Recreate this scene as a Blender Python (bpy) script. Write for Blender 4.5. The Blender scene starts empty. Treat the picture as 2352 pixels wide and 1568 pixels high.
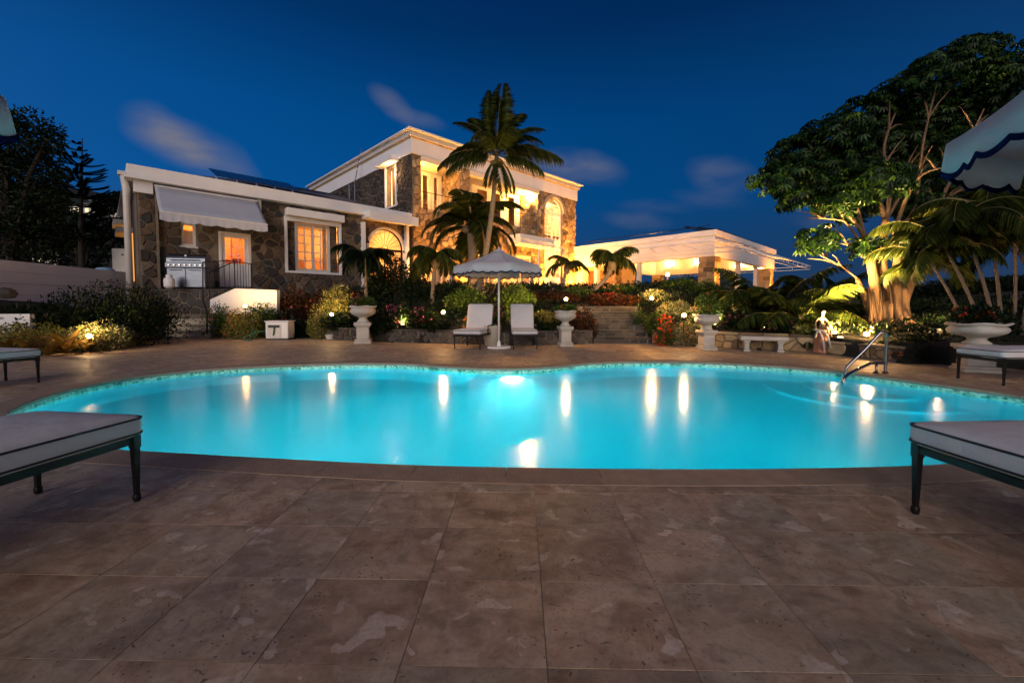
import bpy, bmesh, math, random
import numpy as np
from mathutils import Vector, Matrix
random.seed(7)
SC = bpy.context.scene
COL = SC.collection
R = math.radians

# ------------------------------------------------------------------ camera
FPX, CX, PY, HOR = 960.0, 1176.0, 744.9, 703.0
PITCH = R(2.5)
EYE = Vector((0, 0, 1.13))
cam_data = bpy.data.cameras.new('camera')
cam_data.sensor_width = 36.0
cam_data.lens = FPX / 2352 * 36
cam_data.shift_y = -(784 - PY) / 2352
cam_data.clip_start = 0.05
cam_data.clip_end = 9000
cam = bpy.data.objects.new('camera', cam_data)
cam.location = EYE
cam.rotation_euler = (R(90) - PITCH, 0, 0)
COL.objects.link(cam)
SC.camera = cam

# ------------------------------------------------------------------ render
SC.view_settings.view_transform = 'Standard'
SC.view_settings.look = 'None'
SC.view_settings.exposure = 0.0
SC.view_settings.gamma = 1.0
SC.view_settings.use_curve_mapping = False
cy = SC.cycles
cy.use_denoising = True
cy.max_bounces = 10
cy.diffuse_bounces = 4
cy.glossy_bounces = 4
cy.transmission_bounces = 8
cy.transparent_max_bounces = 24
cy.sample_clamp_indirect = 3.0
cy.blur_glossy = 0.6
cy.use_light_tree = True

# ------------------------------------------------------------------ world: dusk sky
world = bpy.data.worlds.new('World')
SC.world = world
world.use_nodes = True
nt = world.node_tree
nt.nodes.clear()
def N(t, kind, **kw):
    n = t.nodes.new(kind)
    for k, v in kw.items(): setattr(n, k, v)
    return n
def math_node(t, op, a, b=None, clamp=False):
    n = N(t, 'ShaderNodeMath', operation=op); n.use_clamp = clamp
    for i, v in enumerate((a, b)):
        if v is None: continue
        if isinstance(v, (int, float)): n.inputs[i].default_value = v
        else: t.links.new(v, n.inputs[i])
    return n.outputs[0]
def ramp(t, fac, stops, interp='LINEAR'):
    n = N(t, 'ShaderNodeValToRGB'); n.color_ramp.interpolation = interp
    e = n.color_ramp.elements
    while len(e) < len(stops): e.new(0.5)
    for i, (p, c) in enumerate(stops):
        e[i].position = p; e[i].color = (c[0], c[1], c[2], 1) if len(c) == 3 else c
    t.links.new(fac, n.inputs[0])
    return n.outputs[0]
def mixc(t, fac, a, b, mode='MIX'):
    n = N(t, 'ShaderNodeMix', data_type='RGBA', blend_type=mode)
    for s, v in ((n.inputs[0], fac), (n.inputs[6], a), (n.inputs[7], b)):
        if isinstance(v, (int, float)): s.default_value = v
        elif isinstance(v, tuple): s.default_value = (*v[:3], 1)
        else: t.links.new(v, s)
    return n.outputs[2]
tc = N(nt, 'ShaderNodeTexCoord')
DIR = tc.outputs['Generated']
sep = N(nt, 'ShaderNodeSeparateXYZ'); nt.links.new(DIR, sep.inputs[0])
# elevation gradient
elev = math_node(nt, 'MULTIPLY', math_node(nt, 'ARCSINE', sep.outputs[2]), 1 / R(90), clamp=True)
grad = ramp(nt, elev, [(0.0, (0.018, 0.050, 0.125)), (0.06, (0.012, 0.055, 0.155)), (0.15, (0.001, 0.066, 0.235)),
                       (0.25, (0.0001, 0.056, 0.210)), (0.36, (0.0, 0.026, 0.112)), (0.46, (0.0, 0.018, 0.085)), (1.0, (0.0, 0.008, 0.045))])
# the side of the sky towards the left is lighter
side = N(nt, 'ShaderNodeVectorMath', operation='DOT_PRODUCT'); nt.links.new(DIR, side.inputs[0])
side.inputs[1].default_value = (-1.0, 0.0, 0.0)
sidev = math_node(nt, 'MULTIPLY_ADD', side.outputs['Value'], 0.38)
sidev.node.inputs[2].default_value = 1.0
sky = mixc(nt, 1.0, grad, (1, 1, 1), 'MULTIPLY')
vs = N(nt, 'ShaderNodeVectorMath', operation='SCALE'); nt.links.new(sky, vs.inputs[0]); nt.links.new(sidev, vs.inputs['Scale'])
# afterglow low in the sky behind the camera (the west, where the sun went down)
back = math_node(nt, 'MULTIPLY_ADD', sep.outputs[1], -0.5)
back.node.inputs[2].default_value = 0.5
back = math_node(nt, 'POWER', back, 2.5)
low = math_node(nt, 'SUBTRACT', 1.0, math_node(nt, 'MULTIPLY', elev, 1.6), clamp=True)
glow = math_node(nt, 'MULTIPLY', back, math_node(nt, 'POWER', low, 2.0))
glowc = mixc(nt, glow, (0, 0, 0), (0.50, 0.33, 0.30))
base = N(nt, 'ShaderNodeVectorMath', operation='ADD'); nt.links.new(vs.outputs[0], base.inputs[0]); nt.links.new(glowc, base.inputs[1])
skycol = base.outputs[0]
def px_dir(px, py):
    c, s = math.cos(PITCH), math.sin(PITCH)
    a = (px - CX) / FPX; b = (PY - py) / FPX
    return Vector((a, c + b * s, -s + b * c))
# soft long-exposure clouds
nz = N(nt, 'ShaderNodeTexNoise'); nz.inputs['Scale'].default_value = 7.0; nz.inputs['Detail'].default_value = 2.0
nt.links.new(DIR, nz.inputs['Vector'])
nzv = math_node(nt, 'SUBTRACT', nz.outputs[0], 0.5)
wm = N(nt, 'ShaderNodeMapping'); wm.inputs['Scale'].default_value = (9, 9, 26); wm.inputs['Rotation'].default_value = (0, R(18), 0); nt.links.new(DIR, wm.inputs[0])
wn_ = N(nt, 'ShaderNodeTexNoise'); wn_.inputs['Scale'].default_value = 1.0; wn_.inputs['Detail'].default_value = 5; nt.links.new(wm.outputs[0], wn_.inputs['Vector'])
wisp = ramp(nt, wn_.outputs[0], [(.30, (.18,) * 3), (.62, (1,) * 3)])
total = None
for (x0, y0, x1, y1, w, a) in [(345, 290, 440, 345, 40, .42), (420, 320, 540, 420, 42, .34), (870, 215, 930, 262, 22, .24), (920, 262, 1010, 285, 16, .16), (1260, 375, 1400, 398, 34, .32), (1210, 355, 1300, 380, 20, .14),
                               (1610, 390, 1700, 420, 34, .20), (1395, 500, 1520, 512, 18, .16), (1430, 470, 1580, 480, 14, .08), (1820, 500, 1960, 515, 16, .10), (1560, 450, 1700, 470, 18, .08)]:
    c0 = px_dir((x0 + x1) / 2, (y0 + y1) / 2).normalized()
    e = (px_dir(x1, y1).normalized() - px_dir(x0, y0).normalized())
    L = e.length / 2 + w / FPX * .7; e.normalize()
    v = c0.cross(e).normalized(); W = w / FPX
    def dotn(vec, off, sc):
        n = N(nt, 'ShaderNodeVectorMath', operation='DOT_PRODUCT'); nt.links.new(DIR, n.inputs[0]); n.inputs[1].default_value = vec
        q = math_node(nt, 'SUBTRACT', n.outputs['Value'], off)
        return math_node(nt, 'MULTIPLY', q, 1 / sc)
    A_ = dotn(e, c0.dot(e), L); B_ = math_node(nt, 'ADD', dotn(v, c0.dot(v), W), math_node(nt, 'MULTIPLY', nzv, 1.6))
    r2 = math_node(nt, 'ADD', math_node(nt, 'MULTIPLY', A_, A_), math_node(nt, 'MULTIPLY', B_, B_))
    front = math_node(nt, 'GREATER_THAN', sep.outputs[1], 0.0)
    m = math_node(nt, 'SUBTRACT', 1.0, math_node(nt, 'MULTIPLY', r2, .62), clamp=True)
    m = math_node(nt, 'MULTIPLY', math_node(nt, 'MULTIPLY', math_node(nt, 'POWER', m, 1.5), a * 1.9), math_node(nt, 'MULTIPLY', front, wisp))
    total = m if total is None else math_node(nt, 'ADD', total, m, clamp=True)
skycol = mixc(nt, total, skycol, (0.155, 0.165, 0.235))
# a little physical sky, sun just under the horizon behind the camera
nish = N(nt, 'ShaderNodeTexSky', sky_type='NISHITA'); nish.sun_disc = False
nish.sun_elevation = R(-4); nish.sun_rotation = R(180); nish.altitude = 60
nis = N(nt, 'ShaderNodeVectorMath', operation='SCALE'); nt.links.new(nish.outputs[0], nis.inputs[0]); nis.inputs['Scale'].default_value = 0.012
addn = N(nt, 'ShaderNodeVectorMath', operation='ADD'); nt.links.new(skycol, addn.inputs[0]); nt.links.new(nis.outputs[0], addn.inputs[1])
bg = N(nt, 'ShaderNodeBackground'); bg.inputs[1].default_value = 1.0
nt.links.new(addn.outputs[0], bg.inputs[0])
ow = N(nt, 'ShaderNodeOutputWorld'); nt.links.new(bg.outputs[0], ow.inputs[0])

# the last twilight from behind the camera: very soft, very weak
sd = bpy.data.lights.new('twilight', 'SUN'); sd.energy = 1.65; sd.angle = R(40); sd.color = (1.0, 0.85, 0.74)
so = bpy.data.objects.new('twilight', sd); so.rotation_euler = (R(73), 0, R(-10)); COL.objects.link(so)

# ------------------------------------------------------------------ helpers
def ray(px, py):
    c, s = math.cos(PITCH), math.sin(PITCH)
    a = (px - CX) / FPX; b = (PY - py) / FPX
    return Vector((a, c + b * s, -s + b * c))
def G(px, py, z=0.0):
    r = ray(px, py); t = (z - EYE.z) / r.z
    return EYE + r * t
def A(px, py, Y):
    r = ray(px, py); return EYE + r * (Y / r.y)
class Frame:
    def __init__(s, o, ang):
        s.o = Vector(o); s.u = Vector((math.cos(ang), math.sin(ang), 0)); s.n = Vector((math.sin(ang), -math.cos(ang), 0))
    def p(s, a, d, z): return s.o + s.u * a + s.n * d + Vector((0, 0, z))
    def hit(s, px, py, d=0.0):           # (s, z) on the plane d = const
        r = ray(px, py); q = s.o + s.n * d - EYE
        t = q.dot(s.n) / r.dot(s.n); w = EYE + r * t - s.o
        return w.dot(s.u), w.z
    def hits(s, px, py, a=0.0):          # (d, z) on the plane s = const
        r = ray(px, py); q = s.o + s.u * a - EYE
        t = q.dot(s.u) / r.dot(s.u); w = EYE + r * t - s.o
        return w.dot(s.n), w.z
WF = Frame((0, 0, 0), 0)

def tag(o, label=None, cat=None, group=None, kind=None):
    if label: o['label'] = label
    if cat: o['category'] = cat
    if group: o['group'] = group
    if kind: o['kind'] = kind
    return o
ROOT = {}
def thing(name, label, cat, loc=(0, 0, 0), rz=0, group=None):
    o = bpy.data.objects.new(name, None); COL.objects.link(o); o.empty_display_size = .2
    o.location = loc; o.rotation_euler = (0, 0, rz)
    ROOT[o.name] = (Vector(loc), rz)
    return tag(o, label, cat, group)
def root_of(o):
    while o.parent: o = o.parent
    return o
class MB:
    """collects polygons; build() links them as one mesh object"""
    def __init__(s): s.v = []; s.f = []
    def add(s, vs, fs):
        k = len(s.v); s.v.extend([tuple(v) for v in vs]); s.f.extend([tuple(i + k for i in f) for f in fs]); return s
    def fbox(s, F, a0, a1, d0, d1, z0, z1):
        P = [F.p(a, d, z) for z in (z0, z1) for d in (d0, d1) for a in (a0, a1)]
        return s.add(P, [(0, 2, 3, 1), (4, 5, 7, 6), (0, 1, 5, 4), (2, 6, 7, 3), (0, 4, 6, 2), (1, 3, 7, 5)])
    def box(s, x0, x1, y0, y1, z0, z1):
        P = [(x, y, z) for z in (z0, z1) for y in (y0, y1) for x in (x0, x1)]
        return s.add(P, [(0, 2, 3, 1), (4, 5, 7, 6), (0, 1, 5, 4), (2, 6, 7, 3), (0, 4, 6, 2), (1, 3, 7, 5)])
    def tube(s, pts, rad, n=8, cap=True, sq=False):
        pts = [Vector(p) for p in pts]; m = len(pts)
        if not hasattr(rad, '__len__'): rad = [rad] * m
        prev = None; rings = []
        for i, p in enumerate(pts):
            t = (pts[min(i + 1, m - 1)] - pts[max(i - 1, 0)]).normalized()
            if prev is None:
                a = Vector((0, 0, 1)) if abs(t.z) < .9 else Vector((1, 0, 0))
                u = t.cross(a).normalized()
            else:
                u = (prev - t * prev.dot(t)).normalized()
            prev = u; w = t.cross(u)
            off = math.pi / n if sq else 0
            rings.append([p + (u * math.cos(2 * math.pi * k / n + off) + w * math.sin(2 * math.pi * k / n + off)) * rad[i] for k in range(n)])
        vs = [q for r_ in rings for q in r_]; fs = []
        for i in range(m - 1):
            for k in range(n):
                a = i * n + k; b = i * n + (k + 1) % n
                fs.append((a, b, b + n, a + n))
        if cap:
            fs.append(tuple(range(n))[::-1]); fs.append(tuple(range((m - 1) * n, m * n)))
        return s.add(vs, fs)
    def lathe(s, prof, n=24, c=(0, 0, 0), sides=None):
        c = Vector(c); vs = []; fs = []; m = len(prof)
        for (r, z) in prof:
            for k in range(n):
                a = 2 * math.pi * (k + .5) / n
                vs.append(c + Vector((r * math.cos(a), r * math.sin(a), z)))
        for i in range(m - 1):
            for k in range(n):
                a = i * n + k; b = i * n + (k + 1) % n
                fs.append((a, b, b + n, a + n))
        fs.append(tuple(range(n))[::-1]); fs.append(tuple(range((m - 1) * n, m * n)))
        return s.add(vs, fs)
    def build(s, name, mat, parent=None, smooth=False, local=False, bevel=0, kind=None, label=None, auto=None):
        me = bpy.data.meshes.new(name)
        vs = s.v
        if parent is not None and not local:
            L, rz = ROOT[root_of(parent).name]
            if rz:
                M = Matrix.Rotation(-rz, 3, 'Z'); vs = [tuple(M @ (Vector(v) - L)) for v in vs]
            else: vs = [(v[0] - L.x, v[1] - L.y, v[2] - L.z) for v in vs]
        me.from_pydata(vs, [], s.f); me.validate(); me.update()
        if smooth: me.polygons.foreach_set('use_smooth', [True] * len(me.polygons))
        if mat: me.materials.append(mat)
        o = bpy.data.objects.new(name, me); COL.objects.link(o)
        if parent: o.parent = parent
        if bevel:
            b = o.modifiers.new('bevel', 'BEVEL'); b.width = bevel; b.segments = 2; b.limit_method = 'ANGLE'
        if kind: o['kind'] = kind
        if label: o['label'] = label
        return o
def npmesh(name, V, F, mat, parent=None, kind=None, label=None, local=False, smooth=False):
    V = np.asarray(V, np.float32).reshape(-1, 3)
    if parent is not None and not local:
        L, rz = ROOT[root_of(parent).name]
        V = V - np.array(L, np.float32)
        if rz:
            c, s_ = math.cos(-rz), math.sin(-rz)
            V = np.stack([V[:, 0] * c - V[:, 1] * s_, V[:, 0] * s_ + V[:, 1] * c, V[:, 2]], 1)
    F = np.asarray(F, np.int32); k = F.shape[1]; m = F.shape[0]
    me = bpy.data.meshes.new(name)
    me.vertices.add(len(V)); me.vertices.foreach_set('co', V.ravel())
    me.loops.add(m * k); me.loops.foreach_set('vertex_index', F.ravel())
    me.polygons.add(m); me.polygons.foreach_set('loop_start', np.arange(m, dtype=np.int32) * k)
    if smooth: me.polygons.foreach_set('use_smooth', np.ones(m, bool))
    me.update(calc_edges=True); me.materials.append(mat)
    o = bpy.data.objects.new(name, me); COL.objects.link(o)
    if parent: o.parent = parent
    if kind: o['kind'] = kind
    if label: o['label'] = label
    return o
def children(o): return [c for c in bpy.data.objects if c.parent == o]
def copy_tree(o, parent=None, root=None):
    c = o.copy(); COL.objects.link(c); c.parent = parent
    for ch in list(o.children): copy_tree(ch, c)
    return c

# ------------------------------------------------------------------ materials
def mat_new(name):
    m = bpy.data.materials.new(name); m.use_nodes = True
    t = m.node_tree; b = t.nodes['Principled BSDF']
    return m, t, b
def pm(name, c1, c2=None, rough=.6, scale=4, amt=.5, bump=0, metal=0, spec=None, detail=4, coord='Object', rnd=0, bscale=None, stretch=None):
    """principled material with noise colour variation, fine bump, optional per-object shade"""
    m, t, b = mat_new(name)
    tcn = N(t, 'ShaderNodeTexCoord'); vec = tcn.outputs[coord]
    if stretch:
        mp = N(t, 'ShaderNodeMapping'); mp.inputs['Scale'].default_value = stretch; t.links.new(vec, mp.inputs[0]); vec = mp.outputs[0]
    n1 = N(t, 'ShaderNodeTexNoise'); n1.inputs['Scale'].default_value = scale; n1.inputs['Detail'].default_value = detail
    t.links.new(vec, n1.inputs['Vector'])
    c2 = c2 or tuple(x * .75 for x in c1)
    fac = ramp(t, n1.outputs[0], [(.5 - amt * .35, (0, 0, 0)), (.5 + amt * .35, (1, 1, 1))])
    col = mixc(t, fac, c1, c2)
    if rnd:
        oi = N(t, 'ShaderNodeObjectInfo')
        v = math_node(t, 'MULTIPLY_ADD', oi.outputs['Random'], rnd); v.node.inputs[2].default_value = 1 - rnd / 2
        sc = N(t, 'ShaderNodeVectorMath', operation='SCALE'); t.links.new(col, sc.inputs[0]); t.links.new(v, sc.inputs['Scale']); col = sc.outputs[0]
    t.links.new(col, b.inputs['Base Color'])
    b.inputs['Roughness'].default_value = rough; b.inputs['Metallic'].default_value = metal
    if spec is not None: b.inputs['Specular IOR Level'].default_value = spec
    if bump:
        n2 = N(t, 'ShaderNodeTexNoise'); n2.inputs['Scale'].default_value = bscale or scale * 8; n2.inputs['Detail'].default_value = 6
        t.links.new(vec, n2.inputs['Vector'])
        bp = N(t, 'ShaderNodeBump'); bp.inputs['Strength'].default_value = bump; bp.inputs['Distance'].default_value = .02
        t.links.new(n2.outputs[0], bp.inputs['Height']); t.links.new(bp.outputs[0], b.inputs['Normal'])
    return m
def leafmat(name, c1, c2, c3=None, rough=.45, transl=.25):
    m, t, b = mat_new(name)
    g = N(t, 'ShaderNodeNewGeometry')
    stops = [(0, c1), (.6, c2)] + ([(1, c3)] if c3 else [])
    col = ramp(t, g.outputs['Random Per Island'], stops)
    t.links.new(col, b.inputs['Base Color']); b.inputs['Roughness'].default_value = rough; b.inputs['Specular IOR Level'].default_value = .22
    tr = N(t, 'ShaderNodeBsdfTranslucent'); t.links.new(col, tr.inputs[0])
    mx = N(t, 'ShaderNodeMixShader'); mx.inputs[0].default_value = transl
    out = t.nodes['Material Output']
    t.links.new(b.outputs[0], mx.inputs[1]); t.links.new(tr.outputs[0], mx.inputs[2]); t.links.new(mx.outputs[0], out.inputs[0])
    return m
def emit(name, col, st):
    m, t, b = mat_new(name)
    b.inputs['Base Color'].default_value = (*col, 1)
    b.inputs['Emission Color'].default_value = (*col, 1); b.inputs['Emission Strength'].default_value = st
    return m
def stone_random(name, cols, rough=.85, bump=.6):
    m, t, b = mat_new(name)
    oi = N(t, 'ShaderNodeObjectInfo'); g = N(t, 'ShaderNodeNewGeometry')
    rv = math_node(t, 'FRACT', math_node(t, 'ADD', oi.outputs['Random'], g.outputs['Random Per Island']))
    col = ramp(t, rv, [(i / (len(cols) - 1), c) for i, c in enumerate(cols)])
    tcn = N(t, 'ShaderNodeTexCoord')
    n1 = N(t, 'ShaderNodeTexNoise'); n1.inputs['Scale'].default_value = 5; n1.inputs['Detail'].default_value = 6
    t.links.new(tcn.outputs['Object'], n1.inputs['Vector'])
    v = math_node(t, 'MULTIPLY_ADD', n1.outputs[0], 1.1); v.node.inputs[2].default_value = .45
    sc = N(t, 'ShaderNodeVectorMath', operation='SCALE'); t.links.new(col, sc.inputs[0]); t.links.new(v, sc.inputs['Scale'])
    t.links.new(sc.outputs[0], b.inputs['Base Color']); b.inputs['Roughness'].default_value = rough
    bp = N(t, 'ShaderNodeBump'); bp.inputs['Strength'].default_value = bump; bp.inputs['Distance'].default_value = .03
    n2 = N(t, 'ShaderNodeTexNoise'); n2.inputs['Scale'].default_value = 14; n2.inputs['Detail'].default_value = 8
    t.links.new(tcn.outputs['Object'], n2.inputs['Vector'])
    t.links.new(n2.outputs[0], bp.inputs['Height']); t.links.new(bp.outputs[0], b.inputs['Normal'])
    return m
M = {}
M['white'] = pm('white_paint', (.82, .81, .80), (.74, .73, .72), .5, 1.2, .8, .08)
M['white_trim'] = pm('white_trim', (.66, .63, .58), (.55, .52, .47), .45, 2, .8, .08)
M['mortar'] = pm('mortar', (.24, .19, .14), (.12, .095, .07), .95, 3, .8, .8, bscale=20)
M['stone'] = stone_random('rubble_stone', [(.022, .018, .014), (.075, .048, .028), (.12, .078, .045), (.035, .030, .028), (.17, .12, .075), (.022, .022, .024), (.09, .06, .04), (.20, .145, .10)])
M['warm_stone'] = stone_random('ochre_stone', [(.17, .11, .055), (.34, .24, .12), (.42, .31, .17), (.08, .055, .035), (.30, .19, .09), (.48, .36, .20)])
M['grey_stone'] = stone_random('grey_stone', [(.035, .032, .028), (.075, .066, .055), (.025, .023, .021), (.10, .085, .07), (.05, .044, .038)])
M['step_grout'] = pm('pale_grout', (.26, .235, .195), (.14, .125, .10), .95, 5, .8, .6)
M['roof'] = pm('grey_roof', (.10, .11, .13), (.07, .08, .10), .6, 2, .6, .2)
M['solar'] = pm('solar_cell', (.008, .012, .03), (.012, .02, .05), .12, 3, .6)
M['alu'] = pm('aluminium', (.55, .56, .58), (.4, .41, .43), .35, 8, .5, .05, metal=1)
M['steel'] = pm('stainless_steel', (.16, .18, .21), (.10, .115, .14), .34, 3, .6, .03, metal=1, stretch=(1, 1, 12))
M['chrome'] = pm('polished_tube', (.34, .33, .32), (.26, .26, .26), .16, 6, .5, metal=1)
M['black'] = pm('black_iron', (.006, .006, .007), (.012, .010, .009), .42, 9, .6, .1, spec=.25)
M['plastic_black'] = pm('black_plastic', (.02, .02, .02), None, .5, 5)
M['cream'] = pm('cream_plaster', (.78, .58, .38), (.70, .50, .32), .8, 1.5, .6, .1)
M['ceil'] = pm('ceiling_plaster', (.80, .70, .55), (.74, .63, .48), .8, 1.2, .6)
M['kitchen'] = pm('amber_wood', (.55, .26, .10), (.42, .18, .07), .5, 2, .8, .1, stretch=(4, 4, .6))
M['stairs'] = pm('limestone_step', (.60, .52, .40), (.45, .38, .28), .8, 5, .8, .3)
M['castst'] = pm('cast_stone', (.56, .53, .47), (.36, .33, .28), .8, 4, .9, .5)
M['soil'] = pm('soil', (.016, .016, .009), (.008, .008, .005), 1, 3, .8, .8)
M['grass'] = pm('turf', (.035, .055, .012), (.02, .035, .008), .9, 2, .8, .8)
M['canvas'] = pm('white_canvas', (.66, .67, .70), (.60, .61, .65), .8, 3, .6, .12, bscale=60)
def cloth(name, c1, c2, tr_):
    m = pm(name, c1, c2, .8, 3, .6, .12, bscale=60, spec=.1); t = m.node_tree; b = t.nodes['Principled BSDF']
    tn = N(t, 'ShaderNodeBsdfTranslucent'); tn.inputs[0].default_value = (*c1, 1); mx = N(t, 'ShaderNodeMixShader'); mx.inputs[0].default_value = tr_
    t.links.new(b.outputs[0], mx.inputs[1]); t.links.new(tn.outputs[0], mx.inputs[2]); t.links.new(mx.outputs[0], t.nodes['Material Output'].inputs[0]); return m
M['canvas'] = cloth('white_canvas', (.70, .71, .72), (.62, .63, .66), .35)
M['awncloth'] = pm('awning_cloth', (.48, .50, .56), (.43, .45, .51), .8, 2, .6, .1, bscale=60)
M['navy'] = pm('navy_trim', (.004, .007, .035), None, .95, 8, spec=0)
M['cushion'] = pm('cushion_cloth', (.66, .64, .63), (.54, .52, .51), .85, 2.2, .8, .55, bscale=9)
M['piping'] = pm('dark_piping', (.012, .010, .010), None, .6, 8)
M['bark'] = pm('pale_bark', (.26, .155, .08), (.09, .05, .028), .85, 3, .8, 1.0, stretch=(3, 3, .5), bscale=10)
M['palmbark'] = pm('palm_bark', (.20, .15, .11), (.11, .08, .055), .9, 6, .9, .9, stretch=(1, 1, 4), bscale=14)
M['dark_bark'] = pm('dark_bark', (.03, .022, .016), (.014, .010, .008), .95, 6, .9, .9, bscale=14)
M['rattan'] = pm('green_bamboo_stem', (.16, .13, .04), (.08, .08, .025), .5, 4, .8, .2, stretch=(1, 1, 5))
M['sill'] = pm('stone_sill', (.34, .29, .23), None, .8, 4)
M['hose'] = pm('green_hose', (.01, .16, .09), (.01, .11, .07), .4, 9)
M['blue_lid'] = pm('pale_blue_plastic', (.25, .42, .62), None, .5, 3)
M['terracotta'] = pm('terracotta', (.45, .20, .10), (.36, .15, .08), .8, 4, .8, .3)
M['bronze'] = pm('weathered_statue', (.46, .30, .16), (.30, .19, .10), .6, 7, .8, .3)
M['pot'] = pm('cream_pot', (.50, .45, .37), (.42, .37, .30), .6, 3, .7, .1)
def glass():
    m, t, b = mat_new('window_glass'); t.nodes.remove(b)
    tr = N(t, 'ShaderNodeBsdfTransparent'); gl = N(t, 'ShaderNodeBsdfGlossy'); gl.inputs['Roughness'].default_value = .03
    lw = N(t, 'ShaderNodeLayerWeight'); lw.inputs[0].default_value = .35
    f = math_node(t, 'MULTIPLY_ADD', lw.outputs['Fresnel'], .5); f.node.inputs[2].default_value = .04
    mx = N(t, 'ShaderNodeMixShader'); t.links.new(f, mx.inputs[0]); t.links.new(tr.outputs[0], mx.inputs[1]); t.links.new(gl.outputs[0], mx.inputs[2])
    t.links.new(mx.outputs[0], t.nodes['Material Output'].inputs[0]); return m
M['glass'] = glass()
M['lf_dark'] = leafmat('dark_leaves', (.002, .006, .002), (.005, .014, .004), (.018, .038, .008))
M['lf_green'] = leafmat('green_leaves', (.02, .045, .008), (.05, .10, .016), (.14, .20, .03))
M['lf_gold'] = leafmat('golden_leaves', (.10, .12, .02), (.22, .21, .04), (.40, .36, .12))
M['lf_var'] = leafmat('variegated_leaves', (.06, .09, .02), (.20, .22, .09), (.46, .42, .26))
M['lf_red'] = leafmat('croton_leaves', (.018, .008, .004), (.055, .014, .006), (.12, .06, .014))
M['lf_tree'] = leafmat('tree_leaves', (.004, .013, .003), (.012, .034, .006), (.045, .09, .014), rough=.38)
M['lf_palm'] = leafmat('palm_leaflets', (.018, .030, .006), (.045, .065, .010), (.10, .12, .02), rough=.4, transl=.4)
M['lf_far'] = leafmat('far_leaves', (.005, .012, .005), (.010, .022, .007), rough=.6)
M['lf_brom'] = leafmat('bromeliad_leaves', (.20, .17, .03), (.24, .14, .025), (.12, .13, .03), rough=.35)
M['fl_pink'] = leafmat('pink_petals', (.45, .06, .16), (.60, .12, .22))
M['fl_red'] = leafmat('red_petals', (.42, .02, .01), (.60, .07, .02))
M['fl_orange'] = leafmat('orange_petals', (.62, .16, .04), (.75, .24, .06))
M['fl_yellow'] = leafmat('yellow_petals', (.68, .48, .10), (.80, .60, .22))
M['lamp'] = emit('lamp_glow', (1.0, .55, .20), 22)
M['shade'] = emit('lit_lamp_shade', (1.0, .62, .26), 4.0)
M['amber_pane'] = emit('amber_lit_pane', (1.0, .42, .08), 1.0)
M['far_light'] = emit('far_window_light', (.9, .8, .45), .8)
M['ochre_line'] = pm('ochre_band', (.62, .42, .16), None, .6, 3)
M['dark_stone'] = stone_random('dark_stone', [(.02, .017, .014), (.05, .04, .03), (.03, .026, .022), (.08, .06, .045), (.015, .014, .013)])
M['curtain'] = pm('cream_curtain', (.78, .66, .50), (.60, .48, .34), .9, 1, .8, .1, stretch=(14, 14, .3))

# ------------------------------------------------------------------ terrain heights
WALL_PX = [(362, 775), (475, 770), (640, 771), (740, 776), (860, 786), (1000, 789), (1180, 794), (1370, 789), (1500, 789), (1700, 802), (1880, 811)]
WALL = [G(x, y) for x, y in WALL_PX]
WX = np.array([p.x for p in WALL]); WY = np.array([p.y for p in WALL])
LY, LX = [-8, 0, 8.8, 9.8, 13, 15.3], [-12, -11.5, -10.8, -10.9, -11.9, -12.8]
RY, RX = [-8, 0, 5, 7.6, 8.3, 10.1], [10.2, 9.8, 9.5, 9.0, 7.7, 7.4]
def yw(x): return float(np.interp(x, WX, WY))
def out_dist(x, y):
    return max(y - yw(x), float(np.interp(y, LY, LX)) - x, x - float(np.interp(y, RY, RX)))
def tz(x, y):
    dy = out_dist(x, y)
    if dy <= 0.05: return -1.9
    if -13.6 < x < -10.6 and y < 17.2: return -.3
    if 2.2 < x < 4.35 and y < 15.2: return -.3
    sl = .30 if x < 6.0 else max(.11, .30 - (x - 6.0) * .10)
    z = .34 + min(dy * sl, 1.5)
    if y > 46: z -= (y - 46) * .10
    if abs(x) > 45: z -= (abs(x) - 45) * .08
    return max(z, -11)
# ------------------------------------------------------------------ terrain, sea, hills
def grid_coords(lo, hi, step, far):
    c = list(np.arange(lo, hi + .001, step)); d = step
    a, b = lo, hi; L, H = [], []
    while b < far: d *= 1.45; b += d; a -= d; L.append(a); H.append(b)
    return L[::-1] + c + H
gx = grid_coords(-16, 16, .4, 3000); gy = [y for y in grid_coords(-6, 24, .4, 3000)]
V = []; F = []
for y in gy:
    for x in gx:
        z = tz(x, y)
        if z > -1.5 and out_dist(x, y) < 30: z += .05 * math.sin(x * 2.1 + y) * math.cos(y * 1.7 - x * .6)
        V.append((x, y, z))
nx = len(gx)
for j in range(len(gy) - 1):
    for i in range(nx - 1):
        a = j * nx + i; F.append((a, a + 1, a + nx + 1, a + nx))
gnd = MB().add(V, F).build('ground', M['soil'], smooth=True); gnd['kind'] = 'structure'
M['sea'] = pm('sea_water', (.01, .02, .035), None, .25, .05)
se = MB().add([(-5000, -5000, -9.5), (5000, -5000, -9.5), (5000, 7000, -9.5), (-5000, 7000, -9.5)], [(0, 1, 2, 3)]).build('sea', M['sea']); se['kind'] = 'structure'
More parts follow.
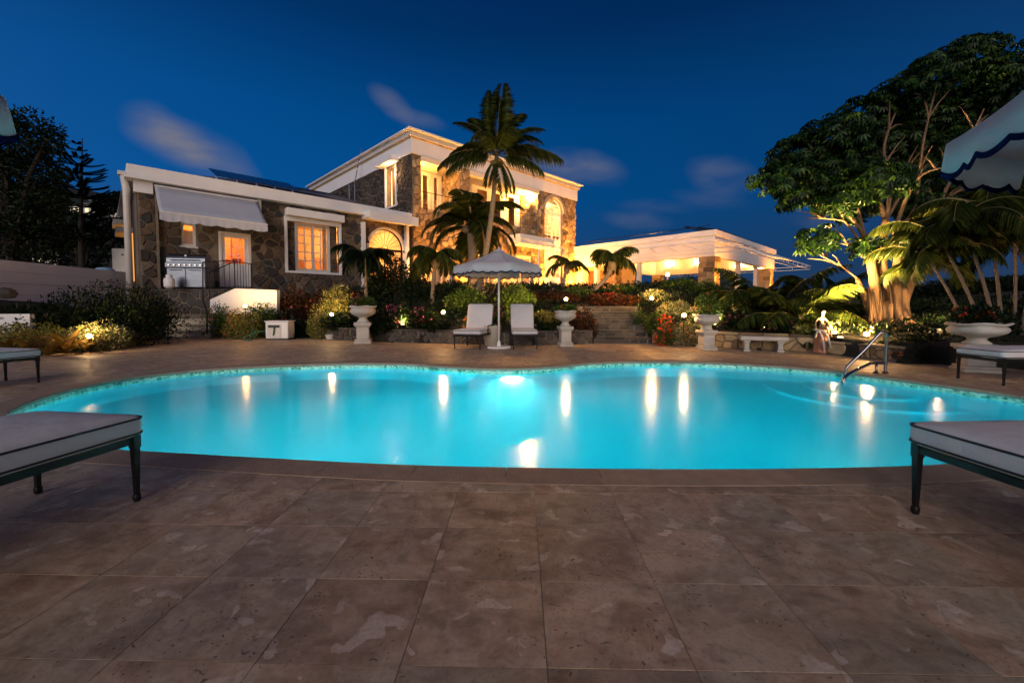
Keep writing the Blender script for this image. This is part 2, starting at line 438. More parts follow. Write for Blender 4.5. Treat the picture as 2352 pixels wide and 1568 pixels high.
# dark hill behind on the left
V = []; F = []; n = 60
prof = [(-700, 95), (-330, 88), (-260, 74), (-225, 66), (-180, 60), (-150, 52), (-90, 20), (-20, -12)]
for j in range(14):
    f = j / 13
    for i in range(n):
        x = -700 + 690 * i / (n - 1)
        h = np.interp(x, [p[0] for p in prof], [p[1] for p in prof])
        y = 130 + 170 * f + .05 * abs(x)
        z = -12 + (h + 12) * math.sin(f * math.pi / 2) ** .8 + (1.6 * math.sin(x * .31) + 1.3 * math.sin(x * .83 + y)) * f
        V.append((x, y, z))
for j in range(13):
    for i in range(n - 1):
        a = j * n + i; F.append((a, a + 1, a + n + 1, a + n))
M['hill'] = pm('dark_hillside', (.012, .020, .008), (.006, .010, .004), .95, .08, .8, .8, bscale=.5)
h = MB().add(V, F).build('hill', M['hill'], smooth=True); h['kind'] = 'structure'

# ------------------------------------------------------------------ pool contour
CTRL = [(-3.17, 3.27), (-2.76, 3.20), (-1.78, 3.06), (-.83, 2.94), (0, 2.885), (.93, 2.855), (1.84, 2.86), (2.72, 2.905), (3.2, 2.97), (4.5, 3.25), (5.6, 3.75), (6.3, 4.45),
        (6.42, 5.19), (6.25, 5.86), (5.98, 6.57), (5.57, 7.38), (4.8, 8.04), (3.74, 8.48), (2.44, 8.54), (1.5, 8.28), (.76, 7.80), (.1, 7.56), (-.6, 7.59),
        (-1.45, 7.92), (-2.38, 8.28), (-3.6, 8.22), (-4.75, 7.90), (-5.58, 7.38), (-6.02, 6.75), (-6.08, 5.96), (-5.84, 5.15), (-5.45, 4.50), (-4.9, 4.0), (-4.1, 3.55)]
def catmull(P, k=8):
    out = []; n = len(P)
    for i in range(n):
        p0, p1, p2, p3 = [np.array(P[(i + j - 1) % n]) for j in range(4)]
        for q in range(k):
            t = q / k
            out.append(.5 * ((2 * p1) + (-p0 + p2) * t + (2 * p0 - 5 * p1 + 4 * p2 - p3) * t * t + (-p0 + 3 * p1 - 3 * p2 + p3) * t ** 3))
    return np.array(out)
cont = catmull(CTRL)
# resample evenly, counter-clockwise
seg = np.linalg.norm(np.roll(cont, -1, 0) - cont, axis=1); cum = np.concatenate([[0], np.cumsum(seg)]); PER = cum[-1]
def at_len(s):
    s = s % PER; cc = np.vstack([cont, cont[:1]])
    return np.array([np.interp(s, cum, cc[:, 0]), np.interp(s, cum, cc[:, 1])])
NC = 240
PC = np.array([at_len(PER * i / NC) for i in range(NC)])
tan = np.roll(PC, -1, 0) - np.roll(PC, 1, 0); tan /= np.linalg.norm(tan, axis=1)[:, None]
area = .5 * np.sum(PC[:, 0] * np.roll(PC[:, 1], -1) - np.roll(PC[:, 0], -1) * PC[:, 1])
sgn = 1 if area > 0 else -1
NRM = np.stack([tan[:, 1], -tan[:, 0]], 1) * sgn      # outward
def offs(d): return PC + NRM * d
COPW = .27
# ------------------------------------------------------------------ deck base with the pool cut out
def travertine():
    m, t, b = mat_new('coral_stone')
    oi = N(t, 'ShaderNodeObjectInfo'); g = N(t, 'ShaderNodeNewGeometry'); tcn = N(t, 'ShaderNodeTexCoord')
    rv = math_node(t, 'FRACT', math_node(t, 'ADD', oi.outputs['Random'], g.outputs['Random Per Island']))
    comb = N(t, 'ShaderNodeCombineXYZ')
    t.links.new(math_node(t, 'MULTIPLY', rv, 37), comb.inputs[0]); t.links.new(math_node(t, 'MULTIPLY', rv, 91), comb.inputs[1])
    va = N(t, 'ShaderNodeVectorMath', operation='ADD'); t.links.new(tcn.outputs['Object'], va.inputs[0]); t.links.new(comb.outputs[0], va.inputs[1])
    P = va.outputs[0]
    def noise(sc, det=5, vec=P, dist=0, out=0):
        n = N(t, 'ShaderNodeTexNoise'); n.inputs['Scale'].default_value = sc; n.inputs['Detail'].default_value = det; n.inputs['Distortion'].default_value = dist
        t.links.new(vec, n.inputs['Vector']); return n.outputs[out]
    c = ramp(t, noise(3.2, 6, dist=.6), [(.30, (.17, .105, .058)), (.50, (.31, .205, .125)), (.72, (.45, .325, .215))])
    c = mixc(t, ramp(t, noise(1.3, 3), [(.42, (0, 0, 0)), (.70, (1, 1, 1))]), c, (.27, .225, .155))
    # rust-brown veins
    wv = N(t, 'ShaderNodeMapping'); wv.inputs['Scale'].default_value = (1.6, 3.2, 1); wv.inputs['Rotation'].default_value = (0, 0, .5); t.links.new(P, wv.inputs[0])
    vein = noise(2.2, 8, wv.outputs[0], 1.5)
    c = mixc(t, math_node(t, 'MULTIPLY', ramp(t, vein, [(.50, (0, 0, 0)), (.72, (1, 1, 1))]), .55), c, (.155, .080, .040))
    # pale shell fossils: warped elongated cells
    wn = noise(4.0, 4, out=1)
    wa = N(t, 'ShaderNodeVectorMath', operation='SCALE'); t.links.new(wn, wa.inputs[0]); wa.inputs['Scale'].default_value = .42
    wb = N(t, 'ShaderNodeVectorMath', operation='ADD'); t.links.new(P, wb.inputs[0]); t.links.new(wa.outputs[0], wb.inputs[1])
    for rot, scl, th in ((.6, (3.1, 6.6, 1), .205), (-.5, (5.0, 2.8, 1), .16)):
        mp = N(t, 'ShaderNodeMapping'); mp.inputs['Scale'].default_value = scl; mp.inputs['Rotation'].default_value = (0, 0, rot); t.links.new(wb.outputs[0], mp.inputs[0])
        vo = N(t, 'ShaderNodeTexVoronoi'); vo.inputs['Scale'].default_value = 1; vo.voronoi_dimensions = '2D'; t.links.new(mp.outputs[0], vo.inputs['Vector'])
        sepc = N(t, 'ShaderNodeSeparateColor'); t.links.new(vo.outputs['Color'], sepc.inputs[0])
        rad = math_node(t, 'MULTIPLY', math_node(t, 'SUBTRACT', sepc.outputs[0], .46, True), th / .44)
        mk = math_node(t, 'MULTIPLY', math_node(t, 'SUBTRACT', rad, vo.outputs['Distance']), 60, True)
        pale = mixc(t, noise(18, 4), (.60, .50, .40), (.42, .33, .25))
        c = mixc(t, math_node(t, 'MULTIPLY', mk, ramp(t, noise(7, 4), [(.30, (.15,) * 3), (.62, (.9,) * 3)])), c, pale)
    c = mixc(t, math_node(t, 'MULTIPLY', ramp(t, noise(11, 7, dist=1.0), [(.44, (0, 0, 0)), (.66, (1, 1, 1))]), .40), c, (.44, .35, .25))
    c = mixc(t, math_node(t, 'MULTIPLY', ramp(t, noise(6.5, 7, dist=1.2), [(.50, (0, 0, 0)), (.66, (1, 1, 1))]), .45), c, (.12, .085, .055))
    # fine pits
    pit = N(t, 'ShaderNodeTexVoronoi'); pit.inputs['Scale'].default_value = 34; t.links.new(wb.outputs[0], pit.inputs['Vector'])
    pm_ = math_node(t, 'MULTIPLY', math_node(t, 'LESS_THAN', pit.outputs['Distance'], .19), ramp(t, noise(3.7, 3), [(.46, (0, 0, 0)), (.56, (1, 1, 1))]))
    c = mixc(t, math_node(t, 'MULTIPLY', pm_, .75), c, (.035, .025, .018))
    c = mixc(t, math_node(t, 'MULTIPLY', ramp(t, noise(60, 3), [(.35, (1, 1, 1)), (.5, (0, 0, 0))]), .18), c, (.05, .035, .025))
    tone = math_node(t, 'MULTIPLY_ADD', rv, .36); tone.node.inputs[2].default_value = 1.18
    sc = N(t, 'ShaderNodeVectorMath', operation='SCALE'); t.links.new(c, sc.inputs[0]); t.links.new(tone, sc.inputs['Scale'])
    t.links.new(sc.outputs[0], b.inputs['Base Color'])
    t.links.new(ramp(t, noise(9, 4), [(.3, (.42,) * 3), (.7, (.72,) * 3)]), b.inputs['Roughness'])
    hgt = math_node(t, 'SUBTRACT', noise(25, 8), math_node(t, 'MULTIPLY', pm_, 1.5))
    bp = N(t, 'ShaderNodeBump'); bp.inputs['Strength'].default_value = .45; bp.inputs['Distance'].default_value = .006
    t.links.new(hgt, bp.inputs['Height']); t.links.new(bp.outputs[0], b.inputs['Normal'])
    return m
M['coral'] = travertine()
M['coping'] = pm('coping_stone', (.40, .29, .20), (.29, .20, .135), .65, 9, .8, .6, bscale=70, rnd=.22)
M['bed'] = pm('tile_mortar', (.11, .08, .058), None, .95, 10)
outer = [(-12.6, 15.6), (-12, 13), (-11, 9.8), (-10.9, 8.8), (-11.6, 0), (-12.1, -8), (10.3, -8), (9.9, 0), (9.6, 5), (9.1, 7.6), (7.8, 8.3), (7.5, 10.2)] + \
        [(float(x) , float(y) + .12) for x, y in list(zip(WX, WY))[::-1] if x < 7.3]
def holed(name, outer, inner, z, mat):
    bm = bmesh.new(); es = []
    for loop in (outer, inner):
        vs = [bm.verts.new((p[0], p[1], z)) for p in loop]
        es += [bm.edges.new((vs[i], vs[(i + 1) % len(vs)])) for i in range(len(vs))]
    bmesh.ops.triangle_fill(bm, use_beauty=True, edges=es)
    bmesh.ops.recalc_face_normals(bm, faces=bm.faces[:])
    for f in bm.faces:
        if f.normal.z < 0: f.normal_flip()
    me = bpy.data.meshes.new(name); bm.to_mesh(me); bm.free(); me.materials.append(mat)
    o = bpy.data.objects.new(name, me); COL.objects.link(o); return o
deck = holed('pool_deck', outer, [tuple(p) for p in offs(.06)], -.014, M['bed']); deck['kind'] = 'structure'
ROOT[deck.name] = (Vector((0, 0, 0)), 0)
# tiles
TR = R(-1.2); TW, TD = .463, .412
def inside(poly, x, y):
    r = False; n = len(poly); j = n - 1
    for i in range(n):
        xi, yi = poly[i]; xj, yj = poly[j]
        if (yi > y) != (yj > y) and x < (xj - xi) * (y - yi) / (yj - yi) + xi: r = not r
        j = i
    return r
def clip_half(poly, c, n):            # keep dot(p - c, n) >= 0
    out = []; m = len(poly)
    for i in range(m):
        a, b = poly[i], poly[(i + 1) % m]
        da = (a[0] - c[0]) * n[0] + (a[1] - c[1]) * n[1]; db = (b[0] - c[0]) * n[0] + (b[1] - c[1]) * n[1]
        if da >= 0: out.append(a)
        if (da >= 0) != (db >= 0):
            t = da / (da - db); out.append((a[0] + (b[0] - a[0]) * t, a[1] + (b[1] - a[1]) * t))
    return out
near_t = []; cr, sr = math.cos(TR), math.sin(TR)
MID = offs(COPW * .6); outer_in = outer
for j in range(-8, 40):
    for i in range(-30, 28):
        x0 = .084 + i * TW; y0 = 1.262 + j * TD
        cxy = (x0 + TW / 2, y0 + TD / 2); wx = cxy[0] * cr - cxy[1] * sr; wy = cxy[0] * sr + cxy[1] * cr
        if not inside(outer_in, wx, wy): continue
        if wy < -2.5: continue
        g = .0011
        poly = [(x0 + g, y0 + g), (x0 + TW - g, y0 + g), (x0 + TW - g, y0 + TD - g), (x0 + g, y0 + TD - g)]
        poly = [(p[0] * cr - p[1] * sr, p[0] * sr + p[1] * cr) for p in poly]
        d2 = (PC[:, 0] - wx) ** 2 + (PC[:, 1] - wy) ** 2; k = int(np.argmin(d2))
        if d2[k] < 1.0:
            poly = clip_half(poly, MID[k], NRM[k])
            for kk in (k - 6, k + 6):
                poly = clip_half(poly, MID[kk % NC], NRM[kk % NC]) if len(poly) > 2 and d2[k] > .0 and abs(np.dot(NRM[k], NRM[kk % NC])) > .8 and sgn * (tan[k][0] * tan[(k + 6) % NC][1] - tan[k][1] * tan[(k + 6) % NC][0]) < 0 else poly
            if len(poly) < 3: continue
            a = .5 * abs(sum(poly[q][0] * poly[(q + 1) % len(poly)][1] - poly[(q + 1) % len(poly)][0] * poly[q][1] for q in range(len(poly))))
            if a < .004: continue
        elif inside([tuple(p) for p in PC[::4]], wx, wy): continue
        vis = wy > .6 and abs(wx) < 1.35 * wy + .5
        near_t.append((wy + (0 if vis else 50), poly, (wx, wy)))
near_t.sort(key=lambda t_: t_[0])
def tile_mb(mb, poly, dz=0):
    n = len(poly); cx_ = sum(p[0] for p in poly) / n; cy_ = sum(p[1] for p in poly) / n
    lo = [(x, y, -.03) for x, y in poly]; mi = [(x, y, -.0008 + dz) for x, y in poly]
    hi = []
    for x, y in poly:
        L = math.hypot(x - cx_, y - cy_); k = 1 - .0012 / max(L, .02); hi.append((cx_ + (x - cx_) * k, cy_ + (y - cy_) * k, dz))
    fs = [tuple(range(2 * n, 3 * n))]
    for i in range(n):
        j = (i + 1) % n; fs += [(i, j, n + j, n + i), (n + i, n + j, 2 * n + j, 2 * n + i)]
    mb.add(lo + mi + hi, fs)
rest = MB()
rt = random.Random(3)
for q, (_, poly, c) in enumerate(near_t):
    dz = rt.uniform(-.0006, .0006)
    if q < 290:
        m_ = MB(); tile_mb(m_, poly, dz); m_.build('tile', M['coral'], deck)
    else: tile_mb(rest, poly, dz)
rest.build('tile_field', M['coral'], deck, kind='stuff')
# coping stones
ncop = int(PER / .62)
for i in range(ncop):
    s0 = PER * i / ncop + .003; s1 = PER * (i + 1) / ncop - .003; k = 6; vs = []
    for q in range(k + 1):
        s = s0 + (s1 - s0) * q / k; p = at_len(s); t_ = at_len(s + .05) - at_len(s - .05); t_ /= np.linalg.norm(t_); nr = np.array([t_[1], -t_[0]]) * sgn
        for off, z in ((-.0, -.045), (-.012, -.030), (-.010, -.004), (.004, .004), (COPW, .004), (COPW, -.02)):
            w = p + nr * off; vs.append((w[0], w[1], z))
    fs = []; n = 6
    for q in range(k):
        for e in range(n):
            a = q * n + e; b = q * n + (e + 1) % n; fs.append((a, b, b + n, a + n))
    fs += [tuple(range(n)), tuple(range(k * n, k * n + n))[::-1]]
    m_ = MB().add(vs, fs); o = m_.build('coping_stone', M['coping'], deck)
# ------------------------------------------------------------------ pool basin
WZ = -.095
def poolmat():
    m, t, b = mat_new('pool_plaster')
    tcn = N(t, 'ShaderNodeTexCoord'); s_ = N(t, 'ShaderNodeSeparateXYZ'); t.links.new(tcn.outputs['Object'], s_.inputs[0])
    n1 = N(t, 'ShaderNodeTexNoise'); n1.inputs['Scale'].default_value = .8; t.links.new(tcn.outputs['Object'], n1.inputs['Vector'])
    c = mixc(t, n1.outputs[0], (.001, .49, .60), (.002, .55, .66))
    t.links.new(c, b.inputs['Base Color']); b.inputs['Roughness'].default_value = .7
    return m
M['plaster'] = poolmat()
def bandmat():
    m, t, b = mat_new('waterline_mosaic')
    tcn = N(t, 'ShaderNodeTexCoord')
    vo = N(t, 'ShaderNodeTexVoronoi'); vo.inputs['Scale'].default_value = 26; vo.distance = 'CHEBYCHEV'; t.links.new(tcn.outputs['Object'], vo.inputs['Vector'])
    sp = N(t, 'ShaderNodeSeparateColor'); t.links.new(vo.outputs['Color'], sp.inputs[0])
    c = ramp(t, sp.outputs[0], [(.0, (.05, .30, .22)), (.12, (.25, .62, .45)), (.5, (.55, .85, .68)), (.8, (.40, .78, .66)), (1, (.7, .9, .7))], 'CONSTANT')
    n1 = N(t, 'ShaderNodeTexNoise'); n1.inputs['Scale'].default_value = 3; n1.inputs['Detail'].default_value = 6; t.links.new(tcn.outputs['Object'], n1.inputs['Vector'])
    c = mixc(t, math_node(t, 'MULTIPLY', ramp(t, n1.outputs[0], [(.58, (0, 0, 0)), (.63, (1, 1, 1))]), .6), c, (.03, .10, .06))
    t.links.new(c, b.inputs['Base Color']); b.inputs['Roughness'].default_value = .3
    return m
M['band'] = bandmat()
basin = bpy.data.objects.new('pool_basin', None); COL.objects.link(basin); basin['kind'] = 'structure'; ROOT[basin.name] = (Vector((0, 0, 0)), 0)
mb = MB(); B0 = offs(.004)
zs = [-.22, -.5, -.9, -1.25]; ins = [0, 0, -.02, -.08]
vs = []; 
for z, dd in zip(zs, ins): vs += [(p[0], p[1], z) for p in offs(.004 + dd)]
fs = []
for r_ in range(len(zs) - 1):
    for i in range(NC): j = (i + 1) % NC; fs.append((r_ * NC + i, r_ * NC + j, (r_ + 1) * NC + j, (r_ + 1) * NC + i))
mb.add(vs, fs)
bo = mb.build('basin_wall', M['plaster'], basin, smooth=True)
MB().add([(p[0], p[1], -.012) for p in B0] + [(p[0], p[1], -.22) for p in B0],
         [(i, (i + 1) % NC, NC + (i + 1) % NC, NC + i) for i in range(NC)]).build('waterline_band', M['band'], basin)
bmf = bmesh.new(); P2 = offs(.004 - .08); vsf = [bmf.verts.new((p[0], p[1], -1.25)) for p in P2]
esf = [bmf.edges.new((vsf[i], vsf[(i + 1) % NC])) for i in range(NC)]
bmesh.ops.triangle_fill(bmf, use_beauty=True, edges=esf)
me = bpy.data.meshes.new('basin_floor'); bmf.to_mesh(me); bmf.free(); me.materials.append(M['plaster'])
o = bpy.data.objects.new('basin_floor', me); COL.objects.link(o); o.parent = basin
# curved entry steps under the handrail
ec = np.array([5.85, 6.95])
for r_, z in ((.8, -.95), (1.4, -1.12)):
    ring = []
    for q in range(41):
        a = 2 * math.pi * q / 40; p = ec + np.array([math.cos(a), math.sin(a)]) * r_
        ring.append(p)
    poly = [tuple(p) for p in ring[:-1]]
    # keep only what lies inside the basin
    poly = [p if inside([tuple(c) for c in PC], *p) else tuple(PC[int(np.argmin((PC[:, 0] - p[0]) ** 2 + (PC[:, 1] - p[1]) ** 2))]) for p in poly]
    n = len(poly)
    MB().add([(x, y, z) for x, y in poly] + [(x, y, -1.26) for x, y in poly], [tuple(range(n))] + [(i, (i + 1) % n, n + (i + 1) % n, n + i) for i in range(n)]).build('basin_step', M['plaster'], basin)
# water surface
def water():
    m, t, b = mat_new('pool_water')
    b.inputs['Base Color'].default_value = (.15, .95, 1, 1); b.inputs['Roughness'].default_value = .16
    b.inputs['IOR'].default_value = 1.33; b.inputs['Transmission Weight'].default_value = 1
    tcn = N(t, 'ShaderNodeTexCoord'); n1 = N(t, 'ShaderNodeTexNoise'); n1.inputs['Scale'].default_value = 2.2; n1.inputs['Detail'].default_value = 3
    t.links.new(tcn.outputs['Object'], n1.inputs['Vector'])
    bp = N(t, 'ShaderNodeBump'); bp.inputs['Strength'].default_value = .10; bp.inputs['Distance'].default_value = .02
    t.links.new(n1.outputs[0], bp.inputs['Height']); t.links.new(bp.outputs[0], b.inputs['Normal'])
    return m
M['water'] = water()
bmf = bmesh.new(); P2 = offs(.002); vsf = [bmf.verts.new((p[0], p[1], WZ)) for p in P2]
esf = [bmf.edges.new((vsf[i], vsf[(i + 1) % NC])) for i in range(NC)]
bmesh.ops.triangle_fill(bmf, use_beauty=True, edges=esf)
for f in bmf.faces:
    f.normal_update()
    if f.normal.z < 0: f.normal_flip()
me = bpy.data.meshes.new('pool_water'); bmf.to_mesh(me); bmf.free(); me.materials.append(M['water'])
wat = bpy.data.objects.new('pool_water', me); COL.objects.link(wat); wat['kind'] = 'structure'
# underwater lamps set in the pool wall
M['poollamp'] = emit('pool_lamp_glass', (.80, .96, 1.0), 45)
def pool_lamp(s_near, power, label, vis=True):
    k = int(np.argmin((PC[:, 0] - s_near[0]) ** 2 + (PC[:, 1] - s_near[1]) ** 2)); p = PC[k]; nn = -NRM[k]
    z = -.50; rr = .20 if p[1] > 5 else .12; th = thing('pool_light', label, 'pool light', (float(p[0]), float(p[1]), z), 0, 'underwater lamps in the pool wall')
    c = Vector((p[0] + nn[0] * .01, p[1] + nn[1] * .01, z)); ax = Vector((nn[0], nn[1], 0))
    MB().tube([c - ax * .03, c + ax * .03], rr + .03, 24).build('light_ring', M['steel'], th)
    MB().tube([c + ax * .031, c + ax * .036], rr, 24).build('lens', M['poollamp'], th)
    ld = bpy.data.lights.new('pool_light_beam', 'AREA'); ld.shape = 'DISK'; ld.size = .24; ld.energy = power; ld.color = (.18, .93, 1.0); ld.spread = R(170)
    lo = bpy.data.objects.new('pool_light_beam', ld); lo.location = ax * .055; lo.rotation_euler = Vector((ax.x, ax.y, -.02)).to_track_quat('-Z', 'Y').to_euler()
    COL.objects.link(lo); lo.parent = th
pool_lamp((.0, 7.56), 700, 'bright white underwater lamp in the far pool wall, in line with the white parasol')
pool_lamp((-1.6, 3.05), 440, 'underwater lamp in the near pool wall, left of centre')
pool_lamp((2.6, 2.9), 440, 'underwater lamp in the near pool wall, to the right')

# faint suspended matter in the lit water: gives the glow round the lamps
m, t, b = mat_new('cloudy_water'); t.nodes.remove(b)
vp = N(t, 'ShaderNodeVolumeScatter'); vp.inputs['Color'].default_value = (.02, .92, 1.0, 1); vp.inputs['Density'].default_value = .035; vp.inputs['Anisotropy'].default_value = .2
t.links.new(vp.outputs[0], t.nodes['Material Output'].inputs['Volume'])
vo_ = offs(.03); n = NC
wv_ = MB().add([(p[0], p[1], -.12) for p in vo_] + [(p[0], p[1], -1.30) for p in vo_], [tuple(range(n)), tuple(range(n, 2 * n))[::-1]] + [(i, n + i, n + (i + 1) % n, (i + 1) % n) for i in range(n)]).build('water_depth', m)
wv_['kind'] = 'stuff'; wv_.parent = wat
# ------------------------------------------------------------------ the house frame
HO = A(325, 703, 16.0); HF = Frame((HO.x, HO.y, 0), R(44.5))
FL = 1.94
def S(px, py=600, d=0): return HF.hit(px, py, d)[0]
def Z(px, py, d=0): return HF.hit(px, py, d)[1]

def voronoi_cells(w, h, size, rnd, aspect=1.0, jit=.42):
    sx, sy = size * aspect, size; nx_, ny_ = max(1, round(w / sx)), max(1, round(h / sy)); sx, sy = w / nx_, h / ny_
    P = {}
    for j in range(-1, ny_ + 1):
        o = .5 * (j % 2)
        for i in range(-1, nx_ + 2):
            P[i, j] = ((i + o + rnd.uniform(-jit, jit)) * sx, (j + .5 + rnd.uniform(-jit, jit)) * sy)
    out = []
    for (i, j), c in P.items():
        poly = [(c[0] - 2 * sx, c[1] - 2 * sy), (c[0] + 2 * sx, c[1] - 2 * sy), (c[0] + 2 * sx, c[1] + 2 * sy), (c[0] - 2 * sx, c[1] + 2 * sy)]
        for dj in (-2, -1, 0, 1, 2):
            for di in (-2, -1, 0, 1, 2):
                q = P.get((i + di, j + dj))
                if q is None or (di == 0 and dj == 0): continue
                m_ = ((c[0] + q[0]) / 2, (c[1] + q[1]) / 2); poly = clip_half(poly, m_, (c[0] - q[0], c[1] - q[1]))
                if len(poly) < 3: break
            if len(poly) < 3: break
        for m_, n_ in (((0, 0), (1, 0)), ((0, 0), (0, 1)), ((w, h), (-1, 0)), ((w, h), (0, -1))):
            if len(poly) >= 3: poly = clip_half(poly, m_, n_)
        if len(poly) >= 3: out.append(poly)
    return out
def shrink(poly, g):
    n = len(poly); c = poly
    for i in range(n):
        a, b = poly[i], poly[(i + 1) % n]; dx, dy = b[0] - a[0], b[1] - a[1]; L = math.hypot(dx, dy)
        if L < 1e-6: continue
        nn = (-dy / L, dx / L); c = clip_half(c, (a[0] + nn[0] * g, a[1] + nn[1] * g), nn)
        if len(c) < 3: return []
    return c
def parea(p): return .5 * abs(sum(p[q][0] * p[(q + 1) % len(p)][1] - p[(q + 1) % len(p)][0] * p[q][1] for q in range(len(p))))
STONE_COUNT = {}
def stone_area(parent, F, a0, a1, z0, z1, size, mat, d=0.0, holes=(), aspect=1.25, gap=.022, depth=.035, axis='s', seed=1, limit=290, skip=.0, at=0.0):
    """stones on the plane d = const (axis 's') or s = const (axis 'd'), standing proud of the mortar"""
    rnd = random.Random(seed); cells = voronoi_cells(a1 - a0, z1 - z0, size, rnd, aspect)
    rest_ = MB(); key = parent.name
    for poly in cells:
        if rnd.random() < skip: continue
        poly = [(a0 + x, z0 + y) for x, y in poly]
        cx_ = sum(p[0] for p in poly) / len(poly); cz_ = sum(p[1] for p in poly) / len(poly)
        ok = True
        for h in holes:
            if callable(h):
                if h(cx_, cz_): ok = False; break
                continue
            if h[0] < cx_ < h[1] and h[2] < cz_ < h[3]: ok = False; break
            xs = [p[0] for p in poly]; ys = [p[1] for p in poly]
            if max(xs) > h[0] and min(xs) < h[1] and max(ys) > h[2] and min(ys) < h[3]:
                dd = [(h[0] - cx_, (h[0], 0), (-1, 0)), (cx_ - h[1], (h[1], 0), (1, 0)), (h[2] - cz_, (0, h[2]), (0, -1)), (cz_ - h[3], (0, h[3]), (0, 1))]
                _, c_, n_ = max(dd, key=lambda t_: t_[0]); poly = clip_half(poly, c_, n_)
                if len(poly) < 3: ok = False; break
        if not ok: continue
        poly = shrink(poly, gap * rnd.uniform(.5, 1.5))
        if len(poly) < 3 or parea(poly) < size * size * .06: continue
        # round off the corners a little
        q = []; n = len(poly)
        for i in range(n):
            a, b, c = poly[i - 1], poly[i], poly[(i + 1) % n]; k = rnd.uniform(.06, .18)
            q += [(b[0] + (a[0] - b[0]) * k, b[1] + (a[1] - b[1]) * k), (b[0] + (c[0] - b[0]) * k, b[1] + (c[1] - b[1]) * k)]
        poly = q; n = len(poly); cx_ = sum(p[0] for p in poly) / n; cz_ = sum(p[1] for p in poly) / n
        dp = depth * rnd.uniform(.6, 1.3); vs = []
        for k, e in ((1, -.005), (1, dp * .6), (.86, dp)):
            for x, y in poly:
                X_, Z_ = cx_ + (x - cx_) * k, cz_ + (y - cz_) * k
                vs.append(F.p(X_, d + e, Z_) if axis == 's' else F.p(at + (-e if axis == 'd-' else e), X_, Z_))
        fs = [tuple(range(2 * n, 3 * n))]
        for i in range(n):
            j = (i + 1) % n; fs += [(i, j, n + j, n + i), (n + i, n + j, 2 * n + j, 2 * n + i)]
        if STONE_COUNT.get(key, 0) < limit:
            STONE_COUNT[key] = STONE_COUNT.get(key, 0) + 1
            MB().add(vs, fs).build('stone', mat, parent)
        else: rest_.add(vs, fs)
    if rest_.v: rest_.build('stone_field', mat, parent, kind='stuff')
def wall_cells(mb, F, a0, a1, z0, z1, d0, d1, holes, axis='s', s_at=None):
    """solid wall between d0 and d1 with rectangular openings"""
    xs = sorted({a0, a1, *[min(max(v, a0), a1) for h in holes for v in h[:2]]}); zs_ = sorted({z0, z1, *[min(max(v, z0), z1) for h in holes for v in h[2:]]})
    for i in range(len(xs) - 1):
        run = None
        for j in range(len(zs_) - 1):
            mx, mz = (xs[i] + xs[i + 1]) / 2, (zs_[j] + zs_[j + 1]) / 2
            solid = not any(h[0] < mx < h[1] and h[2] < mz < h[3] for h in holes)
            if solid: run = (run[0], zs_[j + 1]) if run else (zs_[j], zs_[j + 1])
            if (not solid or j == len(zs_) - 2) and run:
                if axis == 's': mb.fbox(F, xs[i], xs[i + 1], d0, d1, *run)
                else: mb.fbox(F, d0, d1, xs[i], xs[i + 1], *run)
                run = None
    return mb
def window(parent, F, a0, a1, z0, z1, d, cols, rows, leaves=1, frame=.05, bar=.034, mat='white', sill=True, arch=False, name='window'):
    """casement window: frame, glazing bars, one glass pane per light"""
    w = MB()
    w.fbox(F, a0, a0 + frame, d - .05, d + .03, z0, z1); w.fbox(F, a1 - frame, a1, d - .05, d + .03, z0, z1)
    w.fbox(F, a0 + frame, a1 - frame, d - .05, d + .03, z0, z0 + frame); w.fbox(F, a0 + frame, a1 - frame, d - .05, d + .03, z1 - frame, z1)
    W = (a1 - a0 - 2 * frame) / leaves; pan = []
    for l in range(leaves):
        x0 = a0 + frame + l * W; x1 = x0 + W; st = frame * .9 if leaves > 1 or frame > .04 else frame * .5
        w.fbox(F, x0, x0 + st, d - .04, d + .01, z0 + frame, z1 - frame); w.fbox(F, x1 - st, x1, d - .04, d + .01, z0 + frame, z1 - frame)
        w.fbox(F, x0 + st, x1 - st, d - .04, d + .01, z0 + frame, z0 + frame + st); w.fbox(F, x0 + st, x1 - st, d - .04, d + .01, z1 - frame - st, z1 - frame)
        ix0, ix1, iz0, iz1 = x0 + st, x1 - st, z0 + frame + st, z1 - frame - st
        pan.append((ix0, ix1, iz0, iz1))
    wo = w.build(name, M[mat], parent)
    bars = MB()
    for ix0, ix1, iz0, iz1 in pan:
        for c in range(1, cols):
            x = ix0 + (ix1 - ix0) * c / cols; bars.fbox(F, x - bar / 2, x + bar / 2, d - .03, d, iz0, iz1)
        for r_ in range(1, rows):
            z = iz0 + (iz1 - iz0) * r_ / rows
            for c in range(cols):
                xa = ix0 + (ix1 - ix0) * c / cols + (bar / 2 if c else 0); xb = ix0 + (ix1 - ix0) * (c + 1) / cols - (bar / 2 if c < cols - 1 else 0)
                bars.fbox(F, xa, xb, d - .03, d, z - bar / 2, z + bar / 2)
    if bars.v: bars.build('glazing_bars', M[mat], wo)
    for ix0, ix1, iz0, iz1 in pan:
        for c in range(cols):
            for r_ in range(rows):
                xa, xb = ix0 + (ix1 - ix0) * c / cols, ix0 + (ix1 - ix0) * (c + 1) / cols; za, zb = iz0 + (iz1 - iz0) * r_ / rows, iz0 + (iz1 - iz0) * (r_ + 1) / rows
                p = [F.p(xa, d - .018, za), F.p(xb, d - .018, za), F.p(xb, d - .018, zb), F.p(xa, d - .018, zb)]
                MB().add(p, [(0, 1, 2, 3)]).build('pane', M['glass'], wo)
    if sill: MB().fbox(F, a0 - .06, a1 + .06, d - .05, d + .14, z0 - .07, z0 - .002).build('sill', M['white_trim'], wo)
    return wo
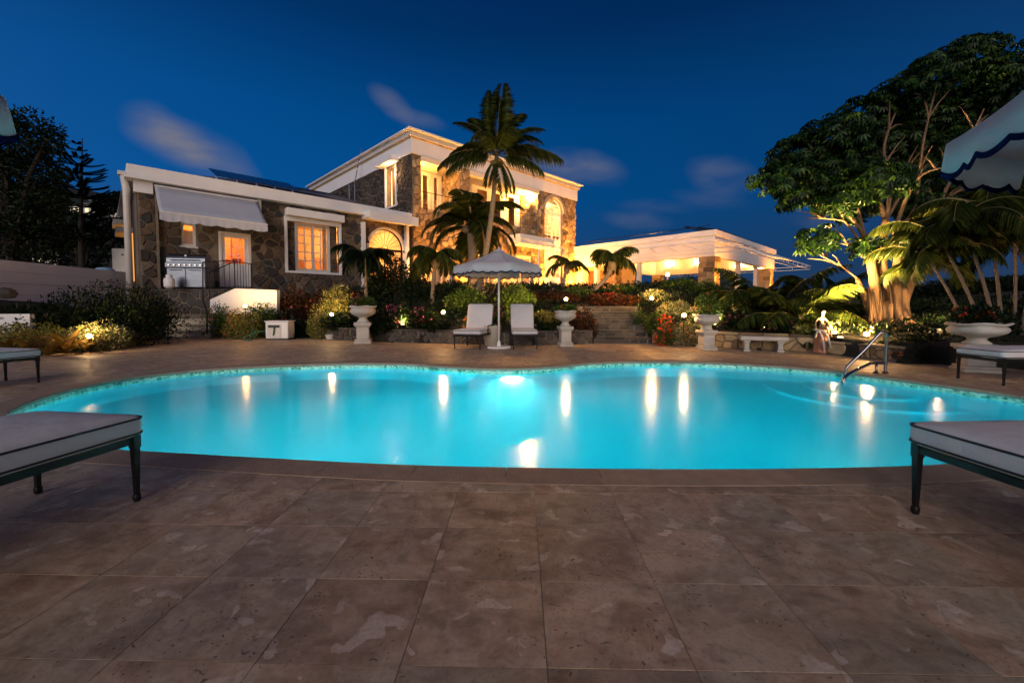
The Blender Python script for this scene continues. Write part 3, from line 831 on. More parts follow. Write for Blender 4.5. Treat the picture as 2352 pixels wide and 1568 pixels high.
def room(parent, F, a0, a1, z0, z1, d0, d1, wall='cream', skipfront=True, name='room_lining'):
    """inner faces of a lit room: back, sides, floor, ceiling"""
    m_ = MB(); t_ = .06
    m_.fbox(F, a0, a1, d0 - t_, d0, z0, z1); m_.fbox(F, a0 - t_, a0, d0, d1, z0, z1); m_.fbox(F, a1, a1 + t_, d0, d1, z0, z1)
    m_.fbox(F, a0, a1, d0, d1, z0 - t_, z0); m_.fbox(F, a0, a1, d0, d1, z1, z1 + t_)
    return m_.build(name, M[wall], parent)
def point(name, loc, watt, col=(1, .60, .27), r_=.08, parent=None):
    ld = bpy.data.lights.new(name, 'POINT'); ld.energy = watt; ld.color = col; ld.shadow_soft_size = r_
    o = bpy.data.objects.new(name, ld); o.location = loc; COL.objects.link(o)
    if parent:
        o.parent = parent; o.location = Vector(loc) - ROOT[root_of(parent).name][0]
    return o
def arch_pts(ca, r_, zc, n=16, a_0=0, a_1=math.pi): return [(ca + r_ * math.cos(a_0 + (a_1 - a_0) * i / n), zc + r_ * math.sin(a_0 + (a_1 - a_0) * i / n)) for i in range(n + 1)]
def arch_spandrel(mb, F, a0, a1, zc, ztop, d0, d1, n=20, rx=None, rz=None):
    """wall piece above a half-round arch that springs at zc; fills up to ztop"""
    ca = (a0 + a1) / 2; rx = rx or (a1 - a0) / 2; rz = rz or rx
    for i in range(n):
        t0, t1 = math.pi - math.pi * i / n, math.pi - math.pi * (i + 1) / n
        x0, zA = ca + rx * math.cos(t0), zc + rz * math.sin(t0); x1, zB = ca + rx * math.cos(t1), zc + rz * math.sin(t1)
        P = [F.p(x0, d1, zA), F.p(x1, d1, zB), F.p(x1, d1, ztop), F.p(x0, d1, ztop), F.p(x0, d0, zA), F.p(x1, d0, zB), F.p(x1, d0, ztop), F.p(x0, d0, ztop)]
        mb.add(P, [(0, 1, 2, 3), (7, 6, 5, 4), (0, 4, 5, 1), (2, 6, 7, 3)])
def fan(parent, F, ca, zc, r_, d, spokes, mat, rz=None, thick=.022, rim=.06):
    rz = rz or r_
    f = MB(); n = 24
    for i in range(n):
        t0, t1 = math.pi * i / n, math.pi * (i + 1) / n; P = []
        for dd in (d + .03, d - .03):
            for rr in (1, 1 - rim / r_):
                for t_ in (t0, t1): P.append(F.p(ca + r_ * rr * math.cos(t_), dd, zc + rz * rr * math.sin(t_)))
        f.add(P, [(0, 1, 3, 2), (4, 6, 7, 5), (2, 3, 7, 6), (0, 4, 5, 1)])
    f.fbox(F, ca - r_, ca + r_, d - .03, d + .03, zc - .03, zc + .03)
    fo = f.build('fanlight', M[mat], parent); b = MB()
    for k in range(1, spokes):
        t_ = math.pi * k / spokes; c, s_ = math.cos(t_), math.sin(t_)
        b.tube([F.p(ca + .16 * r_ * c, d, zc + .16 * rz * s_ + .03), F.p(ca + (r_ - rim) * c, d, zc + (rz - rim) * s_)], thick / 2, 4)
    hub = [F.p(ca + .17 * r_ * math.cos(math.pi * k / 10), d, zc + .03 + .17 * rz * math.sin(math.pi * k / 10)) for k in range(11)]
    b.tube(hub, thick * .6, 4); b.build('glazing_bars', M[mat], fo)
    for k in range(spokes):
        P = [F.p(ca, d - .01, zc + .03)] + [F.p(ca + (r_ - rim / 2) * math.cos(math.pi * (k + q / 3) / spokes), d - .01, zc + (rz - rim / 2) * math.sin(math.pi * (k + q / 3) / spokes)) for q in range(4)]
        MB().add(P, [(0, 1, 2, 3, 4)]).build('pane', M['glass'], fo)
    return fo

# ================================================================== WING
wing = thing('wing_house', 'low stone wing with white fascia, pale awning and glazed door beside the barbecue', 'house', tuple(HF.p(0, 0, 0)))
sW1 = S(940)                      # right end
zT, zB = 6.38, 5.86               # fascia top and underside
sP = S(362)
win = (S(655), S(783), Z(655, 622), Z(715, 512))
door = (S(503), S(577), FL + .02, Z(540, 535))
smallw = (S(418), S(452), Z(435, 566), Z(435, 512))
arcx = (S(843), S(930)); arcz = Z(886, 572); archr = (arcx[1] - arcx[0]) / 2; arcr_z = Z(886, 523) - arcz
arcbot = FL + .3
# door to the left, openings cut through
w = MB(); holes = [win, door, smallw, (arcx[0], arcx[1], arcbot, arcz + arcr_z + .02)]
wall_cells(w, HF, 0, sW1, 0.2, zB, -.40, 0, holes)
arch_spandrel(w, HF, arcx[0], arcx[1], arcz, arcz + arcr_z + .02, -.40, 0, rx=archr, rz=arcr_z)
w.fbox(HF, -.0, .40, -9, -.40, .2, zB); w.fbox(HF, .4, sW1, -9.0, -8.6, .2, zB); w.fbox(HF, .4, 2.6, -8.6, -.4, .2, 1.8)
w.build('wall', M['mortar'], wing)
def in_arch(a, z): return arcx[0] < a < arcx[1] and arcbot < z < arcz + (max(0, 1 - ((a - (arcx[0] + arcx[1]) / 2) / archr) ** 2) ** .5) * arcr_z + .08
stone_area(wing, HF, .02, sP, .9, 5.40, .27, M['stone'], seed=3, aspect=1.3, depth=.06, gap=.018)
stone_area(wing, HF, sP, sW1, 1.2, zB - .02, .34, M['stone'], holes=[win, door, smallw, (-1, S(593), Z(480, 470), 9), in_arch], seed=11, aspect=1.3, gap=.026, skip=.08, depth=.06)
MB().fbox(HF, sP - .02, sP + .05, 0, .22, .9, zB - .45).build('pier_edge', M['mortar'], wing)
# fascia, cornice lip, corner block
f = MB(); f.fbox(HF, -.28, sW1 + .05, .02, .30, zB + .10, zT); f.fbox(HF, -.36, sW1 + .05, .00, .38, zB, zB + .098)
f.fbox(HF, -.28, .0, -9.2, .018, zB + .10, zT); f.fbox(HF, -.36, 0, -9.2, -.002, zB, zB + .098)
f.build('fascia', M['white'], wing, bevel=.012)
MB().fbox(HF, -.10, S(357), -.3, .12, 5.42, zB - .004).build('corner_block', M['white'], wing)
MB().fbox(HF, S(595), S(602), 0, .10, Z(598, 500), zB - .004).build('corner_block', M['white'], wing)
# roof with solar panels
rf = MB(); P = [HF.p(-.2, .05, zT - .12), HF.p(sW1, .05, zT - .12), HF.p(sW1, -9, zT + 2.6), HF.p(6.0, -9, zT + 2.6)]
rf.add(P, [(0, 1, 2, 3)]); roofW = rf.build('roof', M['roof'], wing)
def solar(parent, F, a0, a1, d, z, tilt, length, n, leg=True):
    for k in range(n):
        x0 = a0 + (a1 - a0) * k / n + .02; x1 = a0 + (a1 - a0) * (k + 1) / n - .02
        c, s_ = math.cos(tilt), math.sin(tilt)
        P = [F.p(x, d - c * q, z + s_ * q + e) for e in (0, .04) for q in (0, length) for x in (x0, x1)]
        po = MB().add(P, [(0, 2, 3, 1), (4, 5, 7, 6), (0, 1, 5, 4), (2, 6, 7, 3), (0, 4, 6, 2), (1, 3, 7, 5)]).build('solar_panel', M['solar'], parent)
        if leg and k % 2 == 0:
            MB().tube([F.p(x0, d - .05, z - .25), F.p(x0, d - .05, z)], .02, 6).tube([F.p(x0 + .12, d - .05, z - .22), F.p(x0, d - .05, z)], .015, 6).build('panel_bracket', M['alu'], po)
solar(wing, HF, S(505, 400), S(705, 430), -.9, zT + .42, R(22), 1.9, 9)
solar(wing, HF, S(600, 400), S(835, 430), -3.2, zT + 1.15, R(12), 2.2, 9, False)
# awning
a0, a1 = S(360), S(593); zt = Z(360, 429); ao = 1.45; dz = 1.22
nA = 26; P = []; f_ = []
for i in range(nA + 1):
    a = a0 + (a1 - a0) * i / nA
    for q in range(5):
        t_ = q / 4; P.append(HF.p(a, .16 + ao * t_, zt - dz * t_ - .05 * math.sin(math.pi * t_)))
for i in range(nA):
    for q in range(4): k = i * 5 + q; f_.append((k, k + 1, k + 6, k + 5))
aw = thing('window_awning', 'pale canvas awning with scalloped valance over the door and the barbecue', 'awning', tuple(HF.p((a0 + a1) / 2, 0, zt)))
aco = MB().add(P, f_).build('canopy', M['awncloth'], aw, smooth=True)
sd_ = aco.modifiers.new('thick', 'SOLIDIFY'); sd_.thickness = .008
P = []; f_ = []; nv = 120
for i in range(nv + 1):
    a = a0 + (a1 - a0) * i / nv; sc_ = .055 * abs(math.sin(math.pi * 6 * i / nv))
    P += [HF.p(a, .16 + ao, zt - dz), HF.p(a, .16 + ao + .01 + .01 * math.sin(i * .7), zt - dz - .27 - sc_)]
for i in range(nv): f_.append((2 * i, 2 * i + 1, 2 * i + 3, 2 * i + 2))
vo_ = MB().add(P, f_).build('valance', M['awncloth'], aw); sd_ = vo_.modifiers.new('thick', 'SOLIDIFY'); sd_.thickness = .006
MB().tube([HF.p(a0, .16 + ao, zt - dz + .012), HF.p(a1, .16 + ao, zt - dz + .012)], .022, 8).build('front_bar', M['white'], aw)
MB().tube([HF.p(a0, .15, zt), HF.p(a1, .15, zt)], .05, 8).build('roller_tube', M['white'], aw)
for a in (a0 + .05, a1 - .05): MB().tube([HF.p(a, .03, zt - .9), HF.p(a, .16 + ao - .05, zt - dz - .02)], .018, 6).build('arm', M['alu'], aw)
# downspout and side hoods
ds = MB().tube([HF.p(-.30, -.15, .3), HF.p(-.30, -.15, 5.5), HF.p(-.36, -.2, 6.05)], .11, 12).build('downspout', M['white_trim'], wing, smooth=True)
MB().fbox(HF, -.52, -.30, -.36, -.08, 6.02, 6.16).build('gutter_head', M['white_trim'], wing)
for (z0, d0) in ((4.35, -3.6), (5.2, -7.2)):
    MB().fbox(HF, -.55, 0, d0 - 2.0, d0, z0, z0 + .22).build('hood', M['white_trim'], wing)
    MB().fbox(HF, -.06, 0, d0 - 1.9, d0 - .1, z0 - 2.1, z0).build('side_window', M['amber_pane'], wing)
# white surround + shutter box of the big window
f = MB(); s0, s1, z0, z1 = win
zh = Z(715, 505)
f.fbox(HF, s0 - .02, s0 + .10, .0, .10, z0 - .08, z1 + .16); f.fbox(HF, s1 - .10, s1 + .02, .0, .10, z0 - .08, z1 + .16)
f.fbox(HF, s0 + .10, s1 - .10, .0, .10, z0 - .08, z0 + .02); f.fbox(HF, s0 + .10, s1 - .10, -.02, .09, z1 - .04, z1 + .16)
f.build('window_surround', M['white'], wing, bevel=.008)
MB().fbox(HF, s0 + .02, s1 + .06, .0, .42, z1 + .163, z1 + .50).build('shutter_box', M['white'], wing, bevel=.01)
w2a, w2b = S(682), S(762)
for xa_, xb_ in ((s0 + .1, w2a), (w2b, s1 - .1)): MB().fbox(HF, xa_, xb_, -.30, -.24, z0, z1).build('window_reveal', M['mortar'], wing)
stone_area(wing, HF, s0 + .1, w2a, z0 + .02, z1 - .04, .26, M['stone'], d=-.24, seed=5); stone_area(wing, HF, w2b, s1 - .1, z0 + .02, z1 - .04, .26, M['stone'], d=-.24, seed=6)
window(wing, HF, w2a, w2b, z0 + .03, z1 - .05, -.22, 2, 5, leaves=2, frame=.07, bar=.045, mat='white_trim')
# door with nine panes
s0, s1, z0, z1 = door
dj = MB().fbox(HF, s0, s0 + .09, -.14, .03, z0, z1).fbox(HF, s1 - .09, s1, -.14, .03, z0, z1).fbox(HF, s0 + .09, s1 - .09, -.14, .03, z1 - .09, z1).build('door_frame', M['white'], wing)
zg = Z(540, 606); a_0, a_1 = s0 + .10, s1 - .10; g0, g1 = a_0 + .14, a_1 - .14; zt_ = z1 - .22
dd = MB(); dd.fbox(HF, a_0, g0, -.09, -.04, z0, z1 - .1); dd.fbox(HF, g1, a_1, -.09, -.04, z0, z1 - .1); dd.fbox(HF, g0, g1, -.09, -.04, z0, zg); dd.fbox(HF, g0, g1, -.09, -.04, zt_, z1 - .1)
for k in range(1, 3):
    x = g0 + (g1 - g0) * k / 3; dd.fbox(HF, x - .012, x + .012, -.08, -.05, zg, zt_)
for k in range(1, 3):
    z = zg + (zt_ - zg) * k / 3
    for c in range(3):
        dd.fbox(HF, g0 + (g1 - g0) * c / 3 + .012, g0 + (g1 - g0) * (c + 1) / 3 - .012, -.08, -.05, z - .012, z + .012)
do = dd.build('door', M['white'], wing)
for c in range(3):
    for r_ in range(3):
        xa, xb = g0 + (g1 - g0) * c / 3, g0 + (g1 - g0) * (c + 1) / 3; za, zb = zg + (zt_ - zg) * r_ / 3, zg + (zt_ - zg) * (r_ + 1) / 3
        MB().add([HF.p(xa, -.065, za), HF.p(xb, -.065, za), HF.p(xb, -.065, zb), HF.p(xa, -.065, zb)], [(0, 1, 2, 3)]).build('pane', M['glass'], do)
MB().tube([HF.p(a_0 + .07, -.02, zg + .05), HF.p(a_0 + .16, -.02, zg + .05)], .014, 8).fbox(HF, a_0 + .04, a_0 + .10, -.04, -.02, zg - .02, zg + .16).build('handle', M['alu'], do)
# small window with half-drawn blind
s0, s1, z0, z1 = smallw
window(wing, HF, s0, s1, z0, z1, -.08, 1, 1, frame=.05, mat='white_trim')
MB().fbox(HF, s0 + .08, s1 - .08, -.22, -.20, z0 + .1, z0 + (z1 - z0) * .70).build('blind', M['cream'], wing)
# arched window
ca = (arcx[0] + arcx[1]) / 2
fan(wing, HF, ca, arcz, archr - .06, -.2, 10, 'black', rz=arcr_z - .06)
f = MB(); n = 24
for i in range(n):
    P = []
    for dd_ in (.06, -.10):
        for rr in (1.0, .90):
            for t_ in (math.pi * i / n, math.pi * (i + 1) / n): P.append(HF.p(ca + (archr + .02) * rr * math.cos(t_), dd_, arcz + (arcr_z + .02) * rr * math.sin(t_)))
    f.add(P, [(0, 1, 3, 2), (4, 6, 7, 5), (2, 3, 7, 6), (0, 4, 5, 1)])
f.fbox(HF, arcx[0] - .02, arcx[0] + .08, -.10, .06, arcbot, arcz - .001); f.fbox(HF, arcx[1] - .08, arcx[1] + .02, -.10, .06, arcbot, arcz - .001)
f.build('arch_surround', M['white_trim'], wing)
window(wing, HF, arcx[0] + .08, arcx[1] - .08, arcbot, arcz - .03, -.2, 2, 6, leaves=3, frame=.03, mat='black', sill=False)
MB().fbox(HF, S(832), sW1 + .05, .0, .95, Z(886, 512), Z(886, 497)).fbox(HF, S(832), sW1 + .05, .88, .95, Z(886, 517), Z(886, 512) - .002).build('arch_hood', M['white'], wing, bevel=.01)
MB().fbox(HF, S(829), S(835), 0, .3, FL - .5, Z(832, 512)).fbox(HF, S(928), S(934), 0, .3, FL - .5, Z(932, 512)).build('hood_post', M['white'], wing)
# kitchen behind the door, sitting room behind the window
room(wing, HF, .45, S(600), FL, zB - .2, -4.0, -.42, 'kitchen')
room(wing, HF, S(612), sW1 - .1, FL, zB - .2, -5.0, -.42, 'cream')
kit = MB()
for k, (a, z0_, z1_, dd_) in enumerate([(2.8, FL + 1.5, FL + 2.4, .5), (3.7, FL + 1.6, FL + 2.5, .35), (3.9, FL, FL + .95, .6)]): kit.fbox(HF, a, a + .8, -3.99, -3.99 + dd_, z0_, z1_)
kit.build('cabinets', M['terracotta'], wing)
it = MB()
for a, z0_, z1_, w_, dd_ in [(S(640), FL, FL + .9, .9, .5), (S(690), FL, FL + 2.0, .06, .06), (S(705), FL, FL + 1.3, 1.0, .3), (S(760), FL, FL + .8, 1.2, .7), (S(800), FL + 1.2, FL + 2.1, .9, .04), (S(860), FL, FL + 1.9, 1.1, .4)]:
    it.fbox(HF, a, a + w_, -4.99, -4.99 + dd_, z0_, z1_)
it.build('room_furniture', M['kitchen'], wing)
point('kitchen_lamp_light', HF.p(S(520), -2.0, zB - .9), 700, (1, .42, .10), .12, wing)
point('sitting_room_lamp_light', HF.p(S(702), -2.6, FL + 2.2), 560, (1, .56, .22), .10, wing)
point('sitting_room_lamp_light', HF.p(S(730), -3.6, FL + 1.9), 420, (1, .56, .22), .10, wing)
point('garden_room_light', HF.p(S(870), -2.8, FL + 2.9), 560, (1, .48, .13), .12, wing)
for a, d_, z_ in ((S(702), -2.6, FL + 2.2), (S(730), -3.6, FL + 1.9)):
    q = HF.p(a, d_, z_); MB().lathe([(.10, .12), (.19, -.12)], 16, q).build('lamp_shade', M['shade'], wing)

# ================================================================== MAIN HOUSE
s0M = S(948, 500); s1M = S(1322, 500)
main = thing('main_house', 'tall two storey stone house with white cornice, recessed balconies and arched fanlight window', 'house', tuple(HF.p(s0M, 0, 0)))
zMT = Z(944, 303); zM2 = Z(948, 353)
LD = 15.6                           # depth of the left flank
bay1 = (S(967, 440), S(1057, 440), Z(1000, 485), zM2 - .02)
bay2 = (S(1079, 440), S(1236, 440), bay1[2], zM2 - .02)
zf2 = bay1[2]
# tall arched window in the right wall
ta0, ta1 = S(1251, 500), S(1293, 500); taz = Z(1272, 487)
tr_ = (ta1 - ta0) / 2; tz_top = taz + tr_
gA = (S(965, 600), S(1041, 600), FL + .1, Z(1000, 575)); gB = (S(1092, 640), S(1150, 640), FL + .1, FL + 2.9); gC = (S(1160, 640), S(1224, 640), FL + .1, FL + 2.9)
w = MB(); holes = [bay1, bay2, (ta0, ta1, FL, tz_top + .01), gA, gB, gC]
wall_cells(w, HF, s0M, s1M, .5, zM2, -.45, 0, holes)
arch_spandrel(w, HF, ta0, ta1, taz, tz_top + .01, -.45, 0)
lw = (-2.6, -1.45, Z(885, 473), zM2 - .55)   # window in the left flank (d range)
lw = (HF.hits(888, 430, s0M)[0], HF.hits(911, 430, s0M)[0] - .02, HF.hits(900, 474, s0M)[1], HF.hits(900, 383, s0M)[1])
wall_cells(w, HF, -LD, -.45, 4.5, zM2, s0M, s0M + .45, [lw], axis='d')
w.fbox(HF, s1M - .4, s1M, -LD, -.45, .5, zM2); w.fbox(HF, s0M + .45, s1M - .4, -LD, -LD + .4, .5, zM2)
w.build('wall', M['mortar'], main)
def in_tall(a, z): return ta0 - .1 < a < ta1 + .1 and z < taz + (max(0, 1 - ((a - (ta0 + ta1) / 2) / (tr_ + .25)) ** 2) ** .5) * (tr_ + .25)
stone_area(main, HF, s0M, s1M, FL, zM2, .36, M['warm_stone'], holes=[bay1, bay2, gA, gB, gC, in_tall], seed=21, aspect=1.2, gap=.022, depth=.07)
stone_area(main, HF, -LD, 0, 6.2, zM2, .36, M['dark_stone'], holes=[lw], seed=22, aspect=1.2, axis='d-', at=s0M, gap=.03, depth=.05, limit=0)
# recess linings
rc = MB()
for b in (bay1, bay2):
    rc.fbox(HF, b[0] - .3, b[0], -2.0, -.45, b[2], b[3]); rc.fbox(HF, b[1], b[1] + .3, -2.0, -.45, b[2], b[3])
rc.build('recess_wall', M['mortar'], main)
for k, b in enumerate((bay1, bay2)):
    stone_area(main, HF, -1.98, -.02, b[2], b[3], .42, M['warm_stone'], seed=31 + k, axis='d-', at=b[1], gap=.03, depth=.04, limit=0)
sl = MB()
for b in (bay1, bay2): sl.fbox(HF, b[0], b[1], -2.0, -.02, b[2] - .2, b[2]); 
sl.build('balcony_floor', M['white_trim'], main)
sc_ = MB()
for b in (bay1, bay2):
    sc_.fbox(HF, b[0], b[1], -2.0, -.06, b[3] - .10, b[3] - .002); sc_.fbox(HF, b[0], b[1], -.05, .12, b[3] - .30, b[3] + .0)
sc_.build('balcony_soffit', M['ceil'], main)
# french windows inside the recesses
def bay_doors(b, cuts):
    W_ = b[1] - b[0]; zt_ = b[2] + 2.9
    m_ = MB(); m_.fbox(HF, b[0], b[1], -2.1, -2.0, zt_ + .02, b[3]); m_.build('over_door_panel', M['cream'], main)
    x = b[0]
    for k, (frac, kind) in enumerate(cuts):
        x1 = x + W_ * frac
        if kind == 'd': window(main, HF, x + .02, x1 - .02, b[2], zt_, -2.0, 1, 1, leaves=1, frame=.12, mat='white', sill=False, name='glazed_door')
        else: MB().fbox(HF, x, x1, -2.05, -1.95, b[2], zt_).build('door_jamb', M['white'], main)
        x = x1
bay_doors(bay1, [(.04, 'j'), (.30, 'd'), (.06, 'j'), (.30, 'd'), (.26, 'd'), (.04, 'j')])
bay_doors(bay2, [(.04, 'j'), (.22, 'd'), (.05, 'j'), (.22, 'd'), (.20, 'd'), (.05, 'j'), (.18, 'd'), (.04, 'j')])
def railing(parent, P0, P1, z, h=.95, gap=.14, mat='black', r_=.010):
    P0, P1 = Vector(P0), Vector(P1); L = (P1 - P0).length; n = max(2, int(L / gap)); up = Vector((0, 0, 1))
    m_ = MB(); m_.tube([P0 + up * (z[0] + h), P1 + up * (z[1] + h)], .020, 6); m_.tube([P0 + up * (z[0] + .08), P1 + up * (z[1] + .08)], .012, 6)
    ro = m_.build('rail', M[mat], parent)
    for k in range(n + 1):
        t_ = k / n; p = P0.lerp(P1, t_); zz = z[0] + (z[1] - z[0]) * t_; rr = r_ * (1.8 if k in (0, n) else 1)
        MB().tube([p + up * zz, p + up * (zz + h)], rr, 5).build('baluster', M[mat], parent)
for b, lab in ((bay1, 'black iron balcony railing in the left upper bay of the tall house'), (bay2, 'black iron balcony railing in the wide upper bay behind the palm')):
    r_ = thing('balcony_railing', lab, 'railing', tuple(HF.p((b[0] + b[1]) / 2, -.15, b[2])), 0, 'balcony railings')
    railing(r_, HF.p(b[0] + .03, -.15, 0), HF.p(b[1] - .03, -.15, 0), (b[2], b[2]), 1.05, .24)
# upper rooms
room(main, HF, s0M + .5, s1M - .5, zf2 - .05, zM2 - .15, -7.5, -2.12, 'cream')
for a, z_, wt in ((S(1000), zf2 + 2.9, 1900), (S(1120), zf2 + 3.0, 1900), (S(1190), zf2 + 3.0, 1600)): point('upper_room_light', HF.p(a, -4.5, z_), wt * .6, (1, .50, .13), .15, main)
up = MB()
for a, z0_, z1_, w_ in [(S(990), zf2, zf2 + 1.4, 1.0), (S(1110), zf2, zf2 + 2.2, .9), (S(1165), zf2, zf2 + 1.1, 1.4), (S(1200), zf2, zf2 + 2.3, .5)]: up.fbox(HF, a, a + w_, -7.4, -6.8, z0_, z1_)
up.build('room_furniture', M['kitchen'], main)
# balcony lamps (lit sconces)
def sconce(p, lab, watt, group):
    t_ = thing('wall_sconce', lab, 'lamp', tuple(p), 0, group)
    MB().lathe([(.05, -.18), (.10, .0), (.13, .14)], 12, p).build('shade', M['shade'], t_)
    MB().lathe([(.03, -.26), (.05, -.18)], 8, p).build('bracket', M['black'], t_)
    point('sconce_light', p + Vector((0, 0, .30)), watt, (1, .42, .08), .07, t_)
sconce(HF.p(bay1[0] + .22, -.7, zf2 + 1.75), 'small lit wall lamp at the left end of the first balcony', 650, 'balcony wall lamps')
sconce(HF.p(bay1[1] - .5, -1.0, zf2 + 3.3), 'lit lamp under the soffit at the right end of the first balcony', 600, 'balcony wall lamps')
sconce(HF.p(bay2[1] - .35, -.7, zf2 + 2.3), 'lit wall lamp on the right wall of the wide balcony', 1900, 'balcony wall lamps')
sconce(HF.p(bay2[0] + 1.6, -1.0, zf2 + 3.2), 'lit lamp under the soffit of the wide balcony behind the palm crown', 800, 'balcony wall lamps')
# tall arched window: fanlight, two upper leaves, lower door
fan(main, HF, (ta0 + ta1) / 2, taz, tr_ - .06, -.22, 9, 'white', thick=.05)
f = MB(); n = 24; ca = (ta0 + ta1) / 2
for i in range(n):
    P = []
    for dd_ in (.10, -.2):
        for rr in (1.20, 1.0):
            for t_ in (math.pi * i / n, math.pi * (i + 1) / n): P.append(HF.p(ca + tr_ * rr * math.cos(t_), dd_, taz + tr_ * rr * math.sin(t_)))
    f.add(P, [(0, 1, 3, 2), (4, 6, 7, 5), (2, 3, 7, 6), (0, 4, 5, 1)])
f.build('arch_surround', M['sill'], main)
zmid = Z(1272, 560)
window(main, HF, ta0 + .03, ta1 - .03, zmid + .2, taz - .05, -.22, 2, 6, leaves=2, frame=.09, bar=.04, sill=False)
window(main, HF, ta0 + .03, ta1 - .03, FL + 1.3, zmid - .25, -.22, 2, 5, leaves=2, frame=.09, bar=.04, sill=False)
MB().fbox(HF, ta0 + .03, ta1 - .03, -.28, -.20, zmid - .245, zmid + .195).fbox(HF, ta0 + .03, ta1 - .03, -.28, -.20, FL, FL + 1.295).build('door_panel', M['white'], main)
room(main, HF, ta0 - 1.2, ta1 + .6, FL, zf2 - .3, -4.5, -.47, 'cream'); room(main, HF, ta0 - .3, ta1 + .5, zf2, zM2 - .6, -2.0, -.47, 'cream')
point('hall_light', HF.p(ca, -2.2, zf2 - .9), 900, (1, .58, .22), .12, main); point('landing_light', HF.p(ca, -1.2, zf2 + 1.8), 420, (1, .60, .24), .12, main)
# ground floor french windows
room(main, HF, s0M + .5, ta0 - 1.3, FL, zf2 - .3, -6, -.47, 'cream')
for a in (S(1005, 600), S(1110, 640), S(1180, 640)): point('ground_floor_light', HF.p(a, -3, FL + 3.1), 750, (1, .52, .16), .12, main)
for g, lv, rw in ((gA, 2, 4), (gB, 2, 4), (gC, 2, 4)): window(main, HF, g[0], g[1], g[2], g[3], -.2, 2, rw, leaves=lv, frame=.10, bar=.035, mat='white_trim', sill=False, name='french_window')
MB().fbox(HF, S(1165, 550), S(1243, 550), .0, 1.3, Z(1215, 566) - .1, Z(1215, 540) - .3).build('porch_canopy', M['white'], main)
pc = MB()
for k in range(7):
    a = S(1165, 550) + 2.9 * k / 6; zc_ = Z(1215, 566) + .25
    pc.tube([HF.p(a, 1.3, zc_), HF.p(a, 2.9, zc_ - .65), HF.p(a, 2.9, zc_ - .95)], .02, 5)
pc.tube([HF.p(S(1165, 550), 2.9, zc_ - .65), HF.p(S(1165, 550) + 2.9, 2.9, zc_ - .65)], .02, 5); pc.tube([HF.p(S(1165, 550), 2.9, zc_ - .95), HF.p(S(1165, 550) + 2.9, 2.9, zc_ - .95)], .02, 5)
pc.build('canopy_frame', M['white'], main)
for a in (S(1165, 550) + .05, S(1165, 550) + 2.85): MB().tube([HF.p(a, 2.9, FL - .3), HF.p(a, 2.9, zc_ - .95)], .05, 8).build('canopy_post', M['white'], main)
# left flank window
s0, s1, z0, z1 = lw
lf = MB(); lf.fbox(HF, s0M - .10, s0M + .02, s0 - .1, s0, z0 - .1, z1 + .1); lf.fbox(HF, s0M - .10, s0M + .02, s1, s1 + .12, z0 - .1, z1 + .1); lf.fbox(HF, s0M - .10, s0M + .02, s0, s1, z0 - .1, z0); lf.build('flank_window_frame', M['white'], main)
MB().fbox(HF, s0M - .55, s0M - .002, s0 - .5, s1 + .35, z1 + .10, z1 + .42).build('flank_hood', M['white'], main)
MB().fbox(HF, s0M + .28, s0M + .30, s0 + .1, s1 - .9, z0 + .1, z1 - .1).build('flank_window', M['shade'], main)
MB().fbox(HF, s0M + .2, s0M + .34, s1 - .9, s1, z0, z1).build('flank_jamb', M['warm_stone'], main)
point('flank_window_light', HF.p(s0M - .25, (s0 + s1) / 2 + .4, z1 - .5), 130, (1, .50, .20), .05, main)
# cornice in three steps, right front and left flank
for (o_, z0_, z1_, mt) in ((.10, zM2, zM2 + .85, 'white'), (.15, zM2 + .85, zM2 + .92, 'ochre_line'), (.24, zM2 + .92, zM2 + 1.20, 'white_trim'), (.28, zM2 + 1.20, zM2 + 1.26, 'ochre_line'), (.36, zM2 + 1.26, zMT, 'white'), (.46, zMT, zMT + .08, 'white')):
    m_ = MB(); m_.fbox(HF, s0M - o_, s1M + o_, 0 - .3, o_, z0_ + .002, z1_); m_.fbox(HF, s0M - o_, s0M + .3, -LD - o_, -.3, z0_ + .002, z1_); m_.fbox(HF, s1M - .3, s1M + o_, -LD, -.3, z0_ + .002, z1_)
    m_.build('cornice', M[mt], main)
MB().add([HF.p(s0M, 0, zMT - .1), HF.p(s1M, 0, zMT - .1), HF.p(s1M - 4, -LD / 2, zMT + 1.1), HF.p(s0M + 4, -LD / 2, zMT + 1.1), HF.p(s0M, -LD, zMT - .1), HF.p(s1M, -LD, zMT - .1)],
         [(0, 1, 2, 3), (4, 3, 2, 5), (0, 3, 4), (1, 5, 2)]).build('roof', M['roof'], main)
solar(main, HF, S(1165, 360), S(1300, 400), -1.0, zMT + .75, R(14), 2.2, 6, False)
# linear warm strip on the balcony edge: lit cove
# lightning rod and cable on the left flank
MB().tube([HF.p(s0M - .5, -6.5, 6.6), HF.p(s0M - .5, -6.5, 9.4), HF.p(s0M - .42, -5.5, 11.5)], .035, 6).tube([HF.p(s0M - .4, -7.6, 6.8), HF.p(s0M - .4, -7.6, 9.6)], .04, 6).build('vent_pipe', M['alu'], main)

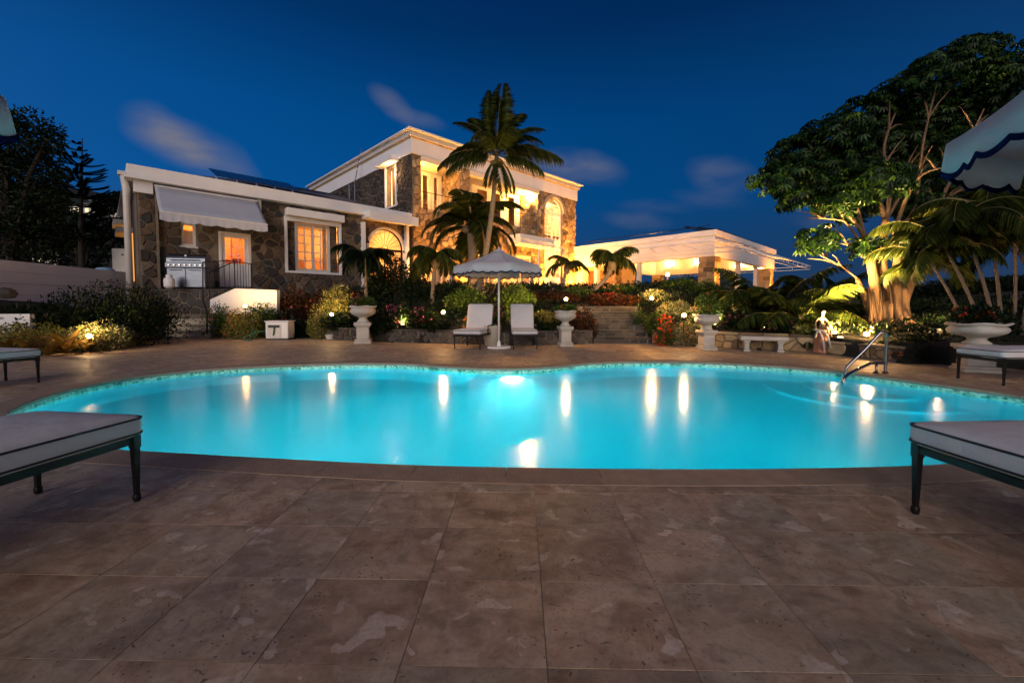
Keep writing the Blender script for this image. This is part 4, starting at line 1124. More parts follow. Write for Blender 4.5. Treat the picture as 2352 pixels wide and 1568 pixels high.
# ================================================================== PAVILION
pv0 = HF.hits  # noqa
PS0, PD1 = 27.1, 11.2; PS1 = PS0 + 14.0
pav = thing('open_pavilion', 'open dining pavilion with white fascia, lit ceiling, columns and empty awning frame', 'pavilion', tuple(HF.p(PS0, PD1, 0)))
zp0, zp1 = HF.hits(1640, 588, PS0)[1], HF.hits(1640, 529, PS0)[1]; T_ = .35
m_ = MB()
m_.fbox(HF, PS0, PS0 + T_, 0, PD1, zp0, zp1); m_.fbox(HF, PS0 + T_, PS1, PD1 - T_, PD1, zp0, zp1); m_.fbox(HF, PS1 - T_, PS1, 0, PD1 - T_, zp0, zp1); m_.fbox(HF, PS0 + T_, PS1 - T_, 0, T_, zp0, zp1)
m_.build('fascia', M['white'], pav)
MB().fbox(HF, PS0 - .10, PS1 + .1, PD1 + .002, PD1 + .10, zp1 - .32, zp1 + .04).fbox(HF, PS0 - .10, PS0 - .002, 0, PD1 + .002, zp1 - .32, zp1 + .04).build('cornice', M['white'], pav)
MB().fbox(HF, PS0 + T_ + .002, PS1 - T_ - .002, T_ + .002, PD1 - T_ - .002, zp1 - .25, zp1 - .15).build('ceiling', M['ceil'], pav)
MB().fbox(HF, PS0 - .3, PS1 + .3, -.3, PD1 + .3, FL - .9, FL).build('floor_slab', M['sill'], pav)
MB().add([HF.p(PS0, PD1, zp1), HF.p(PS1, PD1, zp1), HF.p(PS1, 0, zp1), HF.p(PS0, 0, zp1), HF.p(PS0 + 4.5, 5.6, zp1 + .9), HF.p(PS1 - 4.5, 5.6, zp1 + .9)], [(0, 1, 5, 4), (1, 2, 5), (2, 3, 4, 5), (3, 0, 4)]).build('roof', M['roof'], pav)
for k in range(7):
    d0_ = 1.0 + k * 1.25
    P = [HF.p(PS0 + q, dd_, zp1 + .26 + q * .22 + e) for e in (0, .05) for q in (.5, 3.2) for dd_ in (d0_, d0_ + 1.2)]
    MB().add(P, [(0, 2, 3, 1), (4, 5, 7, 6), (0, 1, 5, 4), (2, 6, 7, 3), (0, 4, 6, 2), (1, 3, 7, 5)]).build('solar_panel', M['solar'], pav)
for k in range(7):
    a_ = PS0 + 2.2 + k * 1.35
    P = [HF.p(aa, PD1 - q, zp1 + .26 + q * .22 + e) for e in (0, .05) for q in (.6, 3.0) for aa in (a_, a_ + 1.3)]
    MB().add(P, [(0, 2, 3, 1), (4, 5, 7, 6), (0, 1, 5, 4), (2, 6, 7, 3), (0, 4, 6, 2), (1, 3, 7, 5)]).build('solar_panel', M['solar'], pav)
def stone_column(a, d_, w_=.85):
    c = MB().fbox(HF, a, a + w_, d_ - w_, d_, FL - .1, zp0).build('stone_column', M['sill'], pav)
    for (ax, lo, hi, at) in (('s', a, a + w_, 0), ('d-', d_ - w_, d_, a)):
        for k in range(7):
            z0_ = FL + .04 + k * (zp0 - FL) / 7; z1_ = z0_ + (zp0 - FL) / 7 - .03; sp = lo + (hi - lo) * random.uniform(.3, .7)
            for x0, x1 in ((lo, sp - .012), (sp + .012, hi)):
                e = random.uniform(.015, .04)
                b_ = MB()
                if ax == 's': b_.fbox(HF, x0, x1, d_, d_ + e, z0_, z1_)
                else: b_.fbox(HF, a - e, a, x0, x1, z0_, z1_)
                b_.build('stone', M['warm_stone'], pav)
stone_column(PS0 + .02, PD1 - .02, 1.0)
stone_column(PS1 - 1.2, PD1 - .02, .9)
stone_column(PS1 - 1.0, 1.2, .9)
for a, d_ in ((PS0 + .12, HF.hits(1468, 620, PS0)[0]), (PS0 + 5.2, PD1 - .1), (PS0 + 9.5, PD1 - .1), (PS1 - .3, 5.5), (PS1 - .3, 8.4), (PS0 + .12, 2.2)):
    MB().fbox(HF, a, a + .28, d_ - .28, d_, FL, zp0).fbox(HF, a - .05, a + .33, d_ - .33, d_ + .05, zp0 - .12, zp0 - .002).fbox(HF, a - .04, a + .32, d_ - .32, d_ + .04, FL + .002, FL + .22).build('column', M['white_trim'], pav)
# inner house wall with openings behind
hw = MB(); wall_cells(hw, HF, PS0 + T_, PS1 - 5, FL, zp0 + 1.4, .36, .6, [(PS0 + 1.2, PS0 + 2.8, FL, FL + 2.2), (PS0 + 4.2, PS0 + 5.2, FL, FL + 2.4)]); hw.build('inner_wall', M['cream'], pav)
stone_area(pav, HF, PS0 + T_ + 2.6, PS0 + 6.5, FL, zp0, .42, M['warm_stone'], d=.6, seed=41, holes=[(PS0 + 4.1, PS0 + 5.3, FL, FL + 2.5)], gap=.02)
window(pav, HF, PS0 + 4.2, PS0 + 5.2, FL, FL + 2.4, .55, 2, 4, leaves=1, sill=False, name='french_window')
# awning frame of white tubes round the pavilion
fr = MB(); zi, zo, pr = zp0 + .95, zp0 + .35, 2.0
inner = [(PS0, 1.0), (PS0, PD1), (PS1, PD1), (PS1, 0)]; outr = [(PS0 - 1.1, 1.0), (PS0 - 1.1, PD1 + pr), (PS1 + 3.2, PD1 + pr), (PS1 + 3.2, 0)]
for zz, pl in ((zi, [(a + (-.03 if i < 2 else .03), d + (.13 if i in (1, 2) else 0)) for i, (a, d) in enumerate(inner)]), (zo, outr), (zo - .28, outr)):
    for i in range(3): fr.tube([HF.p(*pl[i], zz), HF.p(*pl[i + 1], zz)], .035, 5)
def ribs(i, n):
    for k in range(n + 1):
        t_ = k / n; a = [inner[i][q] + (inner[i + 1][q] - inner[i][q]) * t_ for q in (0, 1)]; b = [outr[i][q] + (outr[i + 1][q] - outr[i][q]) * t_ for q in (0, 1)]
        pts = []
        for q in range(5):
            u_ = q / 4; pts.append(HF.p(a[0] + (b[0] - a[0]) * u_, a[1] + (b[1] - a[1]) * u_ + .1, zi + (zo - zi) * u_ ** 1.3 if i else zi + (zo - zi) * u_))
        fr.tube(pts, .026, 5); fr.tube([HF.p(*b, zo), HF.p(*b, zo - .28)], .02, 4)
ribs(0, 9); ribs(1, 12); ribs(2, 10)
fr.build('awning_frame', M['white'], pav)
# lit bowls on the inner beams
for k, (px, py, s_on) in enumerate([(1537, 608, 0), (1604, 606, 0), (1470, 606, 0), (1700, 612, 1), (1748, 618, 1)]):
    lab = ['lit half bowl lamp on the inner beam left of the stone column', 'lit half bowl lamp touching the left side of the stone column', 'lit half bowl lamp behind the slim white post',
           'lit half bowl lamp right of the stone column', 'rightmost lit half bowl lamp in the pavilion'][k]
    if s_on: d_, z_ = HF.hits(px, py, PS1 - T_ - .01); a_ = PS1 - T_ - .18; d_ = min(max(d_, 1), PD1 - 1)
    else: a_, z_ = HF.hit(px, py, T_ + .01); d_ = T_ + .2; a_ = min(max(a_, PS0 + 1), PS1 - 1)
    if k == 0 or k == 1 or k == 2:
        a_, z_ = HF.hit(px, py, T_ + .2); z_ = max(zp0 + .3, min(z_, zp0 + .9))
        if not (PS0 + .5 < a_ < PS1 - .5): a_ = PS1 - T_ - .2; d_, z_ = HF.hits(px, py, a_); z_ = max(zp0 + .3, min(z_, zp0 + .9))
    q = HF.p(a_, d_, z_ - .1)
    t_ = thing('wall_bowl_lamp', lab, 'lamp', tuple(q), 0, 'half bowl lamps under the pavilion ceiling')
    MB().lathe([(.06, -.14), (.20, -.04), (.26, .10)], 16, q).build('bowl', M['shade'], t_)
    MB().lathe([(.03, -.20), (.05, -.14)], 8, q).build('finial', M['white_trim'], t_)
    point('bowl_light', q + Vector((0, 0, .28)), 300, (1, .50, .14), .12, t_)
point('pavilion_room_light', HF.p(PS0 + 2.2, 3.0, zp0 + .8), 560, (1, .38, .06), .2, pav)
point('pavilion_inner_light', HF.p(PS0 + 2.2, -2.5, FL + 2.2), 500, (1, .36, .08), .15, pav)
room(pav, HF, PS0 + .4, PS0 + 7, FL, FL + 2.9, -5, .34, 'cream')
# table lamp in the pavilion
q = HF.p(PS0 + 1.1, HF.hits(1533, 665, PS0 + 1.1)[0], FL)
tl = thing('table_lamp', 'lit table lamp with white shade on a small table beside the slim white post', 'lamp', tuple(q))
MB().lathe([(.16, 1.35), (.10, 1.62)], 16, q).build('lamp_shade', M['shade'], tl); MB().lathe([(.10, .85), (.05, .95), (.07, 1.1), (.02, 1.34)], 12, q).build('base', M['castst'], tl)
st_ = thing('side_table', 'small dark side table under the lit table lamp', 'table', tuple(q)); MB().lathe([(.30, .78), (.30, .84)], 16, q).build('top', M['kitchen'], st_); MB().lathe([(.16, 0), (.04, .06), (.04, .775)], 10, q).build('leg', M['kitchen'], st_)

# added floodlights, no such lamps seen, to warm the front of the tall house
def spot(name, loc, aim, watt, col, parent, cone=120, r_=.06):
    ld = bpy.data.lights.new(name, 'SPOT'); ld.energy = watt; ld.color = col; ld.shadow_soft_size = r_; ld.spot_size = R(cone); ld.spot_blend = .9
    o = bpy.data.objects.new(name, ld); o.location = Vector(loc) - ROOT[root_of(parent).name][0]; o.rotation_euler = (Vector(aim) - Vector(loc)).to_track_quat('-Z', 'Y').to_euler(); COL.objects.link(o); o.parent = parent
    return o
def flood(p, aim, lab, watt, col=(1, .36, .045), cone=130, group='added floodlights at the foot of the house'):
    p = Vector(p); t_ = thing('floodlight', lab, 'lamp', tuple(p), 0, group)
    MB().lathe([(.02, -.26), (.03, -.1), (.07, -.05), (.075, 0), (.06, .005)], 12, p).build('housing', M['black'], t_)
    MB().lathe([(.055, .006), (.04, .02)], 12, p).build('lens', M['lamp'], t_)
    spot('floodlight_beam', p + Vector((0, 0, .10)), aim, watt, col, t_, cone)
for px, lab, w_ in ((950, 'added floodlight at the corner pier of the tall house', 900), (1066, 'added floodlight below the pier between the two balconies', 3200), (1160, 'added floodlight under the middle of the wide balcony', 1900), (1240, 'added floodlight left of the tall arched door', 4200), (1306, 'added floodlight right of the tall arched door', 6500)):
    a = S(px, 640); flood(HF.p(a, 1.2, FL + .3), HF.p(a, 0, FL + 4.2), lab, w_)
flood(HF.p(PS0 - 2.2, 2.6, FL + .3), HF.p(PS0 + .5, 2.0, FL + 3.0), 'added floodlight before the inner pavilion wall', 3000)  # pavilion lamps are added as well, to warm its wall, post and columns
flood(HF.p(PS0 - 2.0, 8.4, FL + .3), HF.p(PS0, 8.4, FL + 3.6), 'added floodlight at the foot of the white pavilion post', 500, (1, .34, .04))
flood(HF.p(PS0 + .4, PD1 + 1.6, FL + .3), HF.p(PS0 + .5, PD1, FL + 3.0), 'added floodlight in front of the stone pavilion column', 1200)
flood(HF.p(PS1 - 1.0, PD1 + 1.6, FL + .3), HF.p(PS1 - .8, PD1, FL + 3.0), 'added floodlight at the far right pavilion column', 1600)
# curtains and pictures inside the large wing window
for a, b in ((S(684), S(690)), (S(752), S(760))):
    MB().fbox(HF, a, b, -.62, -.56, FL + .2, zB - .5).build('curtain', M['curtain'], wing)
for a, z_ in ((S(705), FL + 1.5), (S(745), FL + 1.3)):
    MB().fbox(HF, a, a + .7, -4.97, -4.93, z_, z_ + .6).build('picture', M['terracotta'], wing)
for px_ in (975, 1022, 1034, 1098, 1142, 1166, 1216):
    a = S(px_, 620); MB().fbox(HF, a, a + .28, -.9, -.85, FL, FL + 3.0).build('curtain', M['curtain'], main)
# ================================================================== terrace edge, steps, walls
def ground_z(x, y): return max(tz(x, y), 0) if out_dist(x, y) > .05 else 0.0
# low stone retaining wall along the deck
def retaining(name, label, pts, h0, h1, size=.24, mat='grey_stone', seed=1, thick=.30):
    root = thing(name, label, 'wall', (pts[0][0], pts[0][1], 0)); STONE_COUNT.pop(root.name, None)
    core = MB(); rnd = random.Random(seed)
    for i in range(len(pts) - 1):
        a, b = Vector((*pts[i], 0)), Vector((*pts[i + 1], 0)); L = (b - a).length; ang = math.atan2(b.y - a.y, b.x - a.x); F = Frame(a, ang)
        core.fbox(F, 0, L, -thick, 0, -.05, h0 if i else h0)
        stone_area(root, F, 0, L, 0, h0, size, M[mat], seed=seed + i, aspect=1.35, gap=.014, depth=.045, limit=130)
        # cap stones
        n = max(1, int(L / .45)); s = 0
        for k in range(n):
            s1_ = L * (k + 1) / n; MB().fbox(F, s + .008, s1_ - .008, -thick - .02, .06, h0, h0 + .05 + rnd.uniform(-.006, .006)).build('cap_stone', M[mat], root, bevel=.01); s = s1_
    core.build('core', M['mortar'], root)
    return root
def wpts(pxs): return [(G(x, y).x, G(x, y).y + .1) for x, y in pxs]
retaining('garden_wall', 'dark low stone wall behind the pool filter box, left of the first urn', wpts([(492, 770), (640, 772), (740, 777), (800, 783)]), .36, .3, seed=51)
retaining('garden_wall', 'low rubble wall between the first urn and the right lounger, under the dark leafy bank', wpts([(800, 783), (1000, 789), (1180, 794), (1362, 790)]), .36, .3, seed=61)
retaining('garden_wall', 'low ochre stone wall right of the grey steps, running behind the white bench', wpts([(1500, 790), (1620, 797), (1700, 802), (1880, 811)]), .38, .3, seed=71, mat='warm_stone')
retaining('garden_wall', 'curved low ochre wall below the floodlit tree, behind the pool handrail', [(7.45, 9.95), (7.75, 9.0), (8.0, 8.45)], .26, .26, seed=81, mat='warm_stone')
# grey stone steps
gs = thing('stone_steps', 'dark grey rubble stone steps with pale joints between the flower beds', 'steps', tuple(G(1430, 790)))
p0, p1 = G(1366, 790), G(1500, 790); F = Frame((p0.x, p0.y + .1, 0), 0); W_ = p1.x - p0.x; rnd = random.Random(5)
for k in range(6):
    y0 = -.0 - .34 * k; h0, h1 = .185 * k, .185 * (k + 1)
    MB().fbox(F, 0 - .05 * k, W_ - .02 * k, y0 - .34, y0, h0, h1 - .05).build('step_core', M['step_grout'], gs)
    s = 0; rowh = (h1 - .045 - h0)
    while s < W_ - .05:
        w_ = min(rnd.uniform(.16, .36), W_ - s); 
        P = shrink([(s, h0 + .008), (s + w_ + rnd.uniform(-.03, .03), h0 + .008), (s + w_ + rnd.uniform(-.03, .03), h1 - .05), (s, h1 - .05)], .011)
        if len(P) >= 3:
            n = len(P); vs = [F.p(x, y0 - .01, z) for x, z in P] + [F.p(x, y0 + .022, z) for x, z in P]
            MB().add(vs, [tuple(range(n, 2 * n))] + [(i, (i + 1) % n, n + (i + 1) % n, n + i) for i in range(n)]).build('stone', M['grey_stone'], gs)
        s += w_
    s = 0
    while s < W_ - .05:
        w_ = min(rnd.uniform(.3, .6), W_ - s)
        MB().fbox(F, s + .01, s + w_ - .01, y0 - .35, y0 + .035, h1 - .048, h1).build('tread_stone', M['grey_stone'], gs); s += w_
MB().fbox(F, -.4, W_ + .2, -2.6, -2.05, 0, 1.12).build('top_landing', M['step_grout'], gs)
# pale steps on the left
ls = thing('pool_steps', 'four pale limestone steps leading up from the deck beside the dark hedge', 'steps', tuple(G(415, 774)))
q0, q1 = G(364, 773), G(470, 773); F = Frame((q0.x, q0.y, 0), 0); W_ = q1.x - q0.x
for k in range(4):
    y0 = -.32 * k; h = .215
    x1 = W_ - .05 * k
    MB().fbox(F, -.02, x1, y0 - .34, y0 - .02, h * k, h * (k + 1) - .05).build('riser', M['stairs'], ls)
    MB().fbox(F, -.03, x1 + .01, y0 - .36, y0 + .02, h * (k + 1) - .048, h * (k + 1)).build('tread', M['stairs'], ls, bevel=.008)
# terrace for the barbecue, dark stone face
lt = thing('barbecue_terrace', 'raised dark stone terrace carrying the barbecue in front of the stone wing', 'terrace', tuple(q0 + Vector((0, 1.5, 0))))
TZ = 1.72; b0 = A(340, 700, 16.05); b1 = A(560, 700, 16.05); F = Frame((b0.x, 16.25, 0), 0); W_ = b1.x - b0.x
MB().fbox(F, 0, W_, -1.6, -.0, 0, TZ).build('core', M['mortar'], lt); MB().fbox(F, -.1, W_ + .1, -1.9, .07, TZ + .002, TZ + .07).build('slab_edge', M['grey_stone'], lt)
stone_area(lt, F, 0, W_, .8, TZ, .34, M['grey_stone'], seed=91, gap=.02, limit=100)
# white parapet and stringer beside the steps
pw = thing('stair_parapet', 'white rendered stair parapet lit by a garden lamp, stepping down to the deck', 'wall', tuple(A(588, 700, 15.3)))
Yp = 15.35
def poly_wall(pts, y, t_, mb):
    n = len(pts); vs = [(x, y, z) for x, z in pts] + [(x, y + t_, z) for x, z in pts]
    return mb.add(vs, [tuple(range(n)), tuple(range(n, 2 * n))[::-1]] + [(i, n + i, n + (i + 1) % n, (i + 1) % n) for i in range(n)])
def xz(px, py, Y): q = A(px, py, Y); return (q.x, q.z)
poly_wall([xz(482, 720, Yp), xz(636, 722, Yp), xz(636, 666, Yp), xz(540, 662, Yp), xz(482, 688, Yp)], Yp, .2, MB()).build('parapet', M['white'], pw, bevel=.01)
sx = xz(473, 773, 14.9)
P = [(q1.x + .0, q1.y, -.0), (q1.x + .2, q1.y, -.0), (q1.x + .2, q1.y, .42), (q1.x, q1.y, .42)]
a, b = Vector((q1.x + .01, q1.y + .05, 0)), Vector((q1.x - .1, q1.y + 1.35, 0)); dxx = Vector((.17, 0, 0))
vs = [a, a + dxx, b + dxx, b] ; vz0 = [0, 0, .3, .3]; vz1 = [.42, .42, 1.33, 1.33]
MB().add([v + Vector((0, 0, z)) for v, z in zip(vs, vz0)] + [v + Vector((0, 0, z)) for v, z in zip(vs, vz1)], [(0, 3, 2, 1), (4, 5, 6, 7), (0, 1, 5, 4), (1, 2, 6, 5), (2, 3, 7, 6), (3, 0, 4, 7)]).build('stringer', M['white'], pw)
# iron railings on the landing
r1 = thing('landing_railing', 'black iron railing on the parapet in front of the glazed door', 'railing', tuple(A(540, 662, Yp)))
e0, e1, e2 = A(482, 688, Yp + .1), A(540, 662, Yp + .1), A(578, 663, 16.6)
railing(r1, (e0.x, e0.y, 0), (e1.x, e1.y, 0), (e0.z, e1.z), .98, .17); railing(r1, (e1.x, e1.y, 0), (e2.x, e2.y, 0), (e1.z, e2.z + .0), .98, .18)
r2 = thing('stair_handrail', 'tall black iron handrail post beside the barbecue, running down the pale steps', 'railing', tuple(A(466, 700, 15.6)))
u0, u1, u2 = A(466, 602, 15.6), A(466, 690, 15.6), G(480, 772)
MB().tube([u0, u1], .022, 6).tube([u0, A(540, 598, 15.5)], .016, 6).tube([u1 + Vector((0, -.02, .1)), Vector((q1.x + .05, q1.y + .1, .9)), Vector((q1.x + .1, q1.y - .02, .1))], .03, 6).build('handrail', M['black'], r2)

# ================================================================== barbecue, gas bottle and small things
def barbecue():
    Fb = Frame(A(384, 655, 16.0) * 1, R(10)); Fb.o.z = TZ + .07
    t_ = thing('gas_barbecue', 'large stainless steel gas barbecue with domed lid and double doors', 'barbecue', tuple(Fb.o)); Wb = 1.32
    MB().fbox(Fb, 0, Wb, -.6, 0, .06, .80).build('cabinet', M['steel'], t_, bevel=.01)
    for k in range(2):
        d_ = MB().fbox(Fb, .02 + k * Wb / 2, Wb / 2 - .02 + k * Wb / 2, .002, .025, .08, .78).build('cabinet_door', M['steel'], t_, bevel=.006)
        MB().tube([Fb.p(.12 + k * Wb / 2, .06, .72), Fb.p(Wb / 2 - .12 + k * Wb / 2, .06, .72)], .012, 6).build('handle', M['chrome'], d_)
    MB().fbox(Fb, -.03, Wb + .03, -.6, .05, .82, 1.0).build('control_panel', M['steel'], t_, bevel=.01)
    for k in range(7):
        c = Fb.p(.12 + k * (Wb - .24) / 6, .05, .91); MB().tube([c, c + Fb.n * .05], .032, 12).build('knob', M['chrome'], t_)
    vs = []; fs = []; n = 10
    for a_ in (0, Wb):
        for k in range(n + 1):
            q = math.pi * k / n; vs.append(Fb.p(a_, -.28 + .29 * math.cos(q) , 1.02 + .34 * math.sin(q) ** .7))
    for k in range(n): fs.append((k, k + 1, n + 2 + k, n + 1 + k))
    fs += [tuple(range(n + 1))[::-1], tuple(range(n + 1, 2 * n + 2))]
    lid = MB().add(vs, fs).build('lid', M['steel'], t_)
    MB().tube([Fb.p(.15, .06, 1.10), Fb.p(Wb - .15, .06, 1.10)], .014, 6).build('handle', M['chrome'], lid)
    c = Fb.p(Wb / 2, -.02, 1.27); MB().tube([c, c + Fb.n * .03], .035, 14).build('thermometer', M['white'], lid)
    for k in range(4): MB().fbox(Fb, (.05, Wb - .1)[k % 2], (.1, Wb - .05)[k % 2], (-.55, -.06)[k // 2], (-.5, -.01)[k // 2], 0, .058).build('foot', M['plastic_black'], t_)
barbecue()
q = A(389, 657, 15.6); q.z = TZ + .07
gb = thing('gas_bottle', 'white propane bottle with collar beside the barbecue', 'gas bottle', tuple(q))
MB().lathe([(.10, 0), (.11, .03), (.15, .04), (.17, .10), (.17, .30), (.15, .37), (.07, .41)], 20, q).build('tank', M['white'], gb, smooth=True)
MB().lathe([(.10, .40), (.10, .50), (.085, .50), (.085, .40)], 16, q).build('collar', M['white'], gb); MB().tube([q + Vector((0, 0, .40)), q + Vector((0, 0, .52))], .02, 8).tube([q + Vector((-.03, 0, .5)), q + Vector((.04, 0, .5))], .015, 6).build('valve', M['alu'], gb)
# pool filter box with a hose
F = Frame(G(610, 781), R(6)); F.o.z = 0
fb = thing('filter_box', 'white plastic pool equipment box with dark vent slot and green hose fitting', 'box', tuple(F.o)); w_, h_ = .72, .60
MB().fbox(F, 0, w_, -.55, 0, .05, h_).build('body', M['white'], fb, bevel=.03)
MB().fbox(F, .06, w_ - .22, .002, .015, .09, h_ - .08).build('front_panel', M['white_trim'], fb, bevel=.006)
MB().fbox(F, .10, w_ - .26, .016, .022, h_ - .19, h_ - .10).build('vent_slot', M['plastic_black'], fb)
MB().fbox(F, .02, w_ - .02, -.53, -.02, 0, .048).build('base', M['plastic_black'], fb)
MB().fbox(F, -.02, w_ + .02, -.57, .02, h_ + .002, h_ + .04).build('lid', M['white'], fb, bevel=.015)
MB().tube([F.p(.30, .04, h_ - .14), F.p(.29, .05, .28), F.p(.26, .04, .16)], .022, 8).build('hose_tail', M['hose'], fb)
pts = [F.p(-.0, -.1, .30), F.p(-.25, .0, .26), F.p(-.5, .1, .16), F.p(-.62, .15, .05), F.p(-.52, .25, .03), F.p(-.36, .2, .03), F.p(-.30, .05, .1), F.p(-.36, -.05, .28), F.p(-.45, -.12, .38)]
def spline(pts, k=6):
    P = [Vector(p) for p in pts]; out = []
    for i in range(len(P) - 1):
        p0, p1, p2, p3 = P[max(i - 1, 0)], P[i], P[i + 1], P[min(i + 2, len(P) - 1)]
        for q in range(k):
            t = q / k; out.append(.5 * ((2 * p1) + (p2 - p0) * t + (2 * p0 - 5 * p1 + 4 * p2 - p3) * t * t + (3 * p1 - p0 - 3 * p2 + p3) * t ** 3))
    return out + [P[-1]]
tag(MB().tube(spline(pts), .017, 8).build('garden_hose', M['hose'], smooth=True), 'green garden hose looped on the deck left of the white filter box', 'hose')
q = G(759, 778); q.z = .0
bk = tag(MB().lathe([(.02, .17), (.16, .165), (.175, .15), (.13, .02), (.12, 0)], 20, q + Vector((.05, -.1, .0))).build('white_bucket', M['white_trim'], smooth=False), 'small upturned white bucket under the dark bush, right of the filter box', 'bucket')
# electric cabinet, barrel, white boundary wall at far left
F = Frame(A(258, 620, 17.5), R(12)); F.o.z = 1.5
ec_ = thing('electric_cabinet', 'grey white electric cabinet standing beside the downspout at the house corner', 'cabinet', tuple(F.o))
zc1 = A(258, 570, 17.5).z - 1.5
MB().fbox(F, 0, .52, -.4, 0, 0, zc1).build('box', M['white_trim'], ec_, bevel=.02); MB().fbox(F, .04, .48, .002, .015, .15, zc1 - .1).build('cabinet_door', M['white_trim'], ec_, bevel=.005)
MB().fbox(F, .36, .42, .016, .03, zc1 - .30, zc1 - .22).build('lock', M['plastic_black'], ec_)
bl = A(240, 615, 16.2)
tag(MB().lathe([(.30, -1.0), (.33, -.1), (.30, .0), (.22, .07), (.05, .10)], 24, (bl.x, bl.y, bl.z - .08)).build('blue_barrel', M['blue_lid'], smooth=True), 'pale blue domed barrel behind the hedge left of the electric cabinet', 'barrel')
lw0, lw1 = A(-60, 600, 11.6), A(300, 618, 16.9); F = Frame((lw0.x, lw0.y, 0), math.atan2(lw1.y - lw0.y, lw1.x - lw0.x)); L_ = math.hypot(lw1.x - lw0.x, lw1.y - lw0.y)
bw = thing('boundary_wall', 'long white boarded boundary wall behind the hedge at the far left', 'wall', (lw0.x, lw0.y, 0))
zt0, zt1 = A(0, 603, 12.2).z, A(280, 619, 16.6).z
ht = (zt0 + zt1) / 2
for k in range(7):
    z1_ = ht - k * .34; z0_ = z1_ - .33; MB().fbox(F, 0, L_, -.12, .02 * (k % 2), z0_, z1_).build('board', M['white'], bw)
MB().fbox(F, 0, L_, -.20, -.125, 0, ht - .02).build('backing', M['mortar'], bw)
F = Frame((A(-70, 740, 9.9).x, 9.9, 0), R(22))
bw2 = thing('low_white_wall', 'low white wall behind the bromeliads at the left edge of the photo', 'wall', tuple(F.o))
for k in range(2): MB().fbox(F, 0, 1.05, -.2, 0, .12 + k * .42, .52 + k * .42).build('board', M['white'], bw2)
tag(MB().lathe([(.0, .0), (.16, .02), (.22, .12), (.17, .22), (.08, .27), (.0, .28)], 9, tuple(A(12, 672, 10.4) - Vector((0, 0, .15)))).build('boulder', M['grey_stone']), 'dark rounded boulder resting on the white wall at the left edge', 'boulder')
for o_ in [o for o in bpy.data.objects if o.name == 'boulder']: o_.location.z += 0

# ================================================================== urns with flowers, bench, statue
def urn(px, base, top, wpx, label, rot=0):
    q = G(px, base); q.z = 0; D = q.y; H = A(px, top, D).z; R_ = wpx / 2 * D / FPX; t_ = thing('pedestal_urn', label, 'urn', tuple(q), 0, 'cast stone urns on pedestals round the pool')
    h = H; Fq = Frame(q, R(rot)); b = R_ * .62
    m_ = MB(); 
    for (w_, z0_, z1_) in ((b, 0, .07 * h), (b * .9, .07 * h + .001, .12 * h), (b * .72, .12 * h + .001, .44 * h), (b * .86, .44 * h + .001, .48 * h), (b * .98, .48 * h + .001, .56 * h)): m_.fbox(Fq, -w_, w_, -w_, w_, z0_, z1_)
    m_.build('pedestal', M['castst'], t_, bevel=.012)
    MB().fbox(Fq, -b * .5, b * .5, b * .72, b * .74, .16 * h, .40 * h).build('pedestal_panel', M['castst'], t_, bevel=.004)
    # footed bowl with lobes and wavy rim
    prof = [(.42, .56), (.46, .585), (.36, .62), (.28, .66), (.34, .70), (.60, .735), (.84, .79), (.92, .85), (.88, .90), (.80, .925), (.96, .955), (1.0, .975), (.97, 1.0), (.80, .985), (.74, .93), (.3, .90)]
    vs = []; fs = []; n = 48
    for (r_, z_) in prof:
        for k in range(n):
            a = 2 * math.pi * k / n; lobe = 1 + (.045 * abs(math.sin(a * 6)) - .02 if .70 < z_ < .93 and r_ > .5 else 0) + (.02 * math.sin(a * 12) if z_ > .94 else 0)
            vs.append((q.x + r_ * lobe * R_ * math.cos(a), q.y + r_ * lobe * R_ * math.sin(a), z_ * h + (.012 * math.sin(a * 5) if z_ > .93 else 0)))
    for i in range(len(prof) - 1):
        for k in range(n): a = i * n + k; b_ = i * n + (k + 1) % n; fs.append((a, b_, b_ + n, a + n))
    fs += [tuple(range(n))[::-1], tuple(range((len(prof) - 1) * n, len(prof) * n))]
    MB().add(vs, fs).build('bowl', M['castst'], t_, smooth=True)
    return q, h, R_
URNS = [urn(835, 788, 702, 60, 'cast stone urn with pink flowers, left of the white parasol', 12), urn(1298, 795, 713, 52, 'cast stone urn in front of the lit reddish shrub, left of the grey steps', 8),
        urn(1622, 803, 722, 58, 'cast stone urn with a loose green shrub, left of the white bench', 5), urn(2240, 852, 741, 108, 'widest cast stone urn behind the far right lounger', -25)]
q0, q1 = G(1706, 807), G(1804, 810); F = Frame((q0.x, q0.y, 0), math.atan2(q1.y - q0.y, q1.x - q0.x)); L_ = (q1 - q0).length
bn = thing('stone_bench', 'white cast stone bench with two block legs against the dark flower bed', 'bench', tuple(F.o)); hb = A(1755, 772, F.o.y).z
MB().fbox(F, -.06, L_ + .06, -.36, .04, hb - .10, hb).build('seat', M['castst'], bn, bevel=.02)
for a in (.02, L_ - .17):
    m_ = MB(); m_.fbox(F, a, a + .15, -.32, 0, 0, .06); m_.fbox(F, a + .02, a + .13, -.30, -.02, .061, hb - .16); m_.fbox(F, a, a + .15, -.32, 0, hb - .159, hb - .101); m_.build('leg', M['castst'], bn, bevel=.012)
